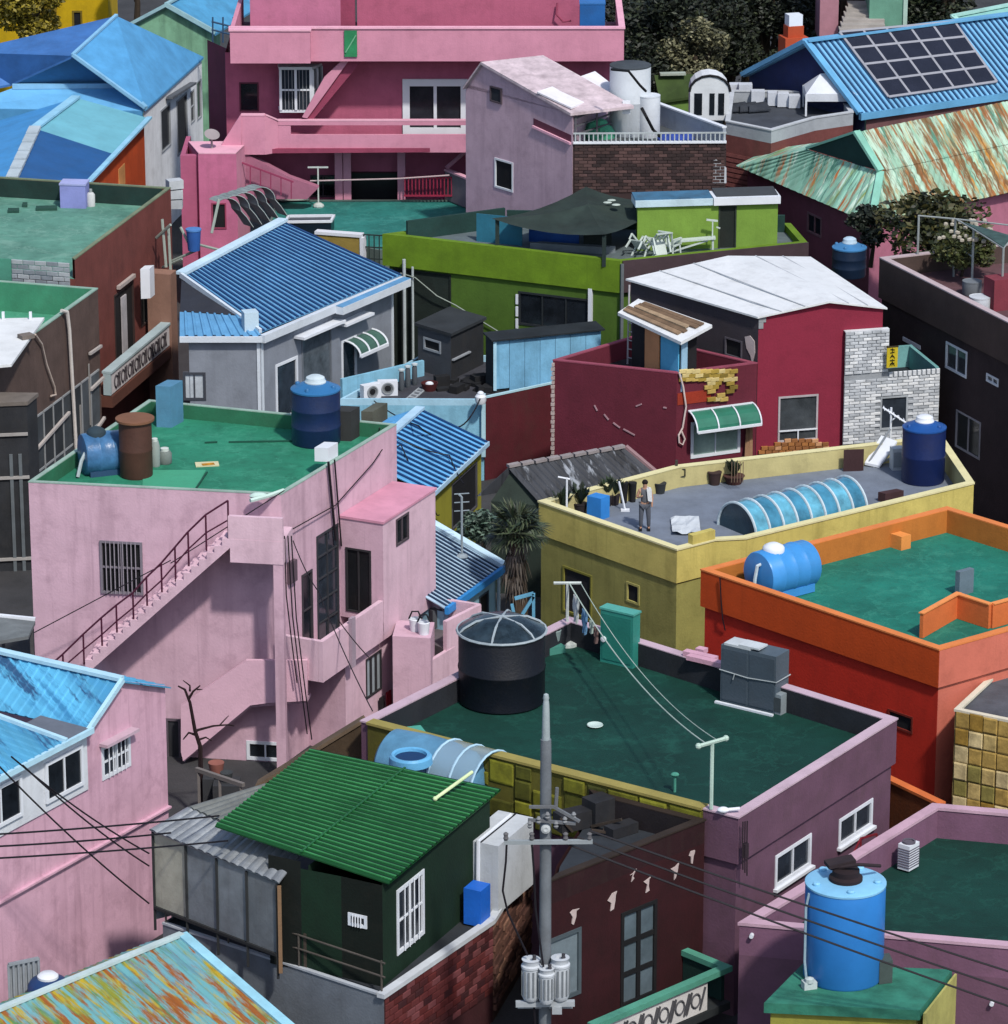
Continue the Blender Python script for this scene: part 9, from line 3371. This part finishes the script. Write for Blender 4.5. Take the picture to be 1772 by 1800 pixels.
# ================================================================== yard clutter by the grey house
for i, (x, y) in enumerate(((655, 702), (682, 696))):
    c = q(x, y, 3.0)
    t_ = thing('air_conditioner', ('left' if i == 0 else 'right') + ' one of two white fan units on the dark yard', 'air conditioner', c, 'air conditioner units')
    a = Vector((.8, .5, 0)).normalized() if i == 0 else Vector((1, .1, 0))
    b = Vector((-a.y, a.x, 0))
    part(MB().obox(c - a * .38, a * .76, b * .3, Z * .58), 'body', TRIM, t_)
    part(MB().lathe(c - b * .01 + Z * .3, [(.24, 0), (.24, .03), (.19, .03), (.19, .0)], 20, ax=-b), 'fan_ring', mat('#8d9296'), t_, smooth=True)
    part(MB().lathe(c - b * .006 + Z * .3, [(.18, 0), (.02, .012)], 16, ax=-b), 'fan', DARK, t_)
for i, (x, y) in enumerate(((706, 688), (717, 682), (729, 678))):
    c, r, k, sn, cs = seat(x, y, 3.0, 10)
    t_ = thing('jar', ('left', 'middle', 'right')[i] + ' one of three slim grey jars by the pale blue wall', 'jar', c, 'slim grey jars')
    part(MB().lathe(c, [(r * .8, 0), (r, .1), (r * .9, .7), (r * .6, .8)], 14), 'body', mat('#4a5056'), t_, smooth=True)
    part(MB().lathe(c + Z * .8, [(r * 1.1, 0), (r * 1.1, .06), (.01, .1)], 14), 'lid', mat('#a9b4b8'), t_, smooth=True)
mb = MB()
for k in range(5): mb.bar(q(712 + k * 6, 702 - k * 4.5, 3.03), q(722 + k * 6, 704 - k * 4.5, 3.03), .12, .06)
for s_ in (0, 1): mb.bar(q(709 + 14 * s_, 706, 3.01), q(737 + 14 * s_, 682, 3.01), .06, .05)
solo(mb, 'pallet', 'narrow white slatted duckboard on the dark yard', 'duckboard', mat('#9aa0a4'))
c, r, k, sn, cs = seat(755, 690, 3.0, 30)
t_ = thing('basin', 'dark red basin with white things in it on the yard', 'basin', c)
part(MB().lathe(c, [(r * .75, 0), (r, .3), (r * .93, .3), (r * .7, .06), (.01, .05)], 20), 'body', mat('#4a1c1e', var=.2), t_, smooth=True)
part(MB().blob(c + Z * .25, .16, .12, .1), 'contents', TRIM, t_)
c, r, k, sn, cs = seat(845, 712, 3.26, 20)
t_ = thing('jar', 'white lidded jar on the corner of the pale blue yard wall', 'jar', c)
part(MB().lathe(c, [(r * .8, 0), (r, .12), (r, .28), (r * .7, .36)], 16), 'body', TRIM, t_, smooth=True)
part(MB().lathe(c + Z * .36, [(r * .6, 0), (r * .6, .06), (r * .3, .12), (.01, .13)], 14), 'lid', TRIM, t_, smooth=True)
mb = MB(); rnd = random.Random(6)
for k in range(14): mb.cbox(q(800 + rnd.uniform(-28, 60), 676 + rnd.uniform(-8, 14), 3.0), rnd.uniform(.2, .7), rnd.uniform(.2, .5), rnd.uniform(.08, .4), rnd.uniform(0, 1.5))
solo(mb, 'debris', 'black heaped rubbish on the yard before the tin shed', 'rubbish', mat('#1c1d20', var=.4), kind='stuff')
mb = MB()
wire([ydw[0].pt(1.3, 3.2, .1), q(735, 748, 4.9), ], .025, .1, 8, mb); wire([q(735, 748, 4.9), q(800, 752, 3.9), Vector((y1_.x, y1_.y - .15, 3.6))], .03, .35, 10, mb)
wire([q(667, 752, 9.02), q(660, 785, 6.5), q(705, 782, 4.8)], .022, .1, 8, mb)
wire([q(705, 782, 4.6), q(760, 880, 3.4), q(772, 905, 2.5)], .022, .2, 8, mb)
wire([q(700, 770, 4.6), q(790, 800, 4.0), q(815, 850, 3.4)], .022, .1, 8, mb)
solo(mb, 'roof_wires', 'dark wires looping over the small yellow house', 'wires', WIRE)

# ================================================================== dark curved sheets and clutter at the upper left
mb = MB()
for k in range(5):
    b0 = q(415 + k * 15, 408 - k * 5, 5.2)
    n_ = 8
    pts = []
    for j in range(n_ + 1):
        a = j / n_ * math.pi * .75
        pts.append(b0 + Vector((.55 * math.cos(a) - .3, 0, .55 * math.sin(a) + .9)))
    pts = [b0 + Vector((.75, 0, .2)), b0 + Vector((.5, 0, .6))] + pts
    t_ = MB()
    for j in range(len(pts) - 1):
        t_.slab([pts[j], pts[j + 1], pts[j + 1] + Vector((-.42, .35, .05)), pts[j] + Vector((-.42, .35, .05))], .03, Vector((1, 0, .2)))
    so = solo(t_, 'curved_sheet', ('front left', 'second', 'middle', 'fourth', 'rear right')[k] + ' of five curved dark grey sheets behind the blue ribbed roof', 'sheet', mat('#7a8688', var=.3, rough=.5), group='curved dark sheets')
    e_ = MB().tube([p_ + Vector((-.02, -.03, .02)) for p_ in pts], .022, 5)
    part(e_, 'rim', mat('#8d9898'), so)
mb = MB()
for (x0, y0, x1, y1) in ((285, 385, 292, 470), (296, 400, 300, 480), (275, 418, 300, 395), (300, 460, 345, 440), (318, 400, 330, 425), (330, 425, 388, 440), (385, 350, 372, 410), (286, 470, 320, 455)):
    mb.tube([qy(x0, y0, 163.5), qy(x1, y1, 163.0)], .06, 6)
solo(mb, 'pipe_rack', 'tangle of pale pipes between the red brown house and blue ribbed roof', 'pipes', mat('#8d978f'), kind='stuff')
c = qy(341, 440, 163)
t_ = thing('bucket', 'blue plastic bucket among the pipes beside the blue ribbed roof', 'bucket', c)
part(MB().lathe(c, [(.24, 0), (.3, .85), (.27, .86), (.22, .2), (.01, .15)], 18), 'body', mat('#2f5a9c', rough=.5), t_, smooth=True)
part(MB().lathe(c + Z * .86, [(.32, -.04), (.32, .03), (.28, .03)], 18), 'rim', mat('#4a7ab4'), t_, smooth=True)
t_ = thing('white_bin', 'stack of white boxes between the red brown house and pink tower', 'boxes', qy(308, 365, 170))
for k in range(3):
    mb = MB().cbox(qy(308, 365, 170) + Z * (.42 * k), .62, .5, .36, .2 * k); part(mb, 'box', mat('#aeb4b8', var=.15), t_)
mb = MB(); p_ = qy(372, 240, 178.5); mb.lathe(p_, [(.02, .0), (.2, .05), (.34, .14)], 20, ax=(.2, -.5, .9)); mb.tube([p_, p_ - Z * .9], .05, 6)
solo(mb, 'satellite_dish', 'pale satellite dish on the side wall of the big pink house', 'satellite dish', mat('#8d8588'), smooth=True)

# meter clutter at the foot of the bottom left house
mb = MB(); p_ = wp.hit(90, 1748, .5)
c = qy(85, 1738, 101)
t_ = thing('water_tank', 'small navy barrel with white lid below the pink gabled house', 'water tank', (c.x, c.y, c.z - .6), 'rooftop water tanks')
part(MB().lathe(c - Z * .6, [(.5, 0), (.55, .2), (.55, .7), (.45, .85), (.2, .95), (.01, .96)], 24), 'body', mat('#1f3a66', rough=.4), t_, smooth=True)
part(MB().lathe(c + Z * .33, [(.28, -.02), (.28, .05), (.2, .12), (.01, .14)], 20), 'lid', TRIM, t_, smooth=True)
part(MB().prism([Vector((c.x - .7, c.y - .5, 0)), Vector((c.x + 2.2, c.y - .5, 0)), Vector((c.x + 2.2, c.y + .6, 0)), Vector((c.x - .7, c.y + .6, 0))], 0, c.z - .62), 'plinth', mat('#4a4f55'), t_)
mb = MB().cbox(c + Vector((1.35, .1, -.6)), .9, .5, .75, .35); ao = solo(mb, 'air_conditioner', 'white and black fan unit right of the small navy barrel', 'air conditioner', DARK, group='air conditioner units')
mb = MB().cbox(c + Vector((1.75, .02, -.5)), .35, .5, .6, .35); part(mb, 'grille', TRIM, ao)
mb = MB(); p0_ = c + Vector((-1.05, .2, -1.4)); w_ = Wall(p0_, p0_ + Vector((.75, .4, 0)), 0, 5)
for k in range(7): mb.bar(w_.pt(w_.L * k / 6, p0_.z), w_.pt(w_.L * k / 6, p0_.z + 2.0), .06)
mb.bar(w_.pt(0, p0_.z + 2.0), w_.pt(w_.L, p0_.z + 2.0), .08)
mb.obox(w_.pt(0, 0, -.05), w_.d * w_.L, -w_.n * .05, Z * (p0_.z + 1.95))
solo(mb, 'slatted_gate', 'grey slatted gate at the foot of the pink gabled house', 'gate', mat('#8a9096', var=.2))

# bare tree by the pink stair
tb_ = qy(352, 1330, 119.5)
bt_ = thing('bare_tree', 'small leafless dark tree against the pink stair wall', 'tree', (tb_.x, tb_.y, 0))
mb = MB()
b0 = Vector((tb_.x, tb_.y, 0))
T = lambda x, y: qy(x, y, 119.5)
mb.tube([b0, T(352, 1312), T(343, 1285), T(334, 1235), T(325, 1212), T(313, 1206)], .085, 6, .03)
mb.tube([T(343, 1285), T(352, 1282), T(375, 1276), T(400, 1274), T(412, 1276)], .05, 5, .015)
mb.tube([T(332, 1228), T(340, 1215), T(352, 1205)], .05, 5, .02)
mb.tube([T(334, 1215), T(334, 1205), T(322, 1196)], .04, 5, .015)
mb.tube([T(345, 1292), T(332, 1288), T(322, 1300)], .05, 5, .02)
mb.tube([T(386, 1275), T(398, 1262), T(402, 1258)], .03, 4, .012)
mb.tube([T(350, 1300), T(362, 1296), T(372, 1302)], .04, 5, .015)
mb.tube([T(346, 1212), T(356, 1212)], .03, 4, .012)
part(mb, 'trunk', mat('#231518', var=.2), bt_, smooth=True)
mb = MB(); rnd = random.Random(9)
for k in range(9): mb.cbox(xy(qy(330 + rnd.uniform(-10, 80), 1365, 117.5)) + Vector((0, rnd.uniform(-1, 1), 0)), rnd.uniform(.3, .8), rnd.uniform(.3, .7), rnd.uniform(.2, .7), rnd.uniform(0, 1.5))
solo(mb, 'debris', 'dark heaped clutter in the alley below the pink stair', 'rubbish', mat('#232528', var=.5), kind='stuff')
mb = MB().slab([qy(0, 1085, 119), qy(62, 1092, 119), qy(50, 1118, 116.5), qy(-20, 1130, 116.5)], .1)
ah = House('alley_awning', 'pale grey awning over the alley left of the tall pink house', [qy(0, 1085, 119), qy(60, 1092, 119)], cat='awning')
part(mb, 'sheet', mat('#6a6f70', var=.35), ah.root)
part(MB().bar(qy(-10, 1082, 119.1), qy(62, 1089, 119.1), .12), 'edge', TRIM, ah.root)
for x in (5, 55):
    p_ = qy(x, 1100, 118.5); part(MB().bar((p_.x, p_.y, 0), (p_.x, p_.y, p_.z), .1), 'post', mat('#4a4a4c'), ah.root)
# dark doorway between the pink houses
addwin(pk.root, wf, (292, 1262), (320, 1352), nx=1, pm=mat('#2b2c30', var=.4), fm=mat('#5a5058'), fw=.07, name='door')

# scrap on the wing roof behind the pole
rnd = random.Random(12)
for k, (x, y, w2, d2, h2, nm) in enumerate(((1010, 1440, 1.1, .5, .5, 'dark crate nearest the pole on the dark red wing roof'), (1052, 1432, .7, .6, .75, 'tall dark crate in the middle of the scrap on the wing roof'), (1092, 1452, .9, .4, .3, 'flat dark crate against the olive stone band'))):
    mb = MB().cbox(q(x, y + 14, 5.06), w2, d2, h2, rnd.uniform(.2, .9))
    solo(mb, 'scrap_crate', nm, 'crate', mat('#25262a', var=.45, streak=.3), group='dark crates on the wing roof')
mb = MB()
for k in range(6):
    a_ = q(1000 + rnd.uniform(0, 90), 1455 + rnd.uniform(-5, 12), 5.1)
    mb.bar(a_, a_ + Vector((rnd.uniform(-1, 1), rnd.uniform(-.6, .6), rnd.uniform(.1, .5))), .07)
solo(mb, 'scrap_timber', 'loose dark timbers lying on the dark red wing roof', 'timber', mat('#3a322c', var=.4), kind='stuff')

# brown wall climbing the alley behind the green shed
aw_ = House('alley_wall', 'brown sloping wall climbing the alley behind the green shed', [q(452, 1384, 3.4), q(642, 1268, 5.6)], cat='wall')
pa, pb = xy(q(452, 1384, 3.4)), xy(q(638, 1270, 5.6))
mb = MB().slab([pa, pb, pb + Z * 5.55, pa + Z * 3.35], .4, Vector((0, -1, 0)))
part(mb, 'wall', mat('#4a3c2c', var=.35, streak=.4), aw_.root)
mb = MB().bar(pa + Z * 3.42 + Vector((0, .2, 0)), pb + Z * 5.62 + Vector((0, .2, 0)), .5, .1)
part(mb, 'coping', mat('#6a5a48', var=.3), aw_.root)
mb = MB()
rp0, rp1 = q(345, 1352, 2.6), q(428, 1380, 2.6)
mb.bar(rp0, rp1, .12)
for t_ in (.05, .5, .95):
    p_ = rp0.lerp(rp1, t_)
    mb.bar((p_.x, p_.y, 0), p_, .08)
solo(mb, 'alley_rail', 'grey rail on posts in the alley below the pink stair', 'railing', mat('#6f6a68', var=.2))
for k, (x, y, w2, h2, hx, nm) in enumerate(((380, 1340, .5, .4, '#8d5a50', 'small terracotta pot in the alley below the pink stair'), (398, 1352, .4, .3, '#3a3f42', 'dark grey tub in the alley beside the terracotta pot'))):
    c = q(x, y, 2.0)
    t_ = thing('alley_pot', nm, 'pot', (c.x, c.y, 0))
    part(MB().lathe(Vector((c.x, c.y, 1.6)), [(w2 * .35, 0), (w2 * .5, h2), (w2 * .42, h2), (.01, h2 - .08)], 16), 'pot', mat(hx, var=.2), t_, smooth=True)
    part(MB().cbox((c.x, c.y, 0), .8, .8, 1.6), 'plinth', mat('#34363a', var=.3), t_)
